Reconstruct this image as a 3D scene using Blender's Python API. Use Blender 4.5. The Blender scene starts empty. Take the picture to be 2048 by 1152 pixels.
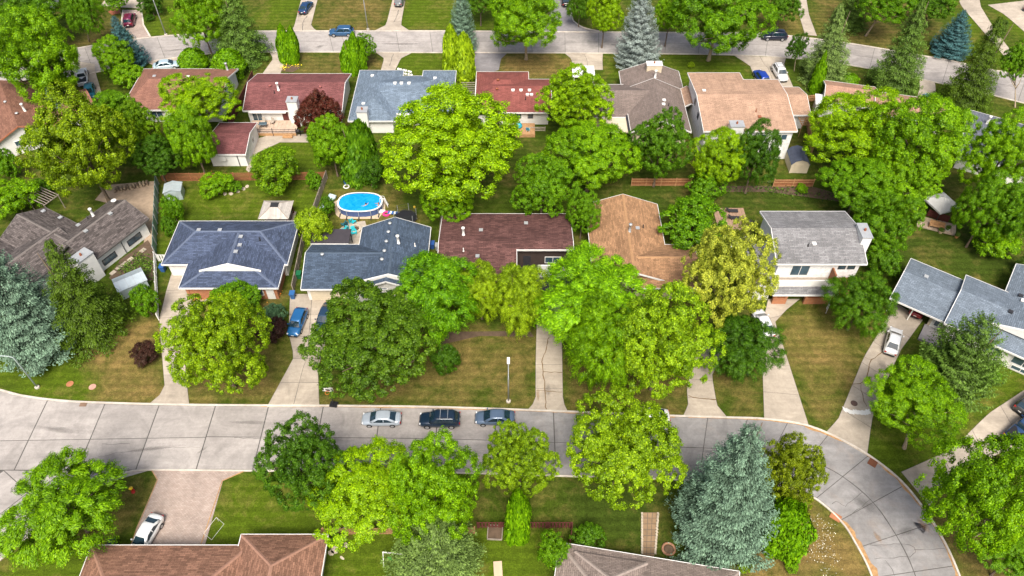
import bpy, math, random
import numpy as np
from mathutils import Vector

# ------------------------------------------------------------------ camera, sky, sun, exposure
F_PX, CAM_H, PITCH = 1540.0, 76.0, math.radians(48.0)
scene = bpy.context.scene
COL = scene.collection
cam_data = bpy.data.cameras.new('camera')
cam_data.sensor_width = 36.0
cam_data.lens = F_PX / 2048.0 * 36.0
cam_data.clip_start, cam_data.clip_end = 0.5, 2000.0
cam = bpy.data.objects.new('camera', cam_data)
COL.objects.link(cam)
cam.location = (0, 0, CAM_H)
cam.rotation_euler = (math.radians(90) - PITCH, 0, 0)
scene.camera = cam

SUN_ELEV, SUN_AZ = math.radians(56.0), math.radians(178.0)   # azimuth clockwise from +Y
world = bpy.data.worlds.new('World')
scene.world = world
world.use_nodes = True
wn = world.node_tree.nodes
wl = world.node_tree.links
wn.clear()
sky = wn.new('ShaderNodeTexSky')
sky.sky_type = 'NISHITA'
sky.sun_disc = False
sky.sun_elevation = SUN_ELEV
sky.sun_rotation = SUN_AZ
sky.dust_density = 7.0
sky.air_density = 1.0
bg = wn.new('ShaderNodeBackground')
bg.inputs['Strength'].default_value = 0.078
wo = wn.new('ShaderNodeOutputWorld')
wl.new(sky.outputs[0], bg.inputs['Color'])
wl.new(bg.outputs[0], wo.inputs['Surface'])

sun_data = bpy.data.lights.new('sun', 'SUN')
sun_data.energy = 2.2
sun_data.angle = math.radians(24.0)
sun_data.color = (1.0, 0.94, 0.84)
sun = bpy.data.objects.new('sun', sun_data)
COL.objects.link(sun)
sd = Vector((math.sin(SUN_AZ) * math.cos(SUN_ELEV), math.cos(SUN_AZ) * math.cos(SUN_ELEV), math.sin(SUN_ELEV)))
sun.rotation_euler = (-sd).to_track_quat('-Z', 'Y').to_euler()

vs = scene.view_settings
vs.view_transform = 'Standard'
vs.look = 'None'
vs.gamma = 1.0
vs.exposure = 1.12
vs.use_curve_mapping = False
scene.cycles.max_bounces = 6
scene.cycles.diffuse_bounces = 2
scene.cycles.transparent_max_bounces = 4

# ------------------------------------------------------------------ helpers
S_, C_ = math.sin(PITCH), math.cos(PITCH)
R = math.radians
rnd = random.Random(7)


def W(px, py, z=0.0):
    """surveyed point of the place: photograph pixel (2048 wide) and height above ground -> metres"""
    u, t = (px - 1024) / F_PX, (py - 576) / F_PX
    d = (CAM_H - z) / (S_ + t * C_)
    return Vector((u * d, d * (C_ - t * S_), z))


def ppm(py, z=0.0):
    return F_PX * (S_ + (py - 576) / F_PX * C_) / (CAM_H - z)


def lin(r, g, b, k=1.0):
    f = lambda c: (c / 255 / 12.92 if c / 255 <= 0.04045 else ((c / 255 + 0.055) / 1.055) ** 2.4) * k
    return (f(r), f(g), f(b), 1.0)


def tag(o, label=None, cat=None, group=None, kind=None):
    if label: o['label'] = label
    if cat: o['category'] = cat
    if group: o['group'] = group
    if kind: o['kind'] = kind
    return o


def empty(name, loc=(0, 0, 0), rz=0.0, label=None, cat=None, group=None, kind=None):
    o = bpy.data.objects.new(name, None)
    o.empty_display_size = 0.3
    COL.objects.link(o)
    o.location = loc
    o.rotation_euler = (0, 0, rz)
    return tag(o, label, cat, group, kind)


class MB:
    """collects polygons, builds one mesh object"""
    def __init__(s):
        s.v, s.f, s.uv = [], [], []

    def poly(s, pts, uvs=None):
        b = len(s.v)
        s.v += [tuple(p) for p in pts]
        s.f.append(tuple(range(b, b + len(pts))))
        s.uv.append(uvs)
        return s

    def box(s, x0, x1, y0, y1, z0, z1):
        b = len(s.v)
        s.v += [(x0, y0, z0), (x1, y0, z0), (x1, y1, z0), (x0, y1, z0), (x0, y0, z1), (x1, y0, z1), (x1, y1, z1), (x0, y1, z1)]
        for q in ((0, 3, 2, 1), (4, 5, 6, 7), (0, 1, 5, 4), (1, 2, 6, 5), (2, 3, 7, 6), (3, 0, 4, 7)):
            s.f.append(tuple(b + i for i in q)); s.uv.append(None)
        return s

    def prism(s, pts, z0, z1):
        """pts: xy polygon (counter-clockwise)"""
        a = sum(p[0] * q[1] - q[0] * p[1] for p, q in zip(pts, list(pts[1:]) + [pts[0]]))
        if a < 0: pts = list(pts)[::-1]
        n, b = len(pts), len(s.v)
        s.v += [(p[0], p[1], z0) for p in pts] + [(p[0], p[1], z1) for p in pts]
        s.f.append(tuple(range(b + n - 1, b - 1, -1))); s.uv.append(None)
        s.f.append(tuple(range(b + n, b + 2 * n))); s.uv.append(None)
        for i in range(n):
            j = (i + 1) % n
            s.f.append((b + i, b + j, b + n + j, b + n + i)); s.uv.append(None)
        return s

    def tube(s, path, radii, n=8, cap=True):
        path = [Vector(p) for p in path]
        if not hasattr(radii, '__len__'): radii = [radii] * len(path)
        b = len(s.v)
        for i, p in enumerate(path):
            d = (path[min(i + 1, len(path) - 1)] - path[max(i - 1, 0)]).normalized()
            a = d.cross(Vector((0, 0, 1)))
            if a.length < 1e-3: a = d.cross(Vector((0, 1, 0)))
            a.normalize(); c = d.cross(a)
            for k in range(n):
                t = 2 * math.pi * k / n
                s.v.append(tuple(p + (a * math.cos(t) + c * math.sin(t)) * radii[i]))
        for i in range(len(path) - 1):
            for k in range(n):
                m = (k + 1) % n
                s.f.append((b + i * n + k, b + (i + 1) * n + k, b + (i + 1) * n + m, b + i * n + m)); s.uv.append(None)
        if cap:
            s.f.append(tuple(b + k for k in range(n))); s.uv.append(None)
            s.f.append(tuple(b + (len(path) - 1) * n + k for k in range(n - 1, -1, -1))); s.uv.append(None)
        return s

    def lathe(s, prof, n=16, cx=0, cy=0, sx=1, sy=1):
        """prof: list of (radius, z)"""
        b = len(s.v)
        for r, z in prof:
            for k in range(n):
                t = 2 * math.pi * k / n
                s.v.append((cx + r * sx * math.cos(t), cy + r * sy * math.sin(t), z))
        for i in range(len(prof) - 1):
            for k in range(n):
                m = (k + 1) % n
                s.f.append((b + i * n + k, b + i * n + m, b + (i + 1) * n + m, b + (i + 1) * n + k)); s.uv.append(None)
        s.f.append(tuple(b + k for k in range(n - 1, -1, -1))); s.uv.append(None)
        s.f.append(tuple(b + (len(prof) - 1) * n + k for k in range(n))); s.uv.append(None)
        return s

    def mesh(s, name, mat, smooth=False):
        me = bpy.data.meshes.new(name)
        me.from_pydata(s.v, [], s.f)
        if any(u is not None for u in s.uv):
            uvl = me.uv_layers.new(name='UVMap')
            k = 0
            for f, u in zip(s.f, s.uv):
                for i in range(len(f)):
                    uvl.data[k].uv = u[i] if u is not None else (0, 0)
                    k += 1
        if mat: me.materials.append(mat)
        if smooth: me.polygons.foreach_set('use_smooth', [True] * len(me.polygons))
        me.update()
        return me

    def build(s, name, mat, parent=None, smooth=False, loc=None, rz=None):
        o = bpy.data.objects.new(name, s.mesh(name, mat, smooth))
        COL.objects.link(o)
        if parent: o.parent = parent
        if loc is not None: o.location = loc
        if rz is not None: o.rotation_euler = (0, 0, rz)
        return o


def ob(name, mesh, parent=None, loc=(0, 0, 0), rot=(0, 0, 0), scale=(1, 1, 1), color=None):
    o = bpy.data.objects.new(name, mesh)
    COL.objects.link(o)
    if parent: o.parent = parent
    o.location, o.rotation_euler, o.scale = loc, rot, scale
    if color: o.color = color
    return o


_unit = {}


def piece(name, mat, c, d, parent=None, rz=0.0, rx=0.0, ry=0.0, color=None):
    """a box piece: centre c, size d, sharing one unit box per material"""
    if mat.name not in _unit:
        _unit[mat.name] = MB().box(-.5, .5, -.5, .5, -.5, .5).mesh('block_' + mat.name, mat)
    return ob(name, _unit[mat.name], parent, c, (rx, ry, rz), d, color)


# ------------------------------------------------------------------ materials
def newmat(name):
    m = bpy.data.materials.new(name)
    m.use_nodes = True
    nt = m.node_tree
    nt.nodes.clear()
    out = nt.nodes.new('ShaderNodeOutputMaterial')
    b = nt.nodes.new('ShaderNodeBsdfPrincipled')
    nt.links.new(b.outputs[0], out.inputs[0])
    return m, nt, b


def N(nt, t, **kw):
    n = nt.nodes.new(t)
    for k, v in kw.items():
        if k.startswith('i_'):
            n.inputs[int(k[2:]) if k[2:].isdigit() else k[2:].replace('_', ' ')].default_value = v
        else:
            setattr(n, k, v)
    return n


def mixc(nt, fac, a, b, blend='MIX'):
    m = nt.nodes.new('ShaderNodeMix')
    m.data_type = 'RGBA'
    m.blend_type = blend
    for sock, val in ((m.inputs[0], fac), (m.inputs[6], a), (m.inputs[7], b)):
        if hasattr(val, 'is_linked') or hasattr(val, 'links'): nt.links.new(val, sock)
        else: sock.default_value = val
    return m.outputs[2]


def ramp(nt, src, stops):
    r = nt.nodes.new('ShaderNodeValToRGB')
    e = r.color_ramp.elements
    while len(e) < len(stops): e.new(0.5)
    for el, (p, c) in zip(e, stops):
        el.position = p
        el.color = c if len(c) == 4 else (*c, 1)
    nt.links.new(src, r.inputs[0])
    return r.outputs[0]


def noise(nt, vec, scale, detail=4, rough=0.6, dist=0.0):
    n = nt.nodes.new('ShaderNodeTexNoise')
    n.inputs['Scale'].default_value = scale
    n.inputs['Detail'].default_value = detail
    n.inputs['Roughness'].default_value = rough
    n.inputs['Distortion'].default_value = dist
    if vec is not None: nt.links.new(vec, n.inputs['Vector'])
    return n.outputs[0]


def position(nt):
    return nt.nodes.new('ShaderNodeNewGeometry').outputs['Position']


def bump(nt, b, h, strength=0.3, dist=0.02):
    n = nt.nodes.new('ShaderNodeBump')
    n.inputs['Strength'].default_value = strength
    n.inputs['Distance'].default_value = dist
    nt.links.new(h, n.inputs['Height'])
    nt.links.new(n.outputs[0], b.inputs['Normal'])


_mats = {}


def mat(name, color, rough=0.6, var=0.18, scale=1.5, metal=0.0, spec=0.4, bmp=0.0, coat=0.0, usecolor=False):
    """painted / plain surface with a little dirt variation"""
    if name in _mats: return _mats[name]
    m, nt, b = newmat(name)
    pos = position(nt)
    base = color
    if usecolor:
        base = nt.nodes.new('ShaderNodeObjectInfo').outputs['Color']
    n1 = noise(nt, pos, scale, 5, 0.65)
    mul = ramp(nt, n1, [(0.25, (1 - var,) * 3), (0.75, (1 + var,) * 3)])
    c = mixc(nt, 1.0, base, mul, 'MULTIPLY')
    nt.links.new(c, b.inputs['Base Color'])
    b.inputs['Roughness'].default_value = rough
    b.inputs['Metallic'].default_value = metal
    b.inputs['Specular IOR Level'].default_value = spec
    if coat: b.inputs['Coat Weight'].default_value = coat; b.inputs['Coat Roughness'].default_value = 0.05
    if bmp: bump(nt, b, noise(nt, pos, scale * 12, 3), bmp, 0.02)
    _mats[name] = m
    return m


def shingles(name, col, var=0.35, patch=0.5):
    m, nt, b = newmat(name)
    uv = nt.nodes.new('ShaderNodeUVMap').outputs[0]
    br = N(nt, 'ShaderNodeTexBrick', offset=0.37, squash=1.0)
    nt.links.new(uv, br.inputs['Vector'])
    br.inputs['Scale'].default_value = 1.0
    br.inputs['Brick Width'].default_value = 0.62
    br.inputs['Row Height'].default_value = 0.21
    br.inputs['Mortar Size'].default_value = 0.02
    br.inputs['Mortar Smooth'].default_value = 0.4
    br.inputs['Bias'].default_value = -0.1
    k = lambda s: tuple(min(1, c * s) for c in col[:3]) + (1,)
    br.inputs['Color1'].default_value = k(1 - var)
    br.inputs['Color2'].default_value = k(1 + var)
    br.inputs['Mortar'].default_value = k(0.5)
    big = noise(nt, uv, 0.35, 4, 0.6, 0.4)
    mp = N(nt, 'ShaderNodeMapping')
    mp.inputs['Scale'].default_value = (1.6, 0.22, 1)
    nt.links.new(uv, mp.inputs[0])
    strk = noise(nt, mp.outputs[0], 1.0, 4, 0.7)
    grit = noise(nt, uv, 7.0, 2, 0.8)
    c = mixc(nt, 1.0, br.outputs[0], ramp(nt, big, [(0.3, (1 - patch * .45,) * 3), (0.7, (1 + patch * .35,) * 3)]), 'MULTIPLY')
    c = mixc(nt, 1.0, c, ramp(nt, strk, [(0.3, (0.86,) * 3), (0.7, (1.1,) * 3)]), 'MULTIPLY')
    c = mixc(nt, 1.0, c, ramp(nt, grit, [(0.3, (0.72,) * 3), (0.7, (1.25,) * 3)]), 'MULTIPLY')
    nt.links.new(c, b.inputs['Base Color'])
    b.inputs['Roughness'].default_value = 0.9
    b.inputs['Specular IOR Level'].default_value = 0.2
    bump(nt, b, br.outputs[1], 0.5, 0.02)
    return m


def lawn(name):
    """grass: yard by yard lush or dry (mesh attributes), broken up by patches"""
    m, nt, b = newmat(name)
    pos = position(nt)
    dry = N(nt, 'ShaderNodeAttribute', attribute_name='dry').outputs['Fac']
    lush = N(nt, 'ShaderNodeAttribute', attribute_name='lush').outputs['Fac']
    big = noise(nt, pos, 0.17, 5, 0.65, 0.8)
    mid = noise(nt, pos, 0.8, 5, 0.7, 0.4)
    fine = noise(nt, pos, 7.0, 3, 0.8)
    s1 = N(nt, 'ShaderNodeMath', operation='MULTIPLY_ADD'); nt.links.new(mid, s1.inputs[0]); s1.inputs[1].default_value = 0.6; nt.links.new(big, s1.inputs[2])
    s2 = N(nt, 'ShaderNodeMath', operation='MULTIPLY_ADD'); nt.links.new(dry, s2.inputs[0]); s2.inputs[1].default_value = 0.62; nt.links.new(s1.outputs[0], s2.inputs[2])
    f = ramp(nt, s2.outputs[0], [(0.0, (0, 0, 0)), (1.0, (1, 1, 1))])
    mr = N(nt, 'ShaderNodeMapRange'); nt.links.new(s2.outputs[0], mr.inputs[0])
    mr.inputs[1].default_value = 0.92; mr.inputs[2].default_value = 1.42
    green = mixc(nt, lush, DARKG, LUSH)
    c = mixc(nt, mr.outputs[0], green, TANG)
    soil = ramp(nt, noise(nt, pos, 0.45, 6, 0.7, 1.0), [(0.64, (0, 0, 0)), (0.78, (0.6, 0.6, 0.6))])
    sm = N(nt, 'ShaderNodeMath', operation='MULTIPLY'); nt.links.new(soil, sm.inputs[0]); nt.links.new(dry, sm.inputs[1])
    c = mixc(nt, sm.outputs[0], c, (0.15, 0.095, 0.05, 1))
    c = mixc(nt, 1.0, c, ramp(nt, fine, [(0.25, (0.5,) * 3), (0.75, (1.5,) * 3)]), 'MULTIPLY')
    c = mixc(nt, 1.0, c, ramp(nt, noise(nt, pos, 2.6, 4, 0.75), [(0.28, (0.7,) * 3), (0.72, (1.3,) * 3)]), 'MULTIPLY')
    c = mixc(nt, 1.0, c, ramp(nt, mid, [(0.3, (0.75,) * 3), (0.7, (1.22,) * 3)]), 'MULTIPLY')
    wv = N(nt, 'ShaderNodeTexWave', bands_direction='Y')
    nt.links.new(pos, wv.inputs[0]); wv.inputs['Scale'].default_value = 0.28; wv.inputs['Distortion'].default_value = 1.6; wv.inputs['Detail'].default_value = 3
    c = mixc(nt, 1.0, c, ramp(nt, wv.outputs[1], [(0.2, (0.9,) * 3), (0.8, (1.09,) * 3)]), 'MULTIPLY')
    nt.links.new(c, b.inputs['Base Color'])
    b.inputs['Roughness'].default_value = 0.95
    b.inputs['Specular IOR Level'].default_value = 0.1
    bump(nt, b, fine, 0.8, 0.06)
    return m


def concrete(name, col, stain=0.25, orange=0.0, scale=1.0):
    m, nt, b = newmat(name)
    pos = position(nt)
    oi = nt.nodes.new('ShaderNodeObjectInfo').outputs['Random']
    a = noise(nt, pos, 0.35 * scale, 6, 0.65, 0.8)
    s = noise(nt, pos, 2.2 * scale, 5, 0.7, 0.4)
    g = noise(nt, pos, 18.0, 2, 0.8)
    mp = N(nt, 'ShaderNodeMapping'); mp.inputs['Scale'].default_value = (0.12, 1.1, 1)
    nt.links.new(pos, mp.inputs[0])
    w = noise(nt, mp.outputs[0], 1.0, 4, 0.7)
    c = mixc(nt, 1.0, col, ramp(nt, a, [(0.3, (1 - stain,) * 3), (0.65, (1 + stain * .5,) * 3)]), 'MULTIPLY')
    c = mixc(nt, 1.0, c, ramp(nt, s, [(0.28, (1 - stain * .6,) * 3), (0.7, (1.06,) * 3)]), 'MULTIPLY')
    c = mixc(nt, 1.0, c, ramp(nt, g, [(0.25, (0.88,) * 3), (0.75, (1.1,) * 3)]), 'MULTIPLY')
    c = mixc(nt, 1.0, c, ramp(nt, w, [(0.3, (0.86,) * 3), (0.7, (1.06,) * 3)]), 'MULTIPLY')
    c = mixc(nt, 1.0, c, ramp(nt, oi, [(0.0, (0.9,) * 3), (1.0, (1.06,) * 3)]), 'MULTIPLY')
    if orange:
        o = ramp(nt, noise(nt, pos, 0.5, 5, 0.7, 0.8), [(0.52, (0, 0, 0)), (0.75, (orange,) * 3)])
        c = mixc(nt, o, c, (0.42, 0.22, 0.07, 1))
    nt.links.new(c, b.inputs['Base Color'])
    b.inputs['Roughness'].default_value = 0.85
    b.inputs['Specular IOR Level'].default_value = 0.25
    bump(nt, b, g, 0.25, 0.01)
    return m


def planks(name, col, axis=0, step=0.14, var=0.3):
    """board / siding surface too fine to build piece by piece"""
    m, nt, b = newmat(name)
    tc = nt.nodes.new('ShaderNodeTexCoord').outputs['Object']
    sep = N(nt, 'ShaderNodeSeparateXYZ'); nt.links.new(tc, sep.inputs[0])
    dv = N(nt, 'ShaderNodeMath', operation='DIVIDE'); nt.links.new(sep.outputs[axis], dv.inputs[0]); dv.inputs[1].default_value = step
    fl = N(nt, 'ShaderNodeMath', operation='FLOOR'); nt.links.new(dv.outputs[0], fl.inputs[0])
    fr = N(nt, 'ShaderNodeMath', operation='FRACT'); nt.links.new(dv.outputs[0], fr.inputs[0])
    wn_ = N(nt, 'ShaderNodeTexWhiteNoise', noise_dimensions='1D'); nt.links.new(fl.outputs[0], wn_.inputs['W'])
    c = mixc(nt, 1.0, col, ramp(nt, wn_.outputs[0], [(0, (1 - var,) * 3), (1, (1 + var,) * 3)]), 'MULTIPLY')
    gap = ramp(nt, fr.outputs[0], [(0.0, (0.45,) * 3), (0.1, (1,) * 3)])
    c = mixc(nt, 1.0, c, gap, 'MULTIPLY')
    c = mixc(nt, 1.0, c, ramp(nt, noise(nt, tc, 3.0, 5, 0.7), [(0.3, (0.8,) * 3), (0.7, (1.15,) * 3)]), 'MULTIPLY')
    nt.links.new(c, b.inputs['Base Color'])
    b.inputs['Roughness'].default_value = 0.75
    return m


def brickmat(name, c1, c2, mortar, bw=0.24, rh=0.08, plane='uv'):
    m, nt, b = newmat(name)
    tc = nt.nodes.new('ShaderNodeTexCoord').outputs['Object']
    sep = N(nt, 'ShaderNodeSeparateXYZ'); nt.links.new(tc, sep.inputs[0])
    cb = N(nt, 'ShaderNodeCombineXYZ')
    if plane == 'floor':
        nt.links.new(sep.outputs[0], cb.inputs[0]); nt.links.new(sep.outputs[1], cb.inputs[1])
    else:
        ad = N(nt, 'ShaderNodeMath', operation='ADD')
        nt.links.new(sep.outputs[0], ad.inputs[0]); nt.links.new(sep.outputs[1], ad.inputs[1])
        nt.links.new(ad.outputs[0], cb.inputs[0]); nt.links.new(sep.outputs[2], cb.inputs[1])
    br = N(nt, 'ShaderNodeTexBrick')
    nt.links.new(cb.outputs[0], br.inputs['Vector'])
    br.inputs['Scale'].default_value = 1.0
    br.inputs['Brick Width'].default_value = bw
    br.inputs['Row Height'].default_value = rh
    br.inputs['Mortar Size'].default_value = 0.012
    br.inputs['Color1'].default_value, br.inputs['Color2'].default_value, br.inputs['Mortar'].default_value = c1, c2, mortar
    c = mixc(nt, 1.0, br.outputs[0], ramp(nt, noise(nt, tc, 0.6, 5, 0.7), [(0.3, (0.8,) * 3), (0.7, (1.15,) * 3)]), 'MULTIPLY')
    nt.links.new(c, b.inputs['Base Color'])
    b.inputs['Roughness'].default_value = 0.85
    bump(nt, b, br.outputs[1], 0.4, 0.01)
    return m


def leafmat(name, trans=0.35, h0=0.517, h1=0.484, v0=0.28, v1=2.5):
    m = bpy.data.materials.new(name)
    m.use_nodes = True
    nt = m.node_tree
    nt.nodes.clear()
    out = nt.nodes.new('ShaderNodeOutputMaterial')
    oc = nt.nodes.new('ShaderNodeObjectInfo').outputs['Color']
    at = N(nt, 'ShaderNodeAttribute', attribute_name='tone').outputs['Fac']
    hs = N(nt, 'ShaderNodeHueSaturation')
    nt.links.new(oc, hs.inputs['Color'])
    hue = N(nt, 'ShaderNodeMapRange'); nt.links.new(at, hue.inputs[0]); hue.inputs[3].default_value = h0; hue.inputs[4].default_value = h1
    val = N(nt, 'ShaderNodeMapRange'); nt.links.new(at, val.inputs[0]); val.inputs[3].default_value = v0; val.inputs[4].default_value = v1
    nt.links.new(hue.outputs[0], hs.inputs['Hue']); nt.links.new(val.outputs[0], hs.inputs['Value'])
    d = nt.nodes.new('ShaderNodeBsdfDiffuse'); nt.links.new(hs.outputs[0], d.inputs[0])
    t = nt.nodes.new('ShaderNodeBsdfTranslucent'); nt.links.new(hs.outputs[0], t.inputs[0])
    g = nt.nodes.new('ShaderNodeBsdfGlossy'); g.inputs['Roughness'].default_value = 0.45
    g.inputs[0].default_value = (0.9, 0.95, 0.8, 1)
    m1 = N(nt, 'ShaderNodeMixShader', i_0=trans); nt.links.new(d.outputs[0], m1.inputs[1]); nt.links.new(t.outputs[0], m1.inputs[2])
    m2 = N(nt, 'ShaderNodeMixShader', i_0=0.015); nt.links.new(m1.outputs[0], m2.inputs[1]); nt.links.new(g.outputs[0], m2.inputs[2])
    nt.links.new(m2.outputs[0], out.inputs[0])
    return m


def glassmat(name, col, rough=0.04):
    m, nt, b = newmat(name)
    c = mixc(nt, 1.0, col, ramp(nt, noise(nt, position(nt), 0.8, 3), [(0.3, (0.7,) * 3), (0.7, (1.3,) * 3)]), 'MULTIPLY')
    nt.links.new(c, b.inputs['Base Color'])
    b.inputs['Roughness'].default_value = rough
    b.inputs['Specular IOR Level'].default_value = 0.8
    b.inputs['Coat Weight'].default_value = 0.4
    return m


def stainmat(name, col, amount):
    m = bpy.data.materials.new(name); m.use_nodes = True
    nt = m.node_tree; nt.nodes.clear()
    out = nt.nodes.new('ShaderNodeOutputMaterial')
    tc = nt.nodes.new('ShaderNodeTexCoord').outputs['Object']
    ln = N(nt, 'ShaderNodeVectorMath', operation='LENGTH'); nt.links.new(tc, ln.inputs[0])
    nz = noise(nt, tc, 2.2, 5, 0.7, 0.6)
    ad = N(nt, 'ShaderNodeMath', operation='SUBTRACT'); nt.links.new(nz, ad.inputs[0]); nt.links.new(ln.outputs['Value'], ad.inputs[1])
    f = ramp(nt, N(nt, 'ShaderNodeMath', operation='ADD', i_1=0.45).outputs[0], [(0.35, (0, 0, 0)), (0.75, (amount,) * 3)])
    nt.links.new(ad.outputs[0], f.node.inputs[0].links[0].from_node.inputs[0])
    d = nt.nodes.new('ShaderNodeBsdfDiffuse'); d.inputs[0].default_value = col
    t = nt.nodes.new('ShaderNodeBsdfTransparent')
    mx = nt.nodes.new('ShaderNodeMixShader')
    nt.links.new(f, mx.inputs[0]); nt.links.new(t.outputs[0], mx.inputs[1]); nt.links.new(d.outputs[0], mx.inputs[2])
    nt.links.new(mx.outputs[0], out.inputs[0])
    return m


KA = 0.62    # sunlit photo colours -> base colour
def pc(r, g, b):
    g_ = .3 * r + .5 * g + .2 * b
    k = .8 if r > b else .95
    return lin(g_ + (r - g_) * k, g_ + (g - g_) * k, g_ + (b - g_) * k, KA)


M_white = mat('white_paint', (0.74, 0.74, 0.72, 1), 0.55, 0.08)
M_trim = mat('white_trim', (0.72, 0.72, 0.71, 1), 0.5, 0.1)
M_stucco = mat('white_stucco', (0.70, 0.69, 0.66, 1), 0.9, 0.12, bmp=0.2)
M_cream = mat('cream_stucco', (0.55, 0.48, 0.36, 1), 0.9, 0.12, bmp=0.2)
M_siding = planks('white_siding', (0.80, 0.80, 0.80, 1), 2, 0.24, 0.04)
M_dark = mat('dark_metal', (0.03, 0.03, 0.035, 1), 0.5, 0.2)
M_black = mat('black_plastic', (0.015, 0.015, 0.018, 1), 0.5, 0.2)
M_galv = mat('galvanised_steel', (0.42, 0.44, 0.46, 1), 0.4, 0.15, metal=0.3)
M_glass = glassmat('window_glass', (0.05, 0.09, 0.12, 1))
M_cglass = glassmat('car_glass', (0.012, 0.03, 0.045, 1))
M_wood = mat('cedar_wood', (0.27, 0.11, 0.05, 1), 0.8, 0.3, 3.0)
M_woodt = mat('tan_wood', (0.40, 0.23, 0.11, 1), 0.8, 0.3, 3.0)
M_woodg = mat('grey_wood', (0.28, 0.24, 0.20, 1), 0.85, 0.3, 3.0)
M_woodr = mat('dark_red_wood', (0.11, 0.03, 0.025, 1), 0.8, 0.3, 3.0)
M_brick = brickmat('orange_brick', (0.36, 0.11, 0.04, 1), (0.46, 0.17, 0.07, 1), (0.32, 0.2, 0.13, 1))
M_deck = planks('deck_boards', (0.42, 0.33, 0.25, 1), 0, 0.16, 0.2)
M_paint = mat('car_paint', (0.5, 0.5, 0.5, 1), 0.28, 0.05, metal=0.25, coat=0.8, usecolor=True)
M_tyre = mat('tyre_rubber', (0.012, 0.012, 0.012, 1), 0.85, 0.2)
M_rim = mat('alloy_rim', (0.45, 0.46, 0.48, 1), 0.35, 0.1, metal=0.6)
M_lampw = mat('headlamp_lens', (0.7, 0.72, 0.74, 1), 0.12, 0.05, coat=0.5)
M_lampr = mat('tail_lamp_lens', (0.35, 0.01, 0.01, 1), 0.15, 0.05, coat=0.5)
M_bark = mat('bark', (0.16, 0.12, 0.085, 1), 0.95, 0.4, 4.0, bmp=0.6)
M_barkp = mat('pale_bark', (0.34, 0.27, 0.19, 1), 0.95, 0.35, 4.0, bmp=0.6)
M_leaf = leafmat('broadleaf_foliage', 0.22)
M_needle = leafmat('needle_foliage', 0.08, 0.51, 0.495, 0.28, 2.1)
M_col = mat('coloured_plastic', (0.5, 0.5, 0.5, 1), 0.5, 0.08, usecolor=True)
M_joint = mat('joint_tar', (0.09, 0.085, 0.08, 1), 0.9, 0.3)
M_road = concrete('street_concrete', lin(190, 184, 180, 0.70), 0.24)
M_roadr = concrete('worn_street_concrete', lin(170, 168, 168, 0.70), 0.26, 0.1)
M_drive = concrete('driveway_concrete', lin(202, 190, 174, 0.74), 0.22)
M_asph = concrete('old_asphalt', lin(150, 147, 150, 0.75), 0.25)
M_kerb = concrete('kerb_concrete', lin(215, 207, 196, 0.85), 0.25, 0.25)
M_sand = mat('orange_sand', (0.37, 0.22, 0.10, 1), 0.95, 0.4, 2.5)
M_soil = mat('garden_soil', (0.10, 0.068, 0.045, 1), 0.95, 0.35, 1.5, bmp=0.5)
M_mulch = mat('red_mulch', (0.26, 0.09, 0.045, 1), 0.95, 0.35, 4, bmp=0.6)
M_gravel = mat('tan_gravel', (0.34, 0.26, 0.19, 1), 0.95, 0.3, 1.2, bmp=0.7)
M_stone = mat('pale_stone', (0.46, 0.40, 0.32, 1), 0.9, 0.3, 2.0, bmp=0.4)
M_pavers = brickmat('pink_pavers', lin(178, 160, 150, .75), lin(194, 178, 168, .75), lin(150, 132, 122, .75), 0.3, 0.15, 'floor')

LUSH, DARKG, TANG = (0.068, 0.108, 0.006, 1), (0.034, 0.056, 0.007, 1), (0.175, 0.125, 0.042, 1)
M_ground = lawn('yard_grass')
M_lush, M_dkl, M_dry, M_vdry, M_mixl = 'lush', 'dark', 'dry', 'parched', 'patchy'

# ------------------------------------------------------------------ the ground
def sheet(name, px, z, m, label=None, world_pts=None, kind='structure'):
    pts = world_pts or [W(x, y) for x, y in px]
    a = sum(p[0] * q[1] - q[0] * p[1] for p, q in zip(pts, list(pts[1:]) + [pts[0]]))
    if a < 0: pts = list(pts)[::-1]
    o = MB().poly([(p[0], p[1], z) for p in pts]).build(name, m)
    return tag(o, label, kind=kind)


def smooth_line(px, sub=6):
    """Catmull-Rom through surveyed points"""
    p = [Vector((*W(x, y).xy, 0)) for x, y in px]
    out = []
    for i in range(len(p) - 1):
        a, b, c, d = p[max(i - 1, 0)], p[i], p[i + 1], p[min(i + 2, len(p) - 1)]
        for k in range(sub):
            t = k / sub
            out.append(0.5 * ((2 * b) + (c - a) * t + (2 * a - 5 * b + 4 * c - d) * t * t + (3 * b - a - 3 * c + d) * t ** 3))
    return out + [p[-1]]


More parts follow.
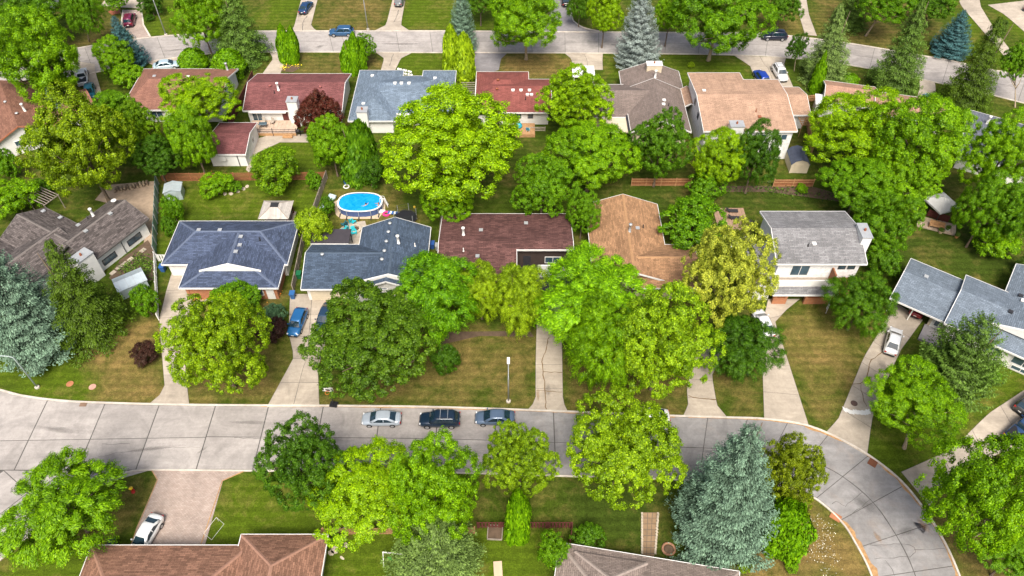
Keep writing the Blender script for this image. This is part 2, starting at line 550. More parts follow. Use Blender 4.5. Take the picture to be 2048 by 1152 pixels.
LAWNS = [
    ('left_corner', M_lush, [(-150, 700), (0, 690), (150, 715), (205, 760), (215, 806), (130, 801), (0, 778), (-150, 745)]),
    ('spruce_yard', M_vdry, [(205, 806), (195, 740), (150, 700), (200, 660), (320, 640), (322, 690), (330, 780), (297, 808)]),
    ('navy_house', M_dry, [(380, 812), (372, 700), (400, 600), (575, 590), (576, 665), (587, 714), (533, 814)]),
    ('slate_house', M_mixl, [(640, 815), (637, 735), (660, 660), (880, 650), (1070, 660), (1070, 803), (1052, 821), (800, 813)]),
    ('tan_house', M_mixl, [(1137, 825), (1127, 803), (1124, 670), (1400, 690), (1373, 775), (1376, 810), (1365, 831)]),
    ('between_drives', M_mixl, [(1455, 833), (1434, 810), (1424, 752), (1500, 705), (1525, 740), (1527, 836)]),
    ('two_storey', M_dry, [(1640, 858), (1567, 690), (1548, 645), (1600, 606), (1680, 600), (1770, 610), (1760, 650), (1725, 715), (1676, 838)]),
    ('carport_house', M_lush, [(1740, 917), (1745, 840), (1762, 790), (1810, 700), (1900, 700), (2048, 740), (2048, 780), (1975, 828), (1905, 898), (1800, 944)]),
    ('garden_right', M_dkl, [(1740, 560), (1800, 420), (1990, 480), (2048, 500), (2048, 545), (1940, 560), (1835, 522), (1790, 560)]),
    ('corner_right', M_mixl, [(1860, 1014), (1905, 960), (2010, 890), (2150, 890), (2200, 1200), (1945, 1225), (1918, 1152), (1888, 1085)]),
    ('bottom_corner', M_lush, [(-60, 1180), (48, 1080), (120, 1060), (250, 1060), (250, 1200)]),
    ('hydrant_corner', M_mixl, [(230, 952), (300, 940), (312, 960), (270, 1058), (250, 1095), (120, 1090), (150, 990)]),
    ('paver_side', M_lush, [(492, 942), (640, 943), (648, 1080), (400, 1092), (446, 963)]),
    ('bend_garden', M_vdry, [(1500, 1000), (1620, 1000), (1655, 1022), (1688, 1050), (1712, 1090), (1730, 1125), (1745, 1160), (1500, 1190)]),
    ('bottom_middle', M_lush, [(650, 1060), (950, 1045), (1110, 1060), (1110, 1200), (650, 1200)]),
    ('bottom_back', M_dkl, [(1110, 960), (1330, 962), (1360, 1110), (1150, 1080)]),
    ('cedar_house', M_mixl, [(575, 116), (690, 108), (760, 108), (772, 122), (762, 148), (560, 148)]),
    ('blue_roof', M_lush, [(815, 110), (800, 116), (790, 148), (890, 148), (940, 112), (900, 107)]),
    ('red_roof', M_vdry, [(1010, 110), (1125, 109), (1142, 120), (1145, 152), (1000, 152)]),
    ('silver_spruce', M_lush, [(1206, 110), (1260, 109), (1260, 152), (1208, 152)]),
    ('tan_roof', M_lush, [(1330, 109), (1468, 112), (1508, 155), (1480, 165), (1350, 165), (1330, 140)]),
    ('far_a', M_lush, [(300, 75), (290, 20), (360, -20), (480, -20), (470, 62), (400, 66)]),
    ('far_b', M_lush, [(480, 62), (560, -20), (605, -20), (585, 55), (570, 61)]),
    ('far_c', M_mixl, [(640, 60), (622, 50), (648, -20), (785, -20), (772, 48), (745, 61)]),
    ('far_d', M_lush, [(818, 61), (802, 50), (815, -20), (985, -20), (985, 61)]),
    ('far_e', M_dry, [(1520, 64), (1600, 68), (1590, -20), (1530, -20)]),
    ('far_f', M_mixl, [(1640, 78), (1830, 106), (1900, -20), (1620, -20)]),
    ('far_g', M_lush, [(1985, 20), (2010, 15), (2060, 60), (2060, 95)]),
    ('far_h', M_lush, [(1900, 116), (2030, 140), (2050, 148), (2010, 118), (1940, 30), (1905, 30)]),
    ('far_i', M_mixl, [(140, 98), (245, 81), (240, 20), (150, 20)]),
    ('yard_a', M_lush, [(330, 380), (640, 365), (632, 440), (400, 432), (380, 436), (330, 520)]),
    ('yard_b', M_dry, [(655, 385), (800, 385), (830, 430), (870, 440), (640, 470)]),
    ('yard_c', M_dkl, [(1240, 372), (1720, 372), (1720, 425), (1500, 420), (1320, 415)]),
    ('yard_d', M_lush, [(500, 300), (560, 272), (640, 285), (650, 345), (500, 345)]),
]
# one sheet of ground; how lush or dry the grass grows is a property of the yards, stored per vertex
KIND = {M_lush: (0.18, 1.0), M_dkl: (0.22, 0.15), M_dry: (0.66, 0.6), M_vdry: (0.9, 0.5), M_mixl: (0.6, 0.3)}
gx = np.concatenate([[-700, -300, -160], np.arange(-120, 121, 0.8), [160, 300, 700]])
gy = np.concatenate([[-500, -100], np.arange(18, 172, 0.8), [220, 400, 1100]])
GX, GY = np.meshgrid(gx, gy)
rs = np.random.RandomState(3)
def wob(a, b, ph): return 0.5 * np.sin(a * 0.9 + ph) + 0.4 * np.sin(b * 1.3 + 2 * ph) + 0.35 * np.sin((a + b) * 2.1 + ph)
QX, QY = GX + wob(GY, GX, 1.0), GY + wob(GX, GY, 2.0)
dryv = np.full(GX.shape, 0.26); lushv = np.full(GX.shape, 0.4)
for nm, m, px in LAWNS:
    P = [W(x, y) for x, y in px]
    ins = np.zeros(GX.shape, bool)
    for a, b in zip(P, P[1:] + P[:1]):
        with np.errstate(divide='ignore', invalid='ignore'):
            ins ^= ((a.y > QY) != (b.y > QY)) & (QX < (b.x - a.x) * (QY - a.y) / (b.y - a.y) + a.x)
    dryv[ins], lushv[ins] = KIND[m]
for _ in range(3):
    for v in (dryv, lushv):
        v[1:-1, 1:-1] = (v[1:-1, 1:-1] * 2 + v[:-2, 1:-1] + v[2:, 1:-1] + v[1:-1, :-2] + v[1:-1, 2:]) / 6
gm = bpy.data.meshes.new('ground')
ny, nx = GX.shape
vv = np.stack([GX, GY, np.zeros_like(GX)], -1).reshape(-1, 3)
ii = np.arange(ny * nx).reshape(ny, nx)
ff = np.stack([ii[:-1, :-1], ii[:-1, 1:], ii[1:, 1:], ii[1:, :-1]], -1).reshape(-1, 4)
gm.from_pydata(vv.tolist(), [], ff.tolist())
for nm, v in (('dry', dryv), ('lush', lushv)):
    gm.attributes.new(nm, 'FLOAT', 'POINT').data.foreach_set('value', v.reshape(-1).astype(np.float32))
gm.materials.append(M_ground)
tag(ob('ground', gm), kind='structure')
sheet('gravel_yard', [(190, 400), (215, 370), (312, 362), (310, 520), (296, 545), (285, 500), (292, 460), (240, 412)], 0.02, M_gravel)
sheet('garden_bed', [(240, 520), (296, 480), (308, 500), (306, 560), (240, 575), (218, 556)], 0.022, M_soil)
sheet('garden_bed', [(1400, 372), (1620, 372), (1720, 400), (1725, 425), (1690, 405), (1540, 384), (1400, 384)], 0.021, M_soil)


# ------------------------------------------------------------------ streets: slabs, kerbs
def slab(px4=None, m=M_road, parent=None, z=0.03, pts=None, gap=0.06, th=0.12):
    p = [Vector((*W(x, y).xy, 0)) for x, y in px4] if px4 else [Vector((q[0], q[1], 0)) for q in pts]
    c = sum(p, Vector()) / len(p)
    q = []
    for v in p:
        d = v - c
        q.append((d * (1 - gap * 1.2 / max(d.length, 0.3))))
    o = MB().prism([(v.x, v.y) for v in q], z - th, z).build('slab', m, parent, loc=(c.x, c.y, 0))
    return o


def strip(name, left, right, z, m, parent=None, kind=None):
    mb = MB()
    n = min(len(left), len(right))
    for i in range(n - 1):
        mb.poly([(left[i].x, left[i].y, z), (left[i + 1].x, left[i + 1].y, z), (right[i + 1].x, right[i + 1].y, z), (right[i].x, right[i].y, z)])
    o = mb.build(name, m, parent)
    if kind: o['kind'] = kind
    return o


def kerb(line, parent, w=0.22, h=0.13, side=1, m=M_kerb):
    """a kerb swept along a line"""
    mb = MB()
    n = len(line)
    nrm = []
    for i in range(n):
        d = (line[min(i + 1, n - 1)] - line[max(i - 1, 0)]).normalized()
        nrm.append(Vector((-d.y, d.x, 0)) * side)
    prof = [(0, -0.05), (0.03, h - 0.02), (0.06, h), (w, h), (w, -0.05)]
    for i in range(n - 1):
        for (a, za), (b, zb) in zip(prof[:-1], prof[1:]):
            mb.poly([(*(line[i] + nrm[i] * a).xy, za), (*(line[i + 1] + nrm[i + 1] * a).xy, za),
                     (*(line[i + 1] + nrm[i + 1] * b).xy, zb), (*(line[i] + nrm[i] * b).xy, zb)])
    return mb.build('kerb', m, parent)


def resample(line, step):
    out, acc = [line[0]], 0.0
    for a, b in zip(line[:-1], line[1:]):
        seg = (b - a).length
        while acc + seg >= step:
            t = (step - acc) / seg
            a = a.lerp(b, t); out.append(a)
            seg = (b - a).length; acc = 0.0
        acc += seg
    out.append(line[-1])
    return out


def by_frac(line, n):
    L = [0.0]
    for a, b in zip(line[:-1], line[1:]): L.append(L[-1] + (b - a).length)
    out = []
    for k in range(n + 1):
        s = L[-1] * k / n
        i = max(j for j in range(len(L)) if L[j] <= s + 1e-9)
        i = min(i, len(line) - 2)
        t = (s - L[i]) / max(1e-6, L[i + 1] - L[i])
        out.append(line[i].lerp(line[i + 1], t))
    return out


def xline(line, x):
    for a, b in zip(line[:-1], line[1:]):
        if (a.x - x) * (b.x - x) <= 0 and abs(a.x - b.x) > 1e-6:
            return a.lerp(b, (x - a.x) / (b.x - a.x))
    return line[0] if abs(line[0].x - x) < abs(line[-1].x - x) else line[-1]


front_top = smooth_line([(-420, 640), (-200, 722), (0, 782), (60, 796), (130, 804), (220, 808), (400, 812), (800, 815), (1050, 822), (1200, 828), (1350, 834)])
front_bot = smooth_line([(300, 938), (520, 940), (800, 942), (960, 945), (1120, 950), (1340, 957)])
bend_out = smooth_line([(1350, 834), (1450, 837), (1530, 840), (1610, 852), (1680, 880), (1740, 915), (1800, 963), (1850, 1025), (1888, 1088), (1916, 1152), (1940, 1225)])
bend_in = smooth_line([(1340, 957), (1440, 962), (1520, 967), (1580, 974), (1625, 992), (1662, 1020), (1692, 1052), (1714, 1088), (1734, 1125), (1748, 1160), (1764, 1220)])

bend_out[0], bend_in[0] = xline(front_top, 18.0), xline(front_bot, 18.0)
street = empty('road', (0, 0, 0), kind='structure')
strip('joint_bed', [Vector((*p.xy, 0)) for p in front_top], by_frac([Vector((-110, 41, 0))] + [Vector((p.x, p.y, 0)) for p in front_bot], len(front_top) - 1), 0.012, M_joint, street)
# straight run: two rows of slabs, cross joints at right angles
xs = [-34.6, -28.4, -22.0, -15.3, -8.6, -1.9, 4.8, 11.4, 18.0]
for a, b in zip(xs[:-1], xs[1:]):
    ta, tb, ba, bb = xline(front_top, a), xline(front_top, b), xline(front_bot, a), xline(front_bot, b)
    for f0, f1 in ((0, 0.5), (0.5, 1.0)):
        slab(m=M_road if b < 3 else M_roadr, parent=street, pts=[ba.lerp(ta, f0), bb.lerp(tb, f0), bb.lerp(tb, f1), ba.lerp(ta, f1)])
# the junction on the left: slabs fan out to the side street
mid_l = lambda x: Vector((x, 45.3 + 0.0 * x, 0))
jx = [-34.6, -41.2, -47.6, -54.5, -62.0, -70.0, -78.0]
for a, b in zip(jx[:-1], jx[1:]):
    ta, tb = xline(front_top, a), xline(front_top, b)
    ma, mb_ = Vector((a, 45.7 - (a + 34.6) * -0.02, 0)), Vector((b, 45.7 - (b + 34.6) * -0.02, 0))
    slab(m=M_road, parent=street, pts=[mb_, ma, ta, tb])
    if a > -50:
        ba = Vector((a, 41.6, 0)); bb = Vector((b, 41.6, 0))
        slab(m=M_road, parent=street, pts=[bb, ba, ma, mb_])
    else:
        bb, ba = Vector((b, 41.6, 0)), Vector((a, 41.6, 0))
        slab(m=M_road, parent=street, pts=[bb, ba, ma, mb_])
# side street running off to the lower left, diagonal joints
side_r = smooth_line([(300, 938), (262, 941), (232, 953), (205, 968), (150, 1000), (48, 1078), (-60, 1170), (-170, 1262)])
side_d = (W(-60, 1170) - W(48, 1078)); side_d.z = 0; side_d.normalize()
side_n = Vector((side_d.y, -side_d.x, 0))
if side_n.x > 0: side_n = -side_n
sr = resample(side_r, 5.2)
strip('joint_bed', [p for p in sr], [p + side_n * 9.6 for p in sr], 0.008, M_joint, street)
for i in range(len(sr) - 1):
    a, b = sr[i], sr[i + 1]
    for o0, o1 in ((0, 4.6), (4.6, 9.2)):
        q = [a + side_n * o0, b + side_n * o0, b + side_n * o1, a + side_n * o1]
        q = [Vector((v.x, min(v.y, 41.55), 0)) for v in q]
        if abs((q[1] - q[0]).cross(q[2] - q[0]).z) > 1.0 and max(v.y for v in q) - min(v.y for v in q) > 0.6:
            slab(m=M_road, parent=street, pts=q, z=0.026)
# right-hand bend
nb = 9
bo, bi = by_frac(bend_out, nb * 4), by_frac(bend_in, nb * 4)
strip('joint_bed', bo, bi, 0.010, M_joint, street)
for i in range(nb):
    for f0, f1 in ((0, 0.5), (0.5, 1.0)):
        e0 = [bi[i * 4 + k].lerp(bo[i * 4 + k], f0) for k in range(5)]
        e1 = [bi[i * 4 + k].lerp(bo[i * 4 + k], f1) for k in range(5)]
        slab(m=M_roadr, parent=street, pts=e0 + e1[::-1], gap=0.05)
kerb(front_top[:-1] + bend_out, street, side=1)
kerb(front_bot + bend_in[1:], street, side=-1)
kerb(side_r, street, side=1)

# orange sand washed along the kerbs
def drift(line, wmin, wmax, seed, side):
    r = random.Random(seed)
    mb = MB()
    L = resample(line, 0.55)
    prev = None
    for i, p in enumerate(L):
        d = (L[min(i + 1, len(L) - 1)] - L[max(i - 1, 0)]).normalized()
        n = Vector((-d.y, d.x, 0)) * side
        f = max(0.0, math.sin(i * 0.31 + seed) * 0.5 + r.uniform(-0.1, 0.75))
        w = wmin + (wmax - wmin) * f
        q = (p + n * -0.02, p + n * w)
        if prev: mb.poly([(*prev[0].xy, 0.036), (*q[0].xy, 0.036), (*q[1].xy, 0.036), (*prev[1].xy, 0.036)])
        prev = q
    o = mb.build('sand_drift', M_sand)
    return tag(o, 'orange sand washed along the kerb of the bend', 'sand', kind='stuff')


drift(bend_out[18:], 0.04, 0.3, 1, -1)
drift(bend_in[26:], 0.03, 0.7, 4, 1)
drift(bend_out[2:20], 0.02, 0.14, 9, -1)
tag(drift(front_top[38:], 0.02, 0.12, 6, -1), 'thin orange sand line along the kerb of the straight street', 'sand')

# back street
back_far = smooth_line([(-300, 168), (-100, 140), (60, 112), (145, 99), (240, 83), (330, 73), (430, 66), (520, 63.5), (680, 63), (900, 63), (1100, 64.5), (1300, 66), (1500, 67), (1590, 74), (1700, 88), (1830, 110), (1900, 122), (1980, 140), (2048, 152), (2300, 200)])
back_near = smooth_line([(-280, 240), (-100, 202), (60, 172), (180, 147), (290, 125), (380, 111), (460, 105.5), (540, 104), (680, 104), (900, 105), (1100, 105.5), (1300, 107), (1480, 110), (1570, 115), (1680, 127), (1790, 147), (1860, 162), (1973, 187), (2048, 206), (2280, 262)])
bstreet = empty('road', (0, 0, 0), kind='structure')
nbk = 36
bf, bn = by_frac(back_far, nbk * 2), by_frac(back_near, nbk * 2)
strip('joint_bed', bf, bn, 0.010, M_joint, bstreet)
for i in range(nbk):
    for f0, f1 in ((0, 0.5), (0.5, 1.0)):
        e0 = [bn[i * 2 + k].lerp(bf[i * 2 + k], f0) for k in range(3)]
        e1 = [bn[i * 2 + k].lerp(bf[i * 2 + k], f1) for k in range(3)]
        slab(m=M_road, parent=bstreet, pts=e0 + e1[::-1], gap=0.03)
kerb(back_far, bstreet, side=1)
kerb(back_near, bstreet, side=-1)
lane = sheet('road', [(1085, 63), (1200, 64), (1172, 59), (1152, 48), (1142, 30), (1136, -60), (1104, -60), (1098, 45)], 0.034, M_asph)
kerb(smooth_line([(1205, 64.5), (1172, 58), (1151, 47), (1142, 28), (1136, -60)], 4), lane, side=-1)

# ------------------------------------------------------------------ driveways: rows of slabs between two edges
def drive(left, right, rows, cols=1, m=M_drive, z=0.04, label=None):
    d = empty('driveway', (0, 0, 0), kind='structure')
    L = by_frac([Vector((*W(x, y).xy, 0)) for x, y in left], rows * 3)
    Rr = by_frac([Vector((*W(x, y).xy, 0)) for x, y in right], rows * 3)
    strip('joint_bed', L, Rr, 0.018, M_joint, d)
    for i in range(rows):
        for j in range(cols):
            a, b = j / cols, (j + 1) / cols
            e0 = [L[i * 3 + k].lerp(Rr[i * 3 + k], a) for k in range(4)]
            e1 = [L[i * 3 + k].lerp(Rr[i * 3 + k], b) for k in range(4)]
            slab(m=m, parent=d, pts=e0 + e1[::-1], z=z, gap=0.028)
    return d


def crack(px, parent, w=0.05, m=None, seed=1, z=0.046):
    """an open jagged crack"""
    r = random.Random(seed)
    L = resample([Vector((*W(x, y).xy, 0)) for x, y in px], 0.5)
    L = [p + Vector((r.uniform(-.08, .08), r.uniform(-.08, .08), 0)) for p in L]
    mb, prev = MB(), None
    for i, p in enumerate(L):
        d = (L[min(i + 1, len(L) - 1)] - L[max(i - 1, 0)]).normalized()
        n = Vector((-d.y, d.x, 0)) * w * r.uniform(0.4, 0.9)
        if prev: mb.poly([(*prev[0].xy, z), (*(p - n).xy, z), (*(p + n).xy, z), (*prev[1].xy, z)])
        prev = (p - n, p + n)
    return mb.build('crack', m or M_joint, parent)


M_crackf = mat('weedy_crack', (0.14, 0.085, 0.035, 1), 0.95, 0.4, 3)
drive([(297, 809), (330, 781), (322, 690), (318, 640), (333, 580), (348, 530)], [(379, 812), (371, 740), (372, 680), (380, 612), (390, 580), (384, 530)], 5)
d2 = drive([(533, 815), (588, 714), (577, 665), (580, 588)], [(639, 815), (636, 735), (662, 655), (668, 588)], 5, 2)
d3 = drive([(1053, 822), (1071, 802), (1071, 733), (1075, 560)], [(1137, 826), (1126, 803), (1124, 670), (1120, 560)], 6)
crack([(1092, 820), (1089, 770), (1084, 720), (1090, 706), (1097, 675)], d3, 0.07, M_crackf, 2)
crack([(1086, 744), (1123, 745)], d3, 0.06, M_crackf, 3)
crack([(1072, 782), (1124, 784)], d3, 0.05, M_crackf, 5)
d4 = drive([(1366, 832), (1376, 810), (1373, 775), (1396, 690)], [(1454, 834), (1434, 810), (1424, 752), (1450, 700)], 4)
crack([(1376, 792), (1400, 798), (1433, 800)], d4, 0.07, M_crackf, 6)
drive([(1528, 838), (1525, 745), (1510, 705), (1524, 650), (1536, 598)], [(1618, 852), (1566, 690), (1549, 645), (1575, 618), (1600, 598)], 5)
d6 = drive([(1652, 864), (1676, 838), (1727, 715), (1772, 640), (1792, 606)], [(1734, 912), (1744, 840), (1760, 790), (1802, 700), (1846, 640)], 6)
crack([(1765, 706), (1741, 720), (1737, 745), (1730, 762), (1722, 768), (1704, 769)], d6, 0.07, M_crackf, 8)
crack([(1722, 768), (1724, 790), (1732, 812)], d6, 0.05, M_crackf, 9)
crack([(1728, 714), (1741, 720)], d6, 0.03, M_crackf, 10)
d7 = drive([(1802, 944), (1905, 898), (1975, 828), (2060, 772), (2150, 760)], [(1858, 1012), (1905, 962), (2010, 900), (2110, 900), (2200, 860)], 5)
pv = sheet('driveway', [(302, 940), (314, 960), (272, 1058), (255, 1120), (402, 1120), (446, 962), (492, 941)], 0.036, M_pavers)
for e in ([(302, 941), (314, 960), (272, 1058), (257, 1100)], [(492, 942), (446, 962), (402, 1094)]):
    kerb([Vector((*W(x, y).xy, 0)) for x, y in e], pv, 0.12, 0.07, 1 if e[0][0] < 400 else -1, M_sand)
# drives to the back street
drive([(540, 106), (546, 118), (523, 150)], [(580, 105), (572, 118), (560, 150)], 3)
d8 = drive([(752, 105.5), (768, 117), (760, 146)], [(824, 106), (802, 117), (788, 146)], 3)
crack([(787, 108), (783, 120), (780, 132)], d8, 0.07, None, 12)
drive([(935, 106), (945, 112), (934, 160)], [(1014, 107), (1002, 118), (998, 140)], 2, 1, M_asph)
drive([(1128, 106), (1143, 118), (1145, 140)], [(1206, 107), (1205, 122), (1206, 140)], 2, 2)
drive([(1468, 111), (1500, 132), (1512, 165)], [(1572, 116), (1568, 130), (1588, 178)], 3, 2)
d9 = drive([(580, 62), (588, 54), (607, -20)], [(634, 62), (622, 52), (640, -20)], 4)
crack([(605, 62), (606, 45), (614, 32)], d9, 0.08, None, 13)
d10 = drive([(748, 62), (772, 50), (790, -20)], [(820, 62), (802, 50), (814, -20)], 4)
crack([(788, 45), (795, 30), (797, 20)], d10, 0.08, None, 14)
dp = sheet('driveway', [(272, 80), (301, 75), (285, 50), (281, 20), (248, 20), (244, 52)], 0.036, M_pavers)
kerb([Vector((*W(x, y).xy, 0)) for x, y in [(244, 52), (248, 20)]], dp, 0.3, 0.08, 1)
kerb([Vector((*W(x, y).xy, 0)) for x, y in [(300, 76), (285, 50), (281, 20)]], dp, 0.3, 0.08, -1)
drive([(200, 12), (230, -25)], [(290, 18), (285, -25)], 2, 2)
drive([(1610, 70), (1598, 30), (1592, -30)], [(1634, 72), (1618, 30), (1608, -30)], 5)
drive([(2016, 122), (1985, 85), (1922, 12), (1910, -20)], [(2034, 118), (1990, 60), (1962, 14), (1955, -20)], 6)
drive([(2090, 100), (2010, 30), (1975, 10)], [(2200, 90), (2120, 20), (2060, 0)], 3)
drive([(120, 118), (158, 136), (185, 200)], [(190, 128), (190, 140), (206, 195)], 3)
drive([(285, 124), (305, 128), (310, 160)], [(368, 112), (352, 128), (352, 160)], 2)
drive([(1838, 159), (1840, 175), (1826, 215)], [(1870, 164), (1872, 185), (1862, 220)], 2)
# paths and patios
drive([(1286, 1025), (1285, 1120)], [(1314, 1025), (1308, 1120)], 8, 3, concrete('brown_walk', lin(176, 148, 118, 0.7), 0.25))
sheet('patio', [(395, 600), (380, 612), (430, 606), (428, 598)], 0.05, M_drive)

for k, px in enumerate(([(1740, 1091), (1815, 1088), (1828, 1094), (1830, 1106), (1822, 1113), (1750, 1118)], [(1690, 1014), (1724, 984)], [(1700, 1030), (1742, 998)], [(1830, 1100), (1890, 1098)], [(1664, 1008), (1672, 1000), (1690, 1012)],
                        [(205, 888), (260, 888)], [(150, 925), (240, 905), (330, 895), (400, 894)], [(560, 842), (600, 841), (640, 843)], [(1770, 1120), (1784, 1140), (1790, 1160)], [(470, 875), (520, 878), (560, 876)])):
    crack(px, street, 0.034 if k != 6 else 0.02, M_joint, 40 + k, 0.034)

M_oil = stainmat('oil_stain', (0.08, 0.075, 0.07, 1), 0.13)
M_rust = stainmat('rust_stain', (0.40, 0.21, 0.07, 1), 0.16)
disc = {m.name: MB().lathe([(1.0, -.0001), (1.0, 0), (.5, 0)], 20).mesh('stain', m) for m in (M_oil, M_rust)}
for m, x, y, sx, sy, rz in ((M_oil, 405, 900, 1.3, .35, 50), (M_oil, 300, 898, 5.0, .5, 8), (M_oil, 1812, 1062, 2.2, .9, 12), (M_oil, 1730, 1010, 2.5, 1.2, -40), (M_oil, 640, 880, 6.0, .7, 0), (M_oil, 930, 905, 4.0, .8, 0),
                            (M_oil, 1440, 905, 4.0, .7, -4), (M_oil, 500, 845, 4.0, .5, 0), (M_oil, 120, 860, 4.5, .7, -8), (M_rust, 1848, 1052, 1.6, .8, -60), (M_rust, 1755, 1075, 1.2, .5, -70),
                            (M_oil, 640, 93, 1.6, .8, 30), (M_oil, 800, 88, 7, .7, 0), (M_oil, 1250, 90, 6, .7, 0), (M_oil, 1420, 95, 5, .6, 0), (M_oil, 355, 100, 4, .6, 10)):
    o_ = ob('stain', disc[m.name], street if y > 500 else bstreet, W(x, y) + Vector((0, 0, .0335)), (0, 0, R(rz)), (sx, sy, 1))
for m, x, y, sx, sy, d_ in ((M_oil, 598, 700, .9, 1.2, d2), (M_oil, 1096, 780, .8, 1.6, d3), (M_oil, 1765, 730, 1.0, 1.4, d6), (M_oil, 1406, 735, .9, 1.2, d4), (M_rust, 1076, 790, .4, 1.6, d3), (M_oil, 600, 30, .8, 1.6, d9)):
    ob('stain', disc[m.name], d_, W(x, y) + Vector((0, 0, .0445)), (0, 0, 0), (sx, sy, 1))

# ------------------------------------------------------------------ houses
def gable(x0, x1, y0, y1, ze, rise, axis='x', ha=0.0, hb=0.0, rp=0.5):
    """roof faces; ha / hb: hip inset at the low / high end of the ridge"""
    if axis == 'y':
        f = gable(y0, y1, x0, x1, ze, rise, 'x', ha, hb, rp)
        return [[(p[1], p[0], p[2]) for p in q][::-1] for q in f]
    ym, zr = y0 + (y1 - y0) * rp, ze + rise
    A, B, C, D = (x0, y0, ze), (x1, y0, ze), (x1, y1, ze), (x0, y1, ze)
    P, Q = (x0 + ha, ym, zr), (x1 - hb, ym, zr)
    f = [[A, B, Q, P], [C, D, P, Q]]
    if ha: f.append([D, A, P])
    if hb: f.append([B, C, Q])
    return f


def plane_of(f):
    f = [Vector(p) for p in f]
    a, n = f[0], Vector()
    for p, q in zip(f, f[1:] + f[:1]): n += (p - a).cross(q - a)
    n.normalize()
    return a, (n if n.z > 0 else -n)


def zat(f, x, y):
    a, n = plane_of(f)
    return a.z - (n.x * (x - a.x) + n.y * (y - a.y)) / n.z


def inside(f, x, y):
    c = False
    for p, q in zip(f, f[1:] + f[:1]):
        if (p[1] > y) != (q[1] > y) and x < (q[0] - p[0]) * (y - p[1]) / (q[1] - p[1]) + p[0]: c = not c
    return c


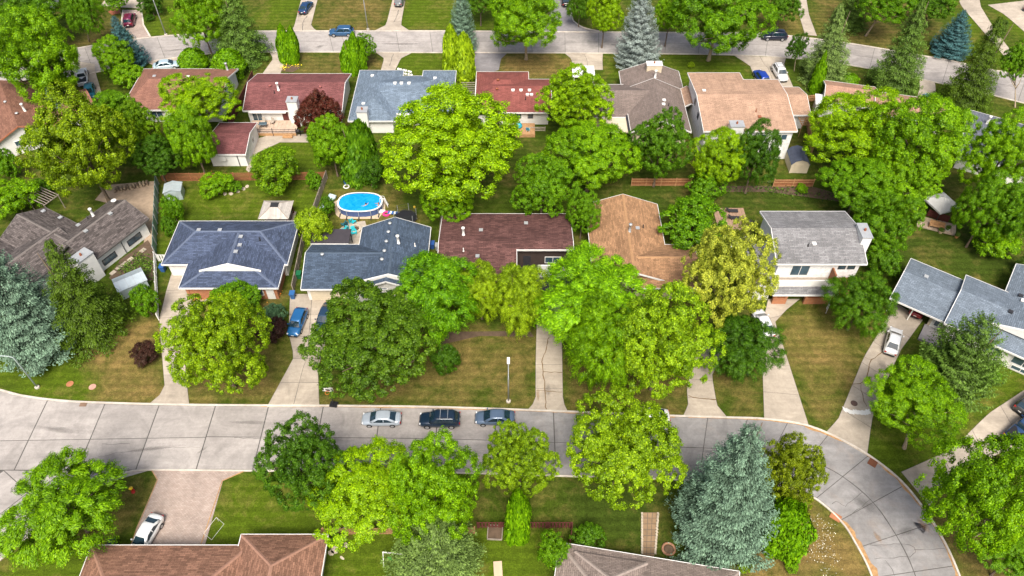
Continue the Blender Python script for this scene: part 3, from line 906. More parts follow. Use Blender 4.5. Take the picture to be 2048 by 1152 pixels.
class House:
    def __init__(s, name, label, cx, cy, rot=0.0, cat='house', wall=None, roof=None, local=False, trim=None):
        s.root = empty(name, (cx, cy, 0), rot, label, cat)
        s.cx, s.cy, s.rot, s.local = cx, cy, rot, local
        s.wall, s.roof, s.trim = wall or M_stucco, roof, trim or M_trim
        s.faces = []
        s.capm = None

    def L(s, x, y):
        return (x, y) if s.local else (x - s.cx, y - s.cy)

    def roofpart(s, faces, th=0.14, cap=True, fascia=True, m=None, name='roof'):
        faces = [[Vector(p) for p in f] for f in faces]
        mb = MB()
        for f in faces:
            a, n = plane_of(f)
            nn = sum(((p - f[0]).cross(q - f[0]) for p, q in zip(f, f[1:] + f[:1])), Vector())
            if nn.z < 0: f.reverse()
            e = Vector((0, 0, 1)).cross(n)
            e = e.normalized() if e.length > 1e-4 else Vector((1, 0, 0))
            u = n.cross(e)
            mb.poly(f, [(p.dot(e), p.dot(u)) for p in f])
            mb.poly([p - Vector((0, 0, th)) for p in reversed(f)])
        key = lambda p: (round(p.x, 3), round(p.y, 3), round(p.z, 3))
        edges = {}
        for i, f in enumerate(faces):
            for p, q in zip(f, f[1:] + f[:1]):
                k = frozenset((key(p), key(q)))
                edges.setdefault(k, []).append((p, q, i))
        bnd = [v[0] for v in edges.values() if len(v) == 1]
        for p, q, i in bnd:
            dz = Vector((0, 0, th))
            mb.poly([p, p - dz, q - dz, q])
        ro = mb.build(name, m or s.roof, s.root)
        if fascia:
            fb = MB()
            for p, q, i in bnd:
                d = q - p; h = Vector((d.x, d.y, 0))
                if h.length < 1e-3 or (fascia == 'front' and min(p.y, q.y) > 1.9): continue
                h.normalize()
                n = Vector((h.y, -h.x, 0))
                a0, a1 = p + n * 0.004 - h * 0.03, q + n * 0.004 + h * 0.03
                b0, b1 = a0 + n * 0.07, a1 + n * 0.07
                up, dn = Vector((0, 0, 0.012)), Vector((0, 0, -0.24))
                fb.poly([a0 + up, a1 + up, b1 + up, b0 + up]) if False else fb.poly([a0 + up, b0 + up, b1 + up, a1 + up])
                fb.poly([b0 + up, b0 + dn, b1 + dn, b1 + up])
                fb.poly([a0 + dn, a1 + dn, b1 + dn, b0 + dn])
                fb.poly([a0 + up, a0 + dn, b0 + dn, b0 + up])
                fb.poly([b1 + up, b1 + dn, a1 + dn, a1 + up])
            fb.build('fascia', s.trim, ro)
        if cap and s.capm:
            cb = MB(); n_ = 0
            for v in edges.values():
                if len(v) != 2: continue
                p, q, i = v[0]; j = v[1][2]
                d = q - p; h = Vector((d.x, d.y, 0)).normalized(); n = Vector((h.y, -h.x, 0))
                fi, fj = faces[i], faces[j]
                z = lambda f, pt: zat(f, pt.x, pt.y)
                # which side each face lies on
                ci = sum(fi, Vector()) / len(fi)
                si = 1 if (ci - p).dot(n) > 0 else -1
                w = 0.17
                pi, qi, pj, qj = p + n * w * si, q + n * w * si, p - n * w * si, q - n * w * si
                if z(fi, pi) > p.z + 0.02: continue
                mk = lambda f, pt: Vector((pt.x, pt.y, z(f, pt) + 0.012))
                up = Vector((0, 0, 0.035))
                cb.poly([mk(fi, pi), mk(fi, qi), q + up, p + up]); cb.poly([p + up, q + up, mk(fj, qj), mk(fj, pj)])
                n_ += 1
            if n_: cb.build('ridge_cap', s.capm, ro)
        s.faces += [[tuple(p) for p in f] for f in faces]
        return ro

    def blk(s, x0, x1, y0, y1, ze, rise, axis='x', ha=0.0, hb=0.0, rp=0.5, ov=0.5, wall=None, walls=True, z0=0.0, front_in=0.0, fascia=True):
        (x0, y0), (x1, y1) = s.L(x0, y0), s.L(x1, y1)
        fs = gable(x0, x1, y0, y1, ze, rise, axis, ha, hb, rp)
        s.roofpart(fs, fascia=fascia)
        if walls:
            mb = MB()
            ax0, ax1, ay0, ay1 = x0 + ov, x1 - ov, y0 + ov + front_in, y1 - ov
            mb.box(ax0, ax1, ay0, ay1, z0, ze - 0.05)
            # gable-end triangles
            hgt = rise - 0.16
            if axis == 'x':
                ym = y0 + (y1 - y0) * rp
                for on, xa, xb in ((not ha, ax0, ax0 + 0.2), (not hb, ax1 - 0.2, ax1)):
                    if on: s._tri(mb, [(xa, ay0), (xa, ay1)], [(xb, ay0), (xb, ay1)], (xa, ym), (xb, ym), ze - 0.06, ze + hgt * 0.94)
            else:
                xm = x0 + (x1 - x0) * rp
                for on, ya, yb in ((not ha, ay0, ay0 + 0.2), (not hb, ay1 - 0.2, ay1)):
                    if on: s._tri(mb, [(ax0, ya), (ax1, ya)], [(ax0, yb), (ax1, yb)], (xm, ya), (xm, yb), ze - 0.06, ze + hgt * 0.94)
            mb.build('wall', wall or s.wall, s.root)
        return s

    def _tri(s, mb, a, b, ta, tb, z0, z1):
        A0, A1, T = (*a[0], z0), (*a[1], z0), (*ta, z1)
        B0, B1, U = (*b[0], z0), (*b[1], z0), (*tb, z1)
        for q in ([A0, A1, T], [B1, B0, U], [A0, T, U, B0], [T, A1, B1, U]): mb.poly(q)

    def at(s, px, py, z):
        w = W(px, py, z)
        dx, dy = w.x - s.cx, w.y - s.cy
        c, n = math.cos(-s.rot), math.sin(-s.rot)
        return dx * c - dy * n, dx * n + dy * c

    def on_roof(s, px, py):
        z = 3.5
        for _ in range(12):
            x, y = s.at(px, py, z)
            zz = [zat(f, x, y) for f in s.faces if inside(f, x, y)]
            z = 0.5 * z + 0.5 * (max(zz) if zz else z)
        return x, y, z

    def vent(s, px, py, kind='box', m=None):
        x, y, z = s.on_roof(px, py)
        mb = MB()
        if kind == 'box':
            mb.box(-.2, .2, -.2, .2, -.15, .1); mb.box(-.26, .26, -.26, .26, .1, .17)
            nm = 'roof_vent'
        elif kind == 'dome':
            mb.lathe([(.12, -.1), (.14, .12), (.26, .15), (.24, .24), (.1, .3), (.01, .31)], 12)
            nm = 'roof_vent'
        elif kind == 'pipe':
            mb.tube([(0, 0, -.2), (0, 0, .55)], .06, 8); mb.lathe([(.16, -.08), (.1, .06), (.07, .1)], 10)
            nm = 'vent_pipe'
        elif kind == 'flue':
            mb.lathe([(.22, -.3), (.22, .05), (.17, .08), (.17, 1.15), (.24, 1.2), (.24, 1.38), (.05, 1.45)], 12)
            nm = 'flue'
        mb.build(nm, m or M_galv, s.root, loc=(x, y, z), smooth=(kind != 'box'))

    def chimney(s, x0, x1, y0, y1, z1, m=None, z0=0.0, cap=M_galv):
        (x0, y0), (x1, y1) = s.L(x0, y0), s.L(x1, y1)
        c = MB().box(x0, x1, y0, y1, z0, z1).build('chimney', m or s.wall, s.root)
        MB().box(x0 - .08, x1 + .08, y0 - .08, y1 + .08, z1 + .002, z1 + .12).build('chimney_cap', cap, c)
        MB().lathe([(.16, z1 + .12), (.13, z1 + .45)], 10, (x0 + x1) / 2, (y0 + y1) / 2).build('chimney_pot', M_mulch, c)

    def win(s, x, y, ang, zc, w, h, n=2, frame=None, name='window', glass=None):
        """window centred at (x, y) on a wall facing ang (0 = -y, 90 = +x, 180 = +y, 270 = -x)"""
        x, y = s.L(x, y)
        f = MB()
        t = 0.09
        f.box(-w / 2, w / 2, -.06, .02, -h / 2, -h / 2 + t).box(-w / 2, w / 2, -.06, .02, h / 2 - t, h / 2)
        f.box(-w / 2, -w / 2 + t, -.06, .02, -h / 2 + t, h / 2 - t).box(w / 2 - t, w / 2, -.06, .02, -h / 2 + t, h / 2 - t)
        pw = (w - 2 * t) / n
        for i in range(1, n): f.box(-w / 2 + t + pw * i - .035, -w / 2 + t + pw * i + .035, -.055, .02, -h / 2 + t, h / 2 - t)
        fo = f.build(name, frame or s.trim, s.root, loc=(x, y, zc), rz=R(ang))
        for i in range(n):
            MB().box(-w / 2 + t + pw * i + .02, -w / 2 + t + pw * (i + 1) - .02, -.03, .015, -h / 2 + t, h / 2 - t).build('pane', glass or M_glass, fo)
        return fo

    def door(s, x, y, ang, w=0.95, h=2.1, m=None, garage=False, z0=0.05):
        x, y = s.L(x, y)
        d = MB().box(-w / 2, w / 2, -.05, .02, 0, h).build('garage_door' if garage else 'door', m or s.trim, s.root, loc=(x, y, z0), rz=R(ang))
        if garage:
            for r in range(4):
                for c in range(4):
                    a = -w / 2 + .08 + c * (w - .16) / 4
                    b = .06 + r * (h - .1) / 4
                    MB().box(a + .05, a + (w - .16) / 4 - .05, -.075, -.05, b + .05, b + (h - .1) / 4 - .05).build('panel', m or s.trim, d)
        else:
            MB().lathe([(.03, 0), (.04, .03), (.02, .06)], 8).build('handle', M_dark, d, loc=(w * .38, -.06, 1.0))
        return d

    def box(s, name, x0, x1, y0, y1, z0, z1, m, parent=None):
        (x0, y0), (x1, y1) = s.L(x0, y0), s.L(x1, y1)
        c = ((x0 + x1) / 2, (y0 + y1) / 2, (z0 + z1) / 2)
        return piece(name, m, c, (abs(x1 - x0), abs(y1 - y0), abs(z1 - z0)), s.root)


def capmat(name, col):
    return mat(name, col, 0.9, 0.2, 3)


# --- the middle row, facing the front street
M_r1 = shingles('weathered_grey_shingles', pc(122, 112, 110), 0.45, 0.5)
h = House('weathered_house', 'grey cross-gabled house with weathered shingles and white walls, beside the gravel yard', *W(182, 525, 2.9).xy, R(60.0), wall=M_white, roof=M_r1, local=True, trim=mat('grey_trim', (.12, .11, .105, 1)))
h.capm = capmat('grey_ridge', pc(135, 126, 122))
h.blk(0, 9.8, 0, 7.6, 2.9, 1.75, 'x')
h.blk(-9.0, 1.5, 3.6, 10.8, 2.9, 1.72, 'x', rp=0.5)
h.blk(-3.2, 4.2, 4.0, 14.5, 2.75, 1.7, 'y')
h.blk(-10.5, -3.0, 6.5, 15.5, 2.7, 1.6, 'y', hb=0.01)
h.win(2.6, .5, 0, 1.1, 2.2, 1.0, 2, M_dark)
h.win(6.9, .5, 0, 1.1, 2.3, 1.0, 2, M_dark)
h.chimney(-1.6, 0.7, -0.35, 1.3, 4.3, M_white)
h.vent(187, 432, 'flue', M_white)
h.vent(221, 428); h.vent(172, 463); h.vent(157, 451); h.vent(87, 423); h.vent(121, 436); h.vent(176, 438, 'pipe', M_black)
MB().lathe([(.02, 0), (.3, .06), (.36, .12), (.34, .13), (.02, .03)], 14).build('satellite_dish', M_white, h.root, loc=(8.9, 5.0, 4.6))
MB().tube([(5.0, .42, .1), (5.0, .42, 2.2)], .05, 6).build('downpipe', M_dark, h.root)

M_r2 = shingles('navy_shingles', pc(92, 106, 136), 0.3, 0.35)
h = House('navy_roofed_house', 'bungalow with dark navy hip roof, brick front and white gablet', -37.8, 72.2, wall=M_white, roof=M_r2)
h.capm = capmat('navy_ridge', pc(108, 122, 150))
h.blk(-46.2, -29.6, 70.2, 78.5, 2.7, 2.1, 'x', 4.0, 4.0)
h.blk(-42.7, -30.0, 66.0, 74.2, 2.72, 2.0, 'y', 4.6, 0.0, wall=M_brick, fascia='front')
h.roofpart([[(p[0] + 37.8, p[1] - 72.2, p[2]) for p in f] for f in gable(-40.1, -32.7, 68.2, 74.2, 3.6, 1.2, 'y')], fascia=False)
def gablet(hh, x0, x1, y, z0, z1, th=.5):
    """white face of a small roof gable, with deep bargeboards"""
    xm = (x0 + x1) / 2
    m_ = MB()
    for yy, fl in ((y, False), (y + .1, True)):
        q = [(x0, yy, z0 - .1), (x1, yy, z0 - .1), (xm, yy, z1)]
        m_.poly(q[::-1] if fl else q)
    m_.build('gablet', M_white, hh.root)
    for a, b in (((x0 - .3, z0), (xm, z1 + .08)), ((xm, z1 + .08), (x1 + .3, z0))):
        MB().poly([(a[0], y - .03, a[1] - .2), (b[0], y - .03, b[1] - .2), (b[0], y - .03, b[1] + .05), (a[0], y - .03, a[1] + .05)]).poly([(a[0], y - .03, a[1] + .05), (b[0], y - .03, b[1] + .05), (b[0], y + .16, b[1] + .05), (a[0], y + .16, a[1] + .05)]).build('bargeboard', M_white, hh.root)


gablet(h, -40.1 + 37.8, -32.7 + 37.8, 68.1 - 72.2, 3.6, 4.8)
h.win(-36.8, 66.5, 0, 1.45, 3.2, 1.5, 4); h.win(-33.0, 66.5, 0, 1.45, 1.5, 1.4, 2)
h.door(-31.4, 66.5, 0, 1.0, 2.1, M_white)
h.door(-44.2, 70.7, 0, 2.7, 2.1, M_white, True)
for x, y in ((-42.2, 66.4), (-42.0, 69.0)): h.box('post', x, x + .35, y, y + .35, 0, 2.6, M_brick)
h.vent(482, 474); h.vent(440, 461); h.vent(480, 491); h.vent(472, 504); h.vent(520, 480, 'pipe', M_black); h.vent(398, 461)

M_r3 = shingles('slate_blue_shingles', pc(90, 108, 132), 0.25, 0.3)
h = House('slate_roofed_house', 'house with slate blue gable roof, low garage wing and pool in its back yard', -18.5, 71.0, wall=M_stucco, roof=M_r3)
h.capm = capmat('slate_ridge', pc(88, 106, 128))
h.blk(-20.6, -11.2, 65.4, 77.2, 2.75, 1.9, 'y')
h.blk(-27.0, -16.0, 65.8, 73.9, 2.7, 1.55, 'x', 0, 0, 0.62)
h.roofpart([[(p[0] + 18.5, p[1] - 71.0, p[2]) for p in f] for f in gable(-18.6, -12.6, 66.2, 70.0, 3.95, 1.05, 'y')], fascia=False)
gablet(h, -18.6 + 18.5, -12.6 + 18.5, 66.1 - 71.0, 3.95, 5.0)
h.door(-23.8, 66.3, 0, 4.6, 2.15, M_cream, True)
h.box('door_frame', -21.2, -20.9, 66.1, 66.3, 0, 2.3, M_woodr); h.win(-19.0, 65.9, 0, 1.5, 1.2, 1.2, 1)
h.win(-16.5, 65.9, 0, 1.5, 1.8, 1.2, 2)
for p in ((780, 448), (777, 465), (773, 484), (769, 503), (764, 520)): h.vent(*p, 'dome', M_galv)
h.vent(645, 510, 'dome', M_galv); h.vent(797, 486, 'flue', M_white); h.vent(830, 492, 'pipe', M_white)

M_r4 = shingles('maroon_brown_shingles', pc(130, 86, 82), 0.35, 0.45)
h = House('maroon_roofed_house', 'wide house with low maroon brown roof and a notched porch opening', -0.7, 73.0, wall=M_stucco, roof=M_r4)
T4 = lambda y: 2.7 + (min(80.0 - y, y - 66.0)) / 7 * 1.55
q4 = lambda pts: [(x + 0.7, y - 73.0, T4(y)) for x, y in pts]
h.roofpart([q4([(-9.7, 73), (.6, 73), (8.1, 73), (8.1, 80), (-9.7, 80)]), q4([(-9.7, 66), (.6, 66), (.6, 71.7), (.6, 73), (-9.7, 73)]), q4([(.6, 71.7), (8.1, 71.7), (8.1, 73), (.6, 73)])])
MB().box(-9.2 + .7, .1 + .7, -6.5, 6.5, 0, 2.65).build('wall', M_stucco, h.root)
MB().box(.15 + .7, 7.6 + .7, -.7, 6.45, 0, 2.65).build('wall', mat('shade_dark_wall', (.05, .035, .03, 1), .8), h.root)  # recess wall coloured dark brown to paint the shade inside the notch
for xx in (-9.2, 7.4):
    w4 = MB(); h._tri(w4, [(xx + .7, -6.4 if xx < 0 else -.7), (xx + .7, 6.4)], [(xx + .9, -6.4 if xx < 0 else -.7), (xx + .9, 6.4)], (xx + .7, 0), (xx + .9, 0), 2.6, 4.0); w4.build('gable_wall', M_stucco, h.root)
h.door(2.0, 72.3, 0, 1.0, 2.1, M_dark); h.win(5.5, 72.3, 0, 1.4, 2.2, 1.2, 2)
h.box('porch_slab', .7, 8.0, 66.4, 72.2, 0, 0.18, M_dark)  # floor given a dark colour for the shade of the notch
h.box('porch_screen', 3.4, 7.9, 70.2, 70.4, 0.2, 2.4, M_white)
h.box('post', 7.7, 7.95, 66.5, 66.75, 0.18, 2.6, M_white)
h.vent(927, 470, 'flue', M_white); h.vent(927, 502, 'pipe', M_white); h.vent(955, 513); h.vent(962, 461); h.vent(1052, 447)

M_r5 = shingles('tan_orange_shingles', pc(206, 152, 106), 0.25, 0.4)
h = House('tan_roofed_house', 'tan orange shingled cross-gable house half hidden by street trees', 15.5, 73.5, wall=M_cream, roof=M_r5)
h.capm = capmat('tan_ridge', pc(212, 156, 104))
h.blk(10.5, 20.6, 67.0, 82.0, 2.7, 1.9, 'y')
h.blk(15.5, 24.2, 66.0, 73.9, 2.68, 1.7, 'x')
h.win(22.0, 66.5, 0, 1.4, 2.0, 1.2, 2); h.door(18.5, 66.5, 0, 1.0, 2.1, M_woodr)
h.win(13.0, 67.5, 0, 1.4, 2.4, 1.2, 2)
h.vent(1259, 463, 'flue', M_galv); h.vent(1286, 455, 'pipe', M_black); h.vent(1275, 457)

M_r6 = shingles('pale_grey_shingles', pc(160, 160, 163), 0.22, 0.3)
h = House('two_storey_white_house', 'two-storey white house with pale grey roof, balcony and orange brick ground floor', 39.2, 72.0, wall=M_white, roof=M_r6)
h.blk(33.5, 44.9, 67.4, 77.2, 5.7, 1.6, 'x', wall=M_siding, z0=2.6)
MB().box(34.0 - 39.2, 44.3 - 39.2, 67.0 - 72, 76.6 - 72, 0, 2.62).build('brick_wall', M_brick, h.root)
h.blk(29.6, 33.9, 65.8, 74.6, 2.6, 1.0, 'y')
h.box('balcony_floor', 33.7, 41.4, 66.3, 67.9, 2.5, 2.66, M_woodg)
h.box('balcony_rail', 33.7, 41.4, 66.3, 66.44, 2.5, 3.75, M_white)
h.box('balcony_rail', 33.7, 33.84, 66.45, 67.85, 2.67, 3.75, M_white); h.box('balcony_rail', 41.26, 41.4, 66.45, 67.85, 2.67, 3.75, M_white)
h.roofpart([[(33.4 - 39.2, 65.2 - 72, 2.3), (41.7 - 39.2, 65.2 - 72, 2.3), (41.7 - 39.2, 66.28 - 72, 2.62), (33.4 - 39.2, 66.28 - 72, 2.62)]])
for x0_, x1_ in ((33.8, 35.6), (37.9, 41.3)): h.box('brick_panel', x0_, x1_, 65.6, 65.95, 0, 1.15, M_brick)
for x in (33.9, 35.3, 37.9, 40.9): h.box('pillar', x, x + .35, 65.62, 65.98, 1.15, 2.25, M_brick)
h.box('balcony_side', 41.0, 41.2, 66.5, 67.8, 2.67, 4.6, M_wood)
h.win(37.0, 67.9, 0, 4.0, 2.4, 1.9, 2, glass=M_glass); h.win(42.2, 67.9, 0, 4.6, .95, .75, 1, M_dark); h.win(43.4, 67.9, 0, 4.6, .95, .75, 1, M_dark)
h.win(39.8, 67.0, 0, 1.4, 1.8, 1.2, 2); h.door(37.2, 67.0, 0, 1.0, 2.1, M_cream)
h.win(34.0, 72.0, 270, 5.0, 1.0, 1.2, 1, M_dark)
h.chimney(44.5, 45.7, 70.0, 72.6, 7.7, M_white)
h.vent(1628, 488, 'box', M_white); h.vent(1616, 492, 'pipe', M_black); h.vent(1568, 444, 'pipe', M_black)
h.box('side_step', 41.6, 44.2, 65.6, 67.2, 0, .5, M_brick)

M_r7 = shingles('blue_grey_shingles', pc(140, 155, 172), 0.18, 0.3)
h = House('carport_house', 'blue-grey roofed house with open carport, set at an angle on the bend', 47.9, 64.3, R(-36.0), wall=M_stucco, roof=M_r7, local=True)
h.blk(0, 9.0, 0, 8.6, 2.7, 1.25, 'x', walls=False)
MB().box(.3, 8.0, 5.6, 8.0, 0, 2.6).box(5.2, 8.0, .9, 5.7, 0, 2.6).build('wall', M_cream, h.root)
for x, y in ((.3, .4), (2.9, .4), (.3, 4.5)): h.box('post', x, x + .14, y, y + .14, 0, 2.62, M_white)
h.blk(6.7, 22.5, -.5, 9.4, 3.0, 1.7, 'x', wall=M_stucco)
h.blk(11.5, 22.0, 6.0, 15.5, 2.9, 1.8, 'y')
h.roofpart(gable(11.2, 17.6, 1.5, 6.0, 4.12, 1.0, 'y'), fascia=False)
gablet(h, 11.2, 17.6, 1.4, 4.12, 5.12)
h.door(6.1, .9, 0, 1.2, 2.1, M_white); h.win(6.1, .82, 0, 1.3, .7, 1.3, 1)
h.win(9.3, 0.0, 0, 1.5, 1.6, 1.2, 2); h.win(16.2, 0.0, 0, 1.75, 2.6, 1.3, 2); h.win(16.4, 0.0, 0, .55, 2.2, .7, 2); h.win(12.8, 0, 0, 1.6, 2, 1.3, 2)
MB().box(5.0, 8.0, -2.0, .85, 0, .3).build('porch_step', M_asph, h.root)
h.vent(1852, 554, 'box', M_galv); h.vent(2021, 624, 'box', M_dark); h.vent(2041, 592, 'box', M_dark); h.vent(2046, 602, 'box', M_white)

# --- the two houses along the bottom edge
M_r8 = shingles('red_brown_shingles', pc(178, 126, 100), 0.3, 0.35)
h = House('red_brown_house', 'long house with red-brown hip roof beside the paver driveway', -30, 26, wall=M_white, roof=M_r8)
h.capm = capmat('red_brown_ridge', pc(194, 140, 114))
h.blk(-41.4, -25.8, 19.5, 31.9, 2.7, 2.4, 'x', 5.0, 4.0)
h.blk(-26.9, -18.3, 18.0, 33.0, 2.72, 2.2, 'y', 0, 4.0)
h.win(-36, 31.4, 180, 1.5, 2, 1.2, 2); h.win(-18.8, 27, 90, 1.5, 2, 1.2, 2)
h.door(-31, 31.4, 180, 4.8, 2.15, M_white, True)
M_r9 = shingles('taupe_shingles', pc(174, 154, 144), 0.2, 0.35)
h = House('taupe_house', 'house with taupe hip roof at the end of the narrow paved walk', *W(1119, 1085, 2.7).xy, R(-9.6), wall=M_white, roof=M_r9, local=True)
h.capm = capmat('taupe_ridge', pc(184, 166, 156))
h.blk(0, 17.4, -11, 0, 2.7, 2.2, 'x', 4.6, 4.6)
h.blk(1.6, 8.6, -8, -.9, 3.35, 1.25, 'y', 0, 2.6, walls=False, fascia=False)
h.win(5, -.5, 180, 1.5, 2, 1.2, 2); h.door(9.2, -.5, 180, 1, 2.1, M_woodr)

# --- the row behind, facing the back street
M_rb1 = shingles('rust_brown_shingles', pc(170, 116, 94), 0.22, 0.3)
h = House('rust_roofed_house', 'white house with rust brown roof and two small gable windows behind the yellow-green tree', *W(35, 252, 5).xy, R(34.0), wall=M_white, roof=M_rb1, local=True, trim=mat('rust_trim', (0.36, 0.14, 0.08, 1)))
h.blk(-4.6, 4.6, 0, 15, 3, 2.0, 'y')
h.blk(3.0, 11.2, 1.4, 8.5, 2.8, 1.5, 'x')
h.win(-1.0, .5, 0, 1.9, 1.3, 1.0, 1, M_trim); h.win(1.0, .5, 0, 1.9, 1.3, 1.0, 1, M_trim)
h.vent(50, 222, 'flue', M_white); h.vent(11, 205, 'dome', M_galv); h.vent(34, 228, 'dome', M_galv)
M_rb2 = shingles('terracotta_shingles', pc(184, 124, 104), 0.16, 0.25)
h = House('terracotta_roofed_house', 'terracotta hip-roofed house behind the bright green back yard trees', -55.2, 111.0, wall=M_white, roof=M_rb2)
h.blk(-63.4, -47.2, 104.8, 116.8, 2.7, 1.9, 'x', 3.5, 0)
h.vent(309, 153, 'box', M_galv); h.vent(376, 154, 'box', M_white); h.vent(455, 140, 'flue', M_galv)
h.win(-58, 105.3, 0, 1.5, 2.0, 1.2, 2); h.win(-51, 105.3, 0, 1.5, 2.0, 1.2, 2)
M_rb3 = shingles('red_shingles', pc(158, 92, 92), 0.2, 0.35)
h = House('red_roofed_house', 'white house with dusty red gable roof and back deck with chairs', -35.5, 110.0, wall=M_white, roof=M_rb3)
h.blk(-43.5, -27.5, 104.6, 115.3, 2.7, 1.8, 'x')
h.win(-41.6, 105.1, 0, 1.3, 1.7, 2.0, 2); h.door(-37.0, 105.1, 0, .95, 2.1, M_woodr); h.win(-35, 105.1, 0, 1.4, 1.2, 1.1, 1)
h.chimney(-36.0, -34.4, 104.1, 105.6, 4.6, M_white)
h.box('awning', -42.6, -36.6, 104.3, 105.0, 2.35, 2.5, M_white)
h.vent(557, 180, 'flue', M_white); h.vent(540, 173, 'dome', mat('red_vent', (0.3, 0.1, 0.09, 1))); h.vent(641, 175, 'dome', mat('red_vent', (0.3, 0.1, 0.09, 1))); h.vent(549, 186, 'pipe', M_black)
g = House('garage', 'small white garage with dusty red roof and a basketball backboard on its wall', -43.6, 97.6, cat='garage', wall=M_white, roof=M_rb3)
g.blk(-46.5, -40.6, 93.6, 101.6, 2.5, 1.0, 'x', ov=0.25)
g.win(-40.85, 98.5, 90, 1.4, 1.0, 1.0, 1); g.door(-40.85, 96.0, 90, .9, 2.0, M_white)
g.box('backboard', -44.9, -43.8, 93.5, 93.6, 1.2, 2.0, M_white); g.box('downpipe', -42.1, -42.0, 93.7, 93.8, 0, 2.4, M_dark)

M_rb4 = shingles('pale_blue_shingles', pc(138, 158, 180), 0.2, 0.25)
h = House('pale_blue_roofed_house', 'house with pale blue-grey many-hipped roof and tall white chimney', -18.0, 109.5, wall=M_white, roof=M_rb4)
h.blk(-25.5, -10.2, 103.8, 114.6, 2.7, 2.2, 'x', 5.0, 5.0)
h.blk(-26.1, -18.6, 101.8, 116.3, 2.72, 2.0, 'y', 3.6, 3.6)
h.blk(-15.2, -9.6, 103.6, 116.2, 2.74, 1.6, 'y', 2.7, 2.7)
h.chimney(-24.4, -22.8, 101.2, 102.6, 4.7, M_white)
h.box('awning', -18.4, -13.6, 103.0, 103.9, 2.45, 2.6, M_trim)
h.win(-17, 104.25, 0, 1.5, 1.8, 1.2, 2); h.win(-14.4, 104.25, 0, 1.3, 1.2, 1.0, 1)
for p in ((790, 167), (803, 167), (818, 167)): h.vent(*p, 'box', M_white)
h.vent(745, 152, 'box', M_white); h.vent(870, 157, 'box', M_white); h.vent(727, 208, 'box', M_white); h.vent(845, 200, 'pipe', M_black)

M_rb5 = shingles('brick_red_shingles', pc(176, 94, 86), 0.16, 0.25)
h = House('brick_red_roofed_house', 'white house with brick-red roof behind the round lime tree, small deck at its back', 0.2, 110.0, wall=M_stucco, roof=M_rb5)
h.blk(-6.0, 6.4, 104.1, 113.6, 2.7, 1.8, 'x', 3.0, 0)
h.blk(-6.05, 2.8, 106.0, 115.9, 2.68, 1.7, 'x', 3.2, 3.2)
for p in ((1026, 181), (1042, 181), (1059, 181), (1055, 190), (1063, 190)): h.vent(*p, 'box', M_white)
h.vent(996, 161, 'dome', M_mulch); h.vent(994, 179, 'dome', M_mulch); h.vent(1051, 199, 'pipe', M_black)
h.win(-2.6, 104.6, 0, 1.4, 1.7, 1.8, 2); h.win(1.0, 104.6, 0, 1.6, 1.0, .8, 1, M_dark); h.win(3.0, 104.6, 0, 1.6, .9, .8, 1, M_dark)

M_rb6 = shingles('brown_grey_shingles', pc(156, 138, 130), 0.14, 0.25)
h = House('brown_grey_roofed_house', 'brown-grey roofed house with wide cream chimney in front of the silver spruce', 21.0, 107.5, wall=M_cream, roof=M_rb6)
h.blk(18.4, 28.6, 107.5, 116.2, 2.6, 1.9, 'y')
h.blk(18.6, 28.0, 98.6, 110.3, 2.95, 2.1, 'y')
h.blk(10.3, 23.0, 102.8, 112.0, 2.72, 1.9, 'x', 4.0, 0)
h.box('flat_roof', 14.6, 18.4, 98.9, 104.5, 2.5, 2.66, M_cream); h.box('gutter', 18.2, 18.5, 98.6, 104.0, 2.7, 2.85, M_dark)
h.chimney(22.6, 25.1, 113.6, 114.8, 5.3, M_cream, cap=M_trim)
h.vent(1310, 155, 'flue', M_white); h.vent(1328, 201, 'box', M_white); h.vent(1327, 209, 'box', M_white); h.vent(1337, 212, 'pipe', M_black)
cp = House('carport', 'small white flat-roofed carport between the round lime tree and silver spruce', 12.2, 115.5, cat='carport', wall=M_white)
cp.box('roof', 10.3, 14.1, 113.8, 117.2, 2.9, 3.06, M_white)
for x in (10.5, 13.7):
    for y in (114.0, 116.8): cp.box('post', x, x + .15, y, y + .15, 0, 2.9, M_white)

M_rb7 = shingles('sandy_shingles', pc(222, 176, 144), 0.14, 0.35)
h = House('sandy_roofed_house', 'two-storey white house with sandy orange roof and long blank side wall', 36.5, 103.0, wall=M_siding, roof=M_rb7)
T7 = lambda y: 5.6 + (min(y - 95.2, 111.0 - y)) / 7.9 * 1.2
q7 = lambda pts: [(x - 36.5, y - 103.0, T7(y)) for x, y in pts]
h.roofpart([q7([(28.9, 95.2), (43.0, 95.2), (43.0, 103.1), (37.4, 103.1), (28.9, 103.1)]), q7([(28.9, 103.1), (37.4, 103.1), (37.4, 108.4), (37.4, 111.0), (28.9, 111.0)]), q7([(37.4, 103.1), (43.0, 103.1), (43.0, 108.4), (37.4, 108.4)])])
MB().box(29.3 - 36.5, 42.6 - 36.5, 95.6 - 103, 108.0 - 103, 0, 5.55).box(29.35 - 36.5, 37 - 36.5, 108 - 103, 110.6 - 103, 0, 5.5).build('wall', M_siding, h.root)
for xx in (29.3, 42.4):
    w7 = MB(); h._tri(w7, [(xx - 36.5, -7.3), (xx - 36.5, 4.9)], [(xx - 36.3, -7.3), (xx - 36.3, 4.9)], (xx - 36.5, .1), (xx - 36.3, .1), 5.5, 6.6); w7.build('gable_wall', M_siding, h.root)
h.blk(42.2, 47.8, 103.0, 110.8, 3.0, 1.2, 'x')
h.blk(28.0, 30.0, 105.5, 110.4, 2.9, .6, 'y', walls=False)
h.win(41.0, 95.6, 0, 4.2, 1.9, 1.1, 2); h.win(38.0, 95.6, 0, 4.2, 1.4, 1.1, 1); h.win(40.8, 95.6, 0, 1.3, 1.8, 1.0, 2)
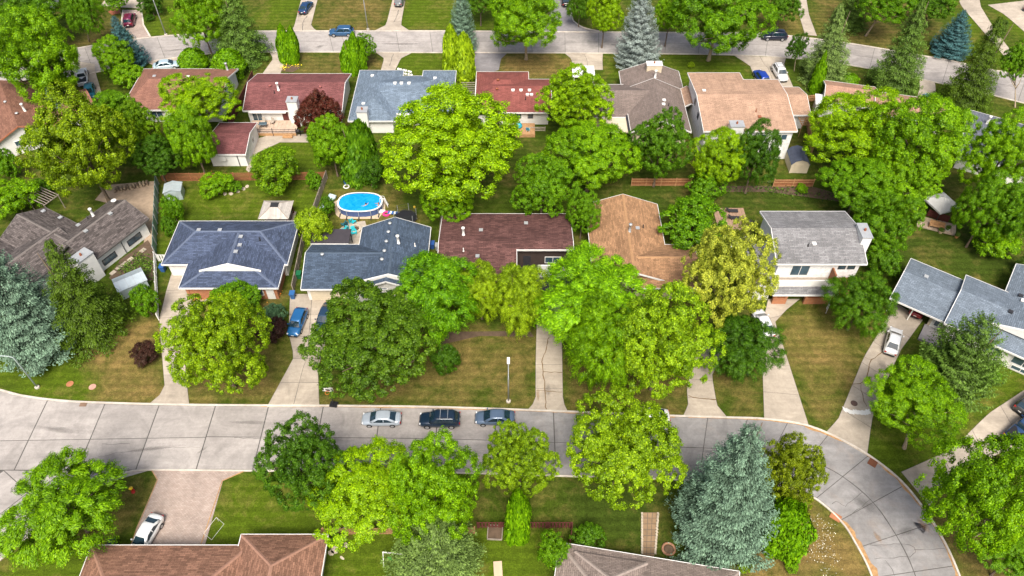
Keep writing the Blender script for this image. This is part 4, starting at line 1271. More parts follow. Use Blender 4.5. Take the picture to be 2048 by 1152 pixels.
h.win(29.3, 104.5, 270, 4.4, .8, 1.0, 1, M_dark); h.win(29.3, 101.3, 270, 4.0, .8, 1.0, 1, M_dark)
h.chimney(32.6, 34.6, 94.4, 95.9, 6.9, M_white)
for p in ((1414, 149), (1436, 150), (1458, 150), (1408, 182), (1508, 179), (1530, 180), (1553, 179)): h.vent(*p, 'box', M_white)
h.vent(1512, 223, 'pipe', M_mulch); h.vent(1519, 234, 'box', M_mulch)

M_rb8 = shingles('peach_shingles', pc(212, 160, 132), 0.12, 0.25)
h = House('peach_roofed_house', 'low peach-roofed house between the big spruces and the wide lime tree', 58.0, 108.5, R(-14.0), wall=M_stucco, roof=M_rb8, local=True)
h.blk(-6.3, 2.0, -3.0, 3.4, 2.7, 1.2, 'x'); h.blk(1.5, 12.5, -4.5, 2.2, 2.6, 1.2, 'x')
h.box('flat_roof', -7.6, -4.6, -3.6, -.6, 2.3, 2.45, M_white); h.box('wall', -7.4, -4.8, -3.4, -.8, 0, 2.3, M_white)
M_rb9 = shingles('grey_hip_shingles', pc(140, 145, 162), 0.15, 0.25)
h = House('grey_hip_house', 'grey hip-roofed house with white flue behind the tall boundary trees', 76.5, 96.8, R(-30), wall=M_white, roof=M_rb9, local=True)
h.blk(-6.0, 6.5, -7.5, 5.2, 3.0, 2.0, 'y', 4.0, 4.4)
h.vent(1974, 247, 'flue', M_white)
h.win(-5.5, -3, 270, 1.5, 1.6, 1.1, 2)
# far houses whose fronts reach into the top edge
h = House('far_garage_house', 'pale house front with white garage doors at the end of the wide driveways', 88, 152, R(-8), wall=M_stucco, roof=M_rb6, local=True)
h.blk(-9, 8, 0, 10, 3, 2, 'x'); h.door(-5, .5, 0, 4.6, 2.2, M_white, True); h.door(1.5, .5, 0, 4.6, 2.2, M_white, True); h.win(5.8, .5, 0, 1.5, 1.6, 1.2, 2)
h = House('far_brown_house', 'house with garage door behind the maroon car', -77, 150, R(6), wall=M_woodg, roof=M_rb6, local=True)
h.blk(-8, 8, 0, 10, 2.8, 2, 'x'); h.door(-1, .5, 0, 4.6, 2.2, M_white, True)
h = House('far_dark_house', 'grey house glimpsed among the trees at the top corner', -96, 139, R(10), wall=M_white, roof=M_r1, local=True)
h.blk(-9, 7, 0, 9, 2.8, 2, 'x'); h.win(3, .5, 0, 1.5, 1.6, 1.2, 2)

# ------------------------------------------------------------------ trees: leaf-built crowns, one mesh per kind, shared by the trees of that kind
def quads_mesh(name, P, T, B, L, Wd, tone, m, bend=0.12):
    """one rhombic leaf spray per point: P centre, T long axis, B short axis"""
    n = len(P)
    nrm = np.cross(T, B)
    v = np.empty((n, 4, 3), np.float32)
    v[:, 0] = P - T * L[:, None] * .5
    v[:, 1] = P + B * Wd[:, None] * .5 + T * L[:, None] * .08 - nrm * (L * bend)[:, None]
    v[:, 2] = P + T * L[:, None] * .5 - nrm * (L * bend * .6)[:, None]
    v[:, 3] = P - B * Wd[:, None] * .5 + T * L[:, None] * .08 - nrm * (L * bend)[:, None]
    me = bpy.data.meshes.new(name)
    me.vertices.add(n * 4); me.loops.add(n * 4); me.polygons.add(n)
    me.vertices.foreach_set('co', v.reshape(-1))
    me.loops.foreach_set('vertex_index', np.arange(n * 4, dtype=np.int32))
    me.polygons.foreach_set('loop_start', np.arange(0, n * 4, 4, dtype=np.int32))
    me.attributes.new('tone', 'FLOAT', 'FACE').data.foreach_set('value', tone.astype(np.float32))
    me.materials.append(m)
    me.update()
    return me


def unit(v): return v / np.maximum(1e-6, np.linalg.norm(v, axis=-1, keepdims=True))


def frame(nrm, rs, along=None, mix=0.0):
    r = rs.normal(size=nrm.shape)
    if along is not None: r = r * (1 - mix) + along * mix * 2
    T = unit(r - (r * nrm).sum(-1, keepdims=True) * nrm)
    return T, np.cross(nrm, T)


def crown(seed, nlobe, ncl, nleaf, leaf, rc, wl=0.62, lr=(.26, .44), cd=(.46, .66), out=1.0, up=0.3, jit=0.42, low=-0.45, droop=0.0, along=0.4, stretch=0.0):
    """a crown built as limbs' lobes > twig clumps > leaf sprays"""
    rs = np.random.RandomState(seed)
    k = np.arange(nlobe) + .5
    z = 1 - (1 - low) * k / nlobe
    ph = k * 2.399963 + rs.uniform(0, 6)
    d = np.stack([np.sqrt(1 - z * z) * np.cos(ph), np.sqrt(1 - z * z) * np.sin(ph), z], -1)
    d = unit(d + rs.normal(size=d.shape) * .2)
    LC = np.concatenate([d * rs.uniform(*cd, nlobe)[:, None], [[0, 0, -.05]]])
    LR = np.concatenate([rs.uniform(*lr, nlobe), [.5]])
    ltone = rs.uniform(-.1, .1, nlobe + 1)
    P, Nn, T, tone = [], [], [], []
    got = 0
    pr = LR ** 2 / (LR ** 2).sum()
    while got < ncl:
        li = rs.choice(len(LR), p=pr)
        q = unit(rs.normal(size=3) + np.array([0, 0, .25]))
        r0 = LR[li] * rs.uniform(.86, 1.06)
        c = LC[li] + q * r0
        dd = np.linalg.norm(LC - c, axis=1)
        if got % 4 == 0 and got > 0: c = c * rs.uniform(.55, .85)
        elif (dd < LR * .84).sum() > (1 if dd[li] < LR[li] * .84 else 0): continue
        if c[2] < -.8: continue
        got += 1
        r = rc * rs.uniform(.65, 1.35)
        n = int(nleaf * (r / rc) ** 2)
        o = unit(q + unit(c) * .5)
        g = unit(rs.normal(size=(int(n * 1.8), 3)))
        g = g[(g @ o) > -.45][:n]
        rr = r * rs.uniform(.45, 1.12, len(g))
        p = g * rr[:, None]
        if stretch: p = p + (p @ o)[:, None] * o * stretch
        p[:, 2] -= droop * r * np.clip((p @ o) / r, 0, 2) ** 2
        P.append(c + p)
        Nn.append(unit(g * out + o * .35 + np.array([0, 0, up]) + rs.normal(size=g.shape) * jit))
        T.append(np.broadcast_to(unit(o * np.array([1, 1, .5]) - np.array([0, 0, droop])), g.shape))
        tone.append(np.clip(.22 + ltone[li] + rs.uniform(-.1, .1) + np.abs(rs.normal(size=len(g))) * .34, 0, 1))
    P, Nn, tone, T = np.concatenate(P), np.concatenate(Nn), np.concatenate(tone), np.concatenate(T)
    P[:, :2] /= np.percentile(np.hypot(P[:, 0], P[:, 1]), 97)
    P[:, 2] /= np.percentile(np.abs(P[:, 2]), 98)
    Tt, Bb = frame(Nn, rs, T, along)
    L = leaf * rs.uniform(.6, 1.4, len(P))
    return quads_mesh('crown', P, Tt, Bb, L, L * wl, tone, M_leaf)


def spruce(seed, whorls, cards, leaf, power=.85, tipup=.1, sag=.16, gap=0.0, wl=.42, top=0.0):
    """unit spruce: height 1, foot radius 1, branches in whorls"""
    rs = np.random.RandomState(seed)
    P, Nn, T, tone, S = [], [], [], [], []
    for w in range(whorls):
        t = .05 + .95 * (w / whorls) ** .92
        Rr = (1 - t) ** power * .97 + .03
        nb = int(5 + 12 * (1 - t))
        off = rs.uniform(0, 6.28)
        for b in range(nb):
            if rs.rand() < gap: continue
            a = off + 6.283 * b / nb + rs.normal() * .16
            R_ = Rr * rs.uniform(.72, 1.12)
            n = max(6, int(cards * (.25 + .75 * Rr)))
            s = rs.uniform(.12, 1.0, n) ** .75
            lat = rs.normal(size=n) * .17 * (1.15 - s * .75) * R_ + rs.normal(size=n) * .012
            ca, sa = math.cos(a), math.sin(a)
            rad = s * R_
            zz = t - sag * Rr * s * .5 + tipup * Rr * s ** 3 * .5 + rs.normal(size=n) * .009 + .012
            p = np.stack([ca * rad - sa * lat, sa * rad + ca * lat, zz], -1)
            o = np.array([ca, sa, 0.])
            dirn = unit(o + np.stack([-sa * lat, ca * lat, 0 * lat], -1) * 4 + np.array([0, 0, .12]))
            nn = unit(np.array([0, 0, .8]) + o * .55 + rs.normal(size=(n, 3)) * .38)
            P.append(p); Nn.append(nn); T.append(dirn)
            tc = rs.uniform(-.12, .12)
            tone.append(np.clip(.2 + tc + .35 * s + rs.normal(size=n) * .16, 0, 1))  # darker inward, painting shade between the sprays; paler tips double as new growth
            S.append(leaf * rs.uniform(.6, 1.3, n) * (.55 + .45 * Rr))
    P, Nn, T, tone, S = map(np.concatenate, (P, Nn, T, tone, S))
    Tt, Bb = frame(Nn, rs, T, .8)
    # leaf sizes are for the horizontal scale; squash z of sprays little
    return quads_mesh('crown', P * np.array([1, 1, 1]), Tt * np.array([1, 1, .45]), Bb * np.array([1, 1, .45]), S, S * wl, tone, M_needle, .05)


def cedar(seed, n, leaf, prof, lumps=5):
    """unit column: height 1, radius 1"""
    rs = np.random.RandomState(seed)
    t = rs.rand(n) ** .9
    a = rs.uniform(0, 6.283, n)
    ph = rs.uniform(0, 6, 4)
    r = np.interp(t, [p[0] for p in prof], [p[1] for p in prof])
    wob_ = 1 + .10 * np.sin(lumps * a + ph[0] + 2 * t) + .08 * np.sin(3 * a + 9 * t + ph[1]) + .06 * np.sin(14 * t + 2 * a + ph[2])
    rr = r * wob_ * (1 - .28 * rs.rand(n) ** 2)
    P = np.stack([np.cos(a) * rr, np.sin(a) * rr, t + rs.normal(size=n) * .008], -1)
    o = np.stack([np.cos(a), np.sin(a), .35 + .0 * a], -1)
    Nn = unit(o + rs.normal(size=(n, 3)) * .45)
    T, B = frame(Nn, rs, np.broadcast_to(np.array([0, 0, 1.]), Nn.shape), .75)
    L = leaf * rs.uniform(.6, 1.3, n)
    k = np.array([1, 1, .4])
    return quads_mesh('crown', P, T * k, B * k, L, L * .5, np.clip(.5 + rs.normal(size=n) * .2, 0, 1), M_leaf, .05)


CROWNS = {
    'elm': [crown(11, 20, 690, 130, .0295, .078, cd=(.5, .8)), crown(12, 16, 670, 134, .0295, .082, lr=(.26, .46), cd=(.5, .8)), crown(13, 24, 710, 126, .029, .076, lr=(.22, .4), cd=(.5, .82)), crown(14, 18, 690, 130, .0295, .078, lr=(.22, .44), cd=(.5, .82))],
    'linden': [crown(21, 30, 980, 84, .028, .060, wl=.8, lr=(.2, .34), cd=(.55, .76), jit=.5), crown(22, 34, 1020, 82, .0275, .058, wl=.8, lr=(.18, .32), cd=(.58, .77), jit=.5), crown(23, 26, 960, 86, .0285, .062, wl=.8, lr=(.22, .38), cd=(.5, .75), jit=.5)],
    'feather': [crown(31, 17, 640, 125, .044, .080, wl=.3, lr=(.24, .44), cd=(.54, .82), droop=.3, along=.7, stretch=.7, up=.2, jit=.35), crown(32, 14, 620, 128, .044, .084, wl=.3, lr=(.26, .48), cd=(.5, .8), droop=.25, along=.7, stretch=.8, up=.2, jit=.35)],
    'bush': [crown(41, 12, 280, 72, .062, .118, low=-.2, lr=(.28, .5)), crown(42, 15, 290, 70, .060, .118, low=-.2, lr=(.24, .45), stretch=.3)],
}
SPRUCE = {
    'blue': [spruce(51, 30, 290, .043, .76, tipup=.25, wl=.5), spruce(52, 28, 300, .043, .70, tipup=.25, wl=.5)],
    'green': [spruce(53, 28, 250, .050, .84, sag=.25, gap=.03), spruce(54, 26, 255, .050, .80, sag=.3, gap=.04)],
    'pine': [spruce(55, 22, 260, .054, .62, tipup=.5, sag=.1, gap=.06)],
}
COLUMN = [(0, .75), (.15, .95), (.45, 1), (.75, .75), (.92, .4), (1, .08)]
CONE = [(0, .9), (.12, 1), (.4, .85), (.7, .5), (.92, .18), (1, .03)]
GLOBE = [(0, .7), (.15, .92), (.4, 1), (.65, .9), (.85, .62), (.96, .3), (1, .05)]
CEDARS = {'column': [cedar(61, 4200, .30, COLUMN), cedar(62, 4200, .30, COLUMN, 4)], 'cone': [cedar(63, 4200, .28, CONE)], 'globe': [cedar(64, 6500, .17, GLOBE, 6)]}


def trunk_mesh(seed, nl=7, m=None):
    r = random.Random(seed)
    mb = MB()
    mb.tube([(0, 0, -.02), (.006, 0, .04), (.012, .01, .3), (0, .015, .62), (.01, 0, .95), (0, 0, 1.15)], [.062, .046, .037, .032, .02, .008], 9)
    for i in range(nl):
        a = 6.283 * i / nl + r.uniform(-.3, .3)
        z0 = r.uniform(.42, .75)
        l = r.uniform(.45, .72)
        p = [(.01 * math.cos(a), .01 * math.sin(a), z0)]
        for s in (.35, .7, 1.0):
            p.append((math.cos(a + r.uniform(-.25, .25)) * l * s, math.sin(a + r.uniform(-.25, .25)) * l * s, z0 + (.30 + r.uniform(-.06, .12)) * s + .06 * s * s))
        mb.tube(p, [.022, .016, .010, .004], 6)
        q = p[2]
        for b in (-.6, .6):
            mb.tube([q, (q[0] + math.cos(a + b) * l * .3, q[1] + math.sin(a + b) * l * .3, q[2] + r.uniform(.08, .2))], [.009, .003], 5)
    return mb.mesh('trunk', m or M_bark, True)


TRUNKS = [trunk_mesh(s) for s in (1, 2, 3)]
TRUNKP = [trunk_mesh(s, m=M_barkp) for s in (4, 5)]
SPTRUNK = MB().tube([(0, 0, -.01), (0, 0, .3), (0, 0, .7), (0, 0, .97)], [.05, .04, .022, .006], 8).mesh('trunk', M_bark, True)
_cnt = [0]


def G(r, g, b): return lin(r, g, b, 0.40)


def tree(kind, cx, cy, w, hh, col, label, clear=2.0, base=None, name=None, cat='tree', group=None, pale=False):
    """broadleaf tree from its crown's place and breadth; clear = height of the crown's underside"""
    _cnt[0] += 1; i = _cnt[0]
    w, hh = w * 1.03, hh * 1.03
    alpha = PITCH + math.atan((cy - 576) / F_PX)
    zc = 5.0
    for _ in range(5):
        s = ppm(cy, zc)
        r = w / s
        a2 = (hh / s) ** 2 - (r * math.sin(alpha)) ** 2
        rv = math.sqrt(max(a2, 0)) / math.cos(alpha)
        rv = min(max(rv, .62 * r), 1.35 * r)
        zc = rv + clear
    p = W(cx, cy, zc)
    o = empty(name or ('shrub' if cat == 'shrub' else 'tree'), (p.x, p.y, 0), 0, label, cat, group)
    cr = CROWNS[kind]
    k = rnd.uniform(0, 6.28)
    c = ob('crown', cr[i % len(cr)], o, (0, 0, zc), (0, 0, k), (r, r, rv), col)
    if base:
        b = W(*base); off = Vector((b.x - p.x, b.y - p.y, 0))
        c.location = (-off.x, -off.y, zc); o.location = (b.x, b.y, 0)
    if clear > 0.6:
        tm = (TRUNKP if pale else TRUNKS)
        tr = ob('trunk', tm[i % len(tm)], o, (0, 0, 0), (0, 0, rnd.uniform(0, 6)), (r, r, zc + rv * .1))
        if base:
            # lean the trunk towards the crown
            lean = Vector((-off.x, -off.y, 0))
            tr.rotation_euler = (math.atan2(-lean.y, zc) * 1.0, math.atan2(lean.x, zc), rnd.uniform(0, 6) * 0)
    else:
        ob('stem', TRUNKS[0], o, (0, 0, 0), (0, 0, k), (r, r, zc))
    return o


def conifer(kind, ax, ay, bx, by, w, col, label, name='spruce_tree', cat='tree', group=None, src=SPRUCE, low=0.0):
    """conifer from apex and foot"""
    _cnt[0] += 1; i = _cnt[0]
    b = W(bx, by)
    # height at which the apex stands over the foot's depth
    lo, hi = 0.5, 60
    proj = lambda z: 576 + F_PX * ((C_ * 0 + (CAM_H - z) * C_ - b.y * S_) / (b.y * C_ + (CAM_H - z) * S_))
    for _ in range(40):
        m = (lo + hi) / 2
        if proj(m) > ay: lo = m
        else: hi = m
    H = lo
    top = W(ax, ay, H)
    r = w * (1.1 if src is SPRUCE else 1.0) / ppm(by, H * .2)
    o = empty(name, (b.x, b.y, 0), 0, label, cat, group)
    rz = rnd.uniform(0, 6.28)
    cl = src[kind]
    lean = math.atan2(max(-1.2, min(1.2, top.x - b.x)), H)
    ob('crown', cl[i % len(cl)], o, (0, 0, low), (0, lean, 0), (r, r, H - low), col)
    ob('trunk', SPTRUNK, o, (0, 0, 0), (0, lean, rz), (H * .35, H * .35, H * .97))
    return o


def arb(kind, ax, ay, bx, by, w, col, label, **kw):
    kw.setdefault('name', 'cedar_shrub'); kw.setdefault('cat', 'cedar')
    return conifer(kind, ax, ay, bx, by, w, col, label, src=CEDARS, low=.05, **kw)
LIME, LIM2 = G(162, 212, 12), G(142, 200, 16)
GRN, GRN2, DGR = G(120, 178, 18), G(104, 158, 22), G(86, 136, 24)
YEL, GOLD, OLV = G(160, 204, 18), G(212, 226, 76), G(136, 186, 20)
NEON = G(158, 224, 24)
BLU, SILV, BLUD = G(152, 190, 160), G(190, 208, 202), G(92, 146, 150)
SGR, SOL, PINE = G(124, 164, 62), G(108, 142, 34), G(150, 184, 92)
CED, CEDY = G(132, 192, 18), G(180, 220, 34)
CRIM = G(118, 62, 48)

# --- trees along the front street, far kerb
tree('linden', 432, 697, 104, 102, G(158, 200, 22), 'round yellow-green street tree beside the curved pale driveway of the navy-roofed house', 2.2)
tree('linden', 752, 684, 130, 112, G(104, 146, 28), 'widest dark green street tree, between the blue hatchback and the wide front lawn', 2.0)
tree('feather', 872, 592, 92, 88, G(134, 202, 22), 'feathery bright green tree in front of the slate blue roof', 2.0)
tree('feather', 1180, 590, 118, 100, NEON, 'neon green feathery tree over the cracked driveway', 3.0)
tree('feather', 1205, 690, 78, 84, LIM2, 'green feathery tree just below the neon green one', 2.0)
tree('linden', 1322, 690, 106, 108, G(160, 206, 28), 'large olive-yellow tree in the front yard of the tan-roofed house', 2.2)
tree('linden', 1456, 562, 90, 104, GOLD, 'golden yellow tree beside the two-storey white house', 3.0)
tree('feather', 1482, 690, 76, 62, DGR, 'dark green small-leaved tree under the golden tree', 2.0)
tree('feather', 1722, 606, 64, 62, GRN2, 'dark green tree at the corner of the two-storey house lawn', 1.5)
tree('elm', 1835, 805, 88, 80, LIM2, 'bright green maple beside the manhole driveway', 2.4, base=(1808, 895), pale=True)
tree('elm', 1968, 995, 112, 128, LIM2, 'large bright green maple with pale trunk on the corner beyond the bend', 3.2, base=(1952, 1070), pale=True)
tree('elm', 2030, 1110, 66, 60, GRN, 'green maple crown at the corner of the picture below the pale-trunked maple', 3.0)
conifer("pine", 1963, 633, 1893, 775, 84, SGR, "pine-green spruce leaning over the carport house front", name="pine_tree")
tree('bush', 1385, 447, 66, 46, GRN, 'loose shrubby tree between the tan roof and the patio', 1.5)
tree('bush', 892, 722, 28, 44, DGR, 'thin dusky green shrub at the edge of the wide dark street tree', 0.3, cat='shrub')
tree('feather', 962, 585, 50, 76, CEDY, 'yellow-green loose cedar nearest the feathery tree by the maroon roof', 0.8)
tree('feather', 1042, 598, 60, 88, CEDY, 'wider yellow-green loose cedar beside the cracked driveway', 0.8)
# --- trees along the near kerb
tree('feather', 128, 1010, 120, 112, LIM2, 'feathery lime tree on the street corner by the hydrant', 2.0)
tree('linden', 612, 935, 86, 92, G(94, 144, 28), 'dark green round tree at the near kerb beside the lime elm', 2.2)
tree('elm', 742, 985, 112, 100, LIME, 'broad lime elm at the near kerb over the tan fence', 3.0)
tree('elm', 868, 985, 98, 108, LIM2, 'bright green elm at the near kerb above the swing set', 3.0)
tree('linden', 1040, 920, 74, 76, G(152, 194, 26), 'yellow-green round tree at the near kerb above the clipped cedar', 2.4)
tree('linden', 1240, 905, 114, 112, G(162, 206, 26), 'large yellow-green tree at the near kerb hiding a parked white car', 2.4)
tree('linden', 1577, 952, 68, 98, G(148, 172, 26), 'dense olive oval tree at the inside of the bend', 1.5)
conifer('blue', 1456, 852, 1432, 1075, 110, BLU, 'big blue-green spruce in the front garden of the taupe-roofed house')
arb('globe', 1562, 1015, 1562, 1092, 50, CED, 'clipped globe cedar below the olive oval tree')
arb('column', 1036, 985, 1036, 1075, 26, CED, 'clipped dark egg-shaped cedar in front of the red picket fence')
conifer('pine', 880, 1050, 868, 1150, 96, PINE, 'pale grey-green pine at the bottom edge beside the swing set', name='pine_tree')
tree('bush', 1108, 1105, 34, 42, GRN, 'leafy shrub against the corner of the taupe roof', 0.2, cat='shrub')
tree('bush', 1175, 1078, 34, 24, GRN2, 'low shrub along the taupe roof edge', 0.2, cat='shrub')
tree('bush', 1492, 1128, 18, 14, YEL, 'small yellow shrub below the big blue-green spruce', 0.1, cat='shrub')
tree('bush', 1582, 1132, 14, 14, LIM2, 'tiny bright green shrub in the flower garden inside the bend', 0.1, cat='shrub')
tree('bush', 676, 1082, 13, 18, GRN, 'small leafy plant among the flagstones', 0.1, cat='shrub')
# --- left front
conifer('blue', 12, 488, 82, 690, 100, BLU, 'large blue spruce beside the curved lamp post')
conifer('green', 132, 478, 192, 665, 84, SOL, 'dark green spruce next to the metal shed')
tree('bush', 290, 602, 28, 44, GRN, 'green shrub beside the metal shed and white picket fence', 0.3, cat='shrub')
tree('bush', 287, 708, 28, 20, G(88, 58, 48), 'straggling purple-leaved shrub on the dry lawn', 0.1, cat='shrub')
tree('bush', 545, 630, 28, 18, G(98, 140, 96), 'blue-green low shrub beside the blue hatchback', 0.1, cat='shrub')
tree('bush', 545, 660, 30, 22, G(78, 50, 44), 'dark purple shrub beside the blue hatchback', 0.1, cat='shrub')
tree('bush', 470, 598, 50, 14, GRN, 'hedge of garden plants under the navy house window', 0.0, cat='shrub')
# --- back gardens
tree('bush', 630, 458, 32, 38, CEDY, 'yellow shrub between the navy house and the black pergola', 0.3, cat='shrub')
tree('bush', 655, 412, 16, 22, GRN2, 'green shrub along the grey fence beside the pool', 0.2, cat='shrub')
tree('bush', 640, 432, 18, 14, DGR, 'dark shrub at the foot of the yellow shrub', 0.1, cat='shrub')
tree('elm', 905, 295, 142, 118, LIME, 'giant spreading lime elm in the back garden behind the maroon roof', 3.0)
tree('elm', 890, 395, 55, 52, LIM2, 'lower lime tree crown hanging over the maroon roof corner', 1.5)
tree('linden', 1157, 207, 76, 66, LIME, 'rounded lime tree in front of the brick-red roof', 2.5)
tree('elm', 1180, 312, 88, 70, LIM2, 'bright green tree below the rounded lime tree', 2.5)
tree('linden', 1085, 372, 62, 58, GRN, 'mid green tree beside the giant elm above the maroon roof', 2.0)
tree('elm', 1165, 425, 36, 46, GRN, 'green tree squeezed between the maroon and tan roofs', 1.5)
tree('linden', 1320, 300, 62, 64, GRN2, 'dark green round tree behind the brown picket fence', 2.0)
tree('elm', 1442, 315, 60, 56, LIME, 'lime tree in front of the sandy roof', 2.0)
tree('bush', 1412, 372, 38, 34, GRN, 'green bushy tree at the garden edge below the lime tree', 0.6)
tree('elm', 1512, 312, 50, 76, DGR, 'tall dark green tree beside the white barn shed', 2.0)
tree('elm', 1715, 262, 100, 78, LIME, 'lime tree with wide crown beside the white barn shed', 2.5)
tree('elm', 1838, 285, 98, 90, LIM2, 'broad bright green tree in front of the peach roof', 3.0)
tree('elm', 1720, 370, 78, 62, GRN, 'green tree at the garden corner above the two-storey house', 2.0)
tree('linden', 1806, 376, 62, 58, LIM2, 'bright green tree beside the white canopy gazebo', 2.0)
tree('elm', 1772, 452, 58, 62, GRN, 'green tree beside the white chimney', 1.5)
tree('bush', 1765, 520, 36, 34, GRN2, 'dark leafy bush at the corner of the two-storey house', 0.5, cat='shrub')
tree('elm', 2000, 320, 70, 100, LIM2, 'tall bright tree beside the grey hip-roofed house', 3.0)
tree('elm', 1978, 420, 58, 66, GRN, 'green tree behind the wooden deck', 2.0)
tree('linden', 2030, 430, 48, 60, GRN2, 'dark green tree right of the wooden deck trees at the picture edge', 2.0)
tree('bush', 1992, 485, 44, 36, LIM2, 'low bright bush at the edge of the sloping lawn', 0.4, cat='shrub')
conifer('green', 2040, 490, 2046, 548, 26, SGR, 'small spruce at the picture edge beyond the sloping lawn')
tree('bush', 552, 345, 48, 44, OLV, 'yellow-green garden tree in front of the brown slat fence', 0.6)
tree('bush', 628, 362, 17, 20, GRN, 'small round shrub against the brown slat fence', 0.1, cat='shrub')
tree('elm', 662, 288, 48, 52, LIM2, 'green tree beside the crimson tree', 2.0)
arb('column', 722, 245, 720, 360, 36, GRN2, 'tall upright cedar beside the pool yard')
tree('bush', 738, 340, 32, 34, DGR, 'dark shrub behind the pool', 0.4, cat='shrub')
tree('bush', 636, 232, 44, 44, CRIM, 'crimson-leaved tree at the deck of the red-roofed house', 0.8)
tree('linden', 166, 300, 98, 100, G(156, 192, 24), 'large yellow-green tree behind the weathered grey roof', 2.5)
tree('elm', 235, 245, 58, 56, GRN, 'green tree between the yellow-green tree and the terracotta roof', 2.0)
tree('linden', 282, 262, 42, 60, OLV, 'olive tree below the terracotta roof', 2.0)
tree('elm', 398, 200, 72, 52, LIME, 'bright lime tree against the terracotta roof', 3.0)
tree('elm', 385, 282, 50, 62, LIM2, 'bright green tree beside the small white garage', 1.5)
tree('elm', 310, 315, 46, 44, DGR, 'dark green tree at the back of the gravel yard', 1.5)
conifer('blue', 98, 168, 122, 252, 24, BLU, 'small blue spruce against the rust brown roof')
tree('bush', 12, 330, 26, 44, GRN, 'green shrubs below the rust-roofed house', 0.2, cat='shrub')
tree('bush', 28, 398, 46, 38, LIM2, 'leafy bush at the corner of the weathered roof', 0.3, cat='shrub')
tree('bush', 78, 378, 26, 20, GRN2, 'low bush beside the grey boulder', 0.1, cat='shrub')
tree('bush', 345, 420, 22, 26, GRN, 'tall perennials along the green fence', 0.0, cat='shrub')
tree('bush', 340, 455, 18, 22, GRN2, 'weedy bed along the green fence below the tall perennials', 0.0, cat='shrub')
tree('bush', 432, 372, 32, 14, LIM2, 'orange-flowered perennial bed beneath the brown slat fence', 0.0, cat='shrub')
tree('bush', 468, 372, 16, 13, GRN, 'clump of leaves beside the stepping stones', 0.0, cat='shrub')
tree('bush', 1604, 378, 12, 8, LIM2, 'small fern in front of the board fence', 0.0, cat='shrub')
# --- along the back street
tree('elm', 62, 108, 86, 92, LIM2, 'big bright green tree above the rust brown roof', 2.5)
tree('elm', 112, 150, 30, 44, GRN2, 'dark green tree beside the white pickup', 1.5)
tree('elm', 60, 15, 80, 42, GRN2, 'dark green tree at the top corner behind the big bright one', 3.0)
tree('feather', 168, 28, 34, 48, GRN, 'drooping willow-like tree with pale trunk on the far lawn', 3.0, base=(178, 82), pale=True)
conifer('blue', 226, 32, 268, 132, 36, BLUD, 'slim blue spruce beside the back street by the terracotta roof')
tree('elm', 228, 112, 40, 36, LIM2, 'yellow-green small tree in front of the slim blue spruce', 0.8)
tree('bush', 258, 152, 34, 26, LIM2, 'bright shrub below the slim blue spruce', 0.3, cat='shrub')
tree('bush', 222, 195, 18, 14, GRN, 'small shrub beside the teal car', 0.1, cat='shrub')
tree('elm', 402, 42, 52, 58, LIM2, 'bright tree beside the big olive spruce', 2.5)
conifer('green', 470, -35, 484, 118, 66, SGR, 'big olive-green spruce on the back street')
arb('globe', 385, 98, 388, 138, 28, CED, 'round cedar above the terracotta roof')
arb('globe', 452, 100, 462, 152, 32, CED, 'rounded cedar at the corner of the terracotta roof')
arb('column', 560, 50, 572, 124, 13, CED, 'slim cedar with yellow flower ring, taller of its pair')
arb('column', 580, 54, 588, 126, 13, CED, 'slim cedar with yellow flower ring, shorter of its pair')
arb('column', 692, 82, 694, 142, 12, CED, 'slim cedar nearest the red roof in a clump of three')
arb('column', 705, 66, 708, 148, 14, CED, 'tallest slim cedar in a clump of three before a round tree')
arb('column', 720, 80, 722, 142, 12, CED, 'slim cedar against the round tree in a clump of three')
tree('linden', 727, 98, 26, 26, GRN, 'round green tree behind the clump of three cedars', 1.0)
conifer('blue', 922, -40, 924, 105, 34, BLU, 'blue spruce behind the pair of yellow cedars')
arb('column', 900, 52, 906, 150, 19, CEDY, 'yellow-green cedar under the blue spruce, paler and nearer the roof')
arb('column', 926, 68, 930, 158, 22, CEDY, 'wide yellow-green cedar under the blue spruce by the pergola')
tree('elm', 1048, 38, 78, 66, LIM2, 'elm at the back street kerb on the tan lawn', 3.5, base=(1052, 119), pale=True)
tree('elm', 1210, 28, 38, 56, LIME, 'lime tree left of the silver spruce by the side lane', 2.0)
tree('feather', 1160, 10, 26, 30, GRN2, 'drooping dark tree at the corner of the side lane', 1.5)
conifer('blue', 1286, -42, 1274, 132, 50, SILV, 'tall silver-blue spruce at the back street')
tree('elm', 1438, 35, 96, 72, GRN, 'big green elm over the back street with pale trunk', 4.0, base=(1416, 121), pale=True)
tree('elm', 1340, 30, 34, 46, LIM2, 'light green tree behind the silver-blue spruce', 2.0)
tree('elm', 1565, 15, 38, 30, GRN2, 'dark tree above the black car on the back street', 2.5)
tree('elm', 1594, 96, 20, 27, DGR, 'small young tree with thin trunk beside the pale spruce', 2.0, base=(1588, 142), pale=True)
conifer('green', 1672, 5, 1645, 158, 56, PINE, 'pale green spruce beside the back street in front of the sandy house')
arb('cone', 1652, 104, 1630, 182, 15, CED, 'narrow leaning cedar beside the sandy-roofed house')
conifer('green', 1834, -4, 1782, 186, 62, SGR, 'tall spruce behind the peach roof')
conifer('blue', 1930, 20, 1896, 108, 40, BLUD, 'small teal-blue spruce across the back street')
conifer('green', 1978, 32, 1922, 218, 60, SOL, 'big green spruce beside the blue car near the back street')
tree('elm', 2032, 128, 32, 46, GRN, 'tree with leaning trunk at the edge beside the back street', 3.0, base=(2030, 214), pale=True)
conifer('green', 1700, -60, 1698, 50, 40, SGR, 'drooping grey-green spruce far across the back street')
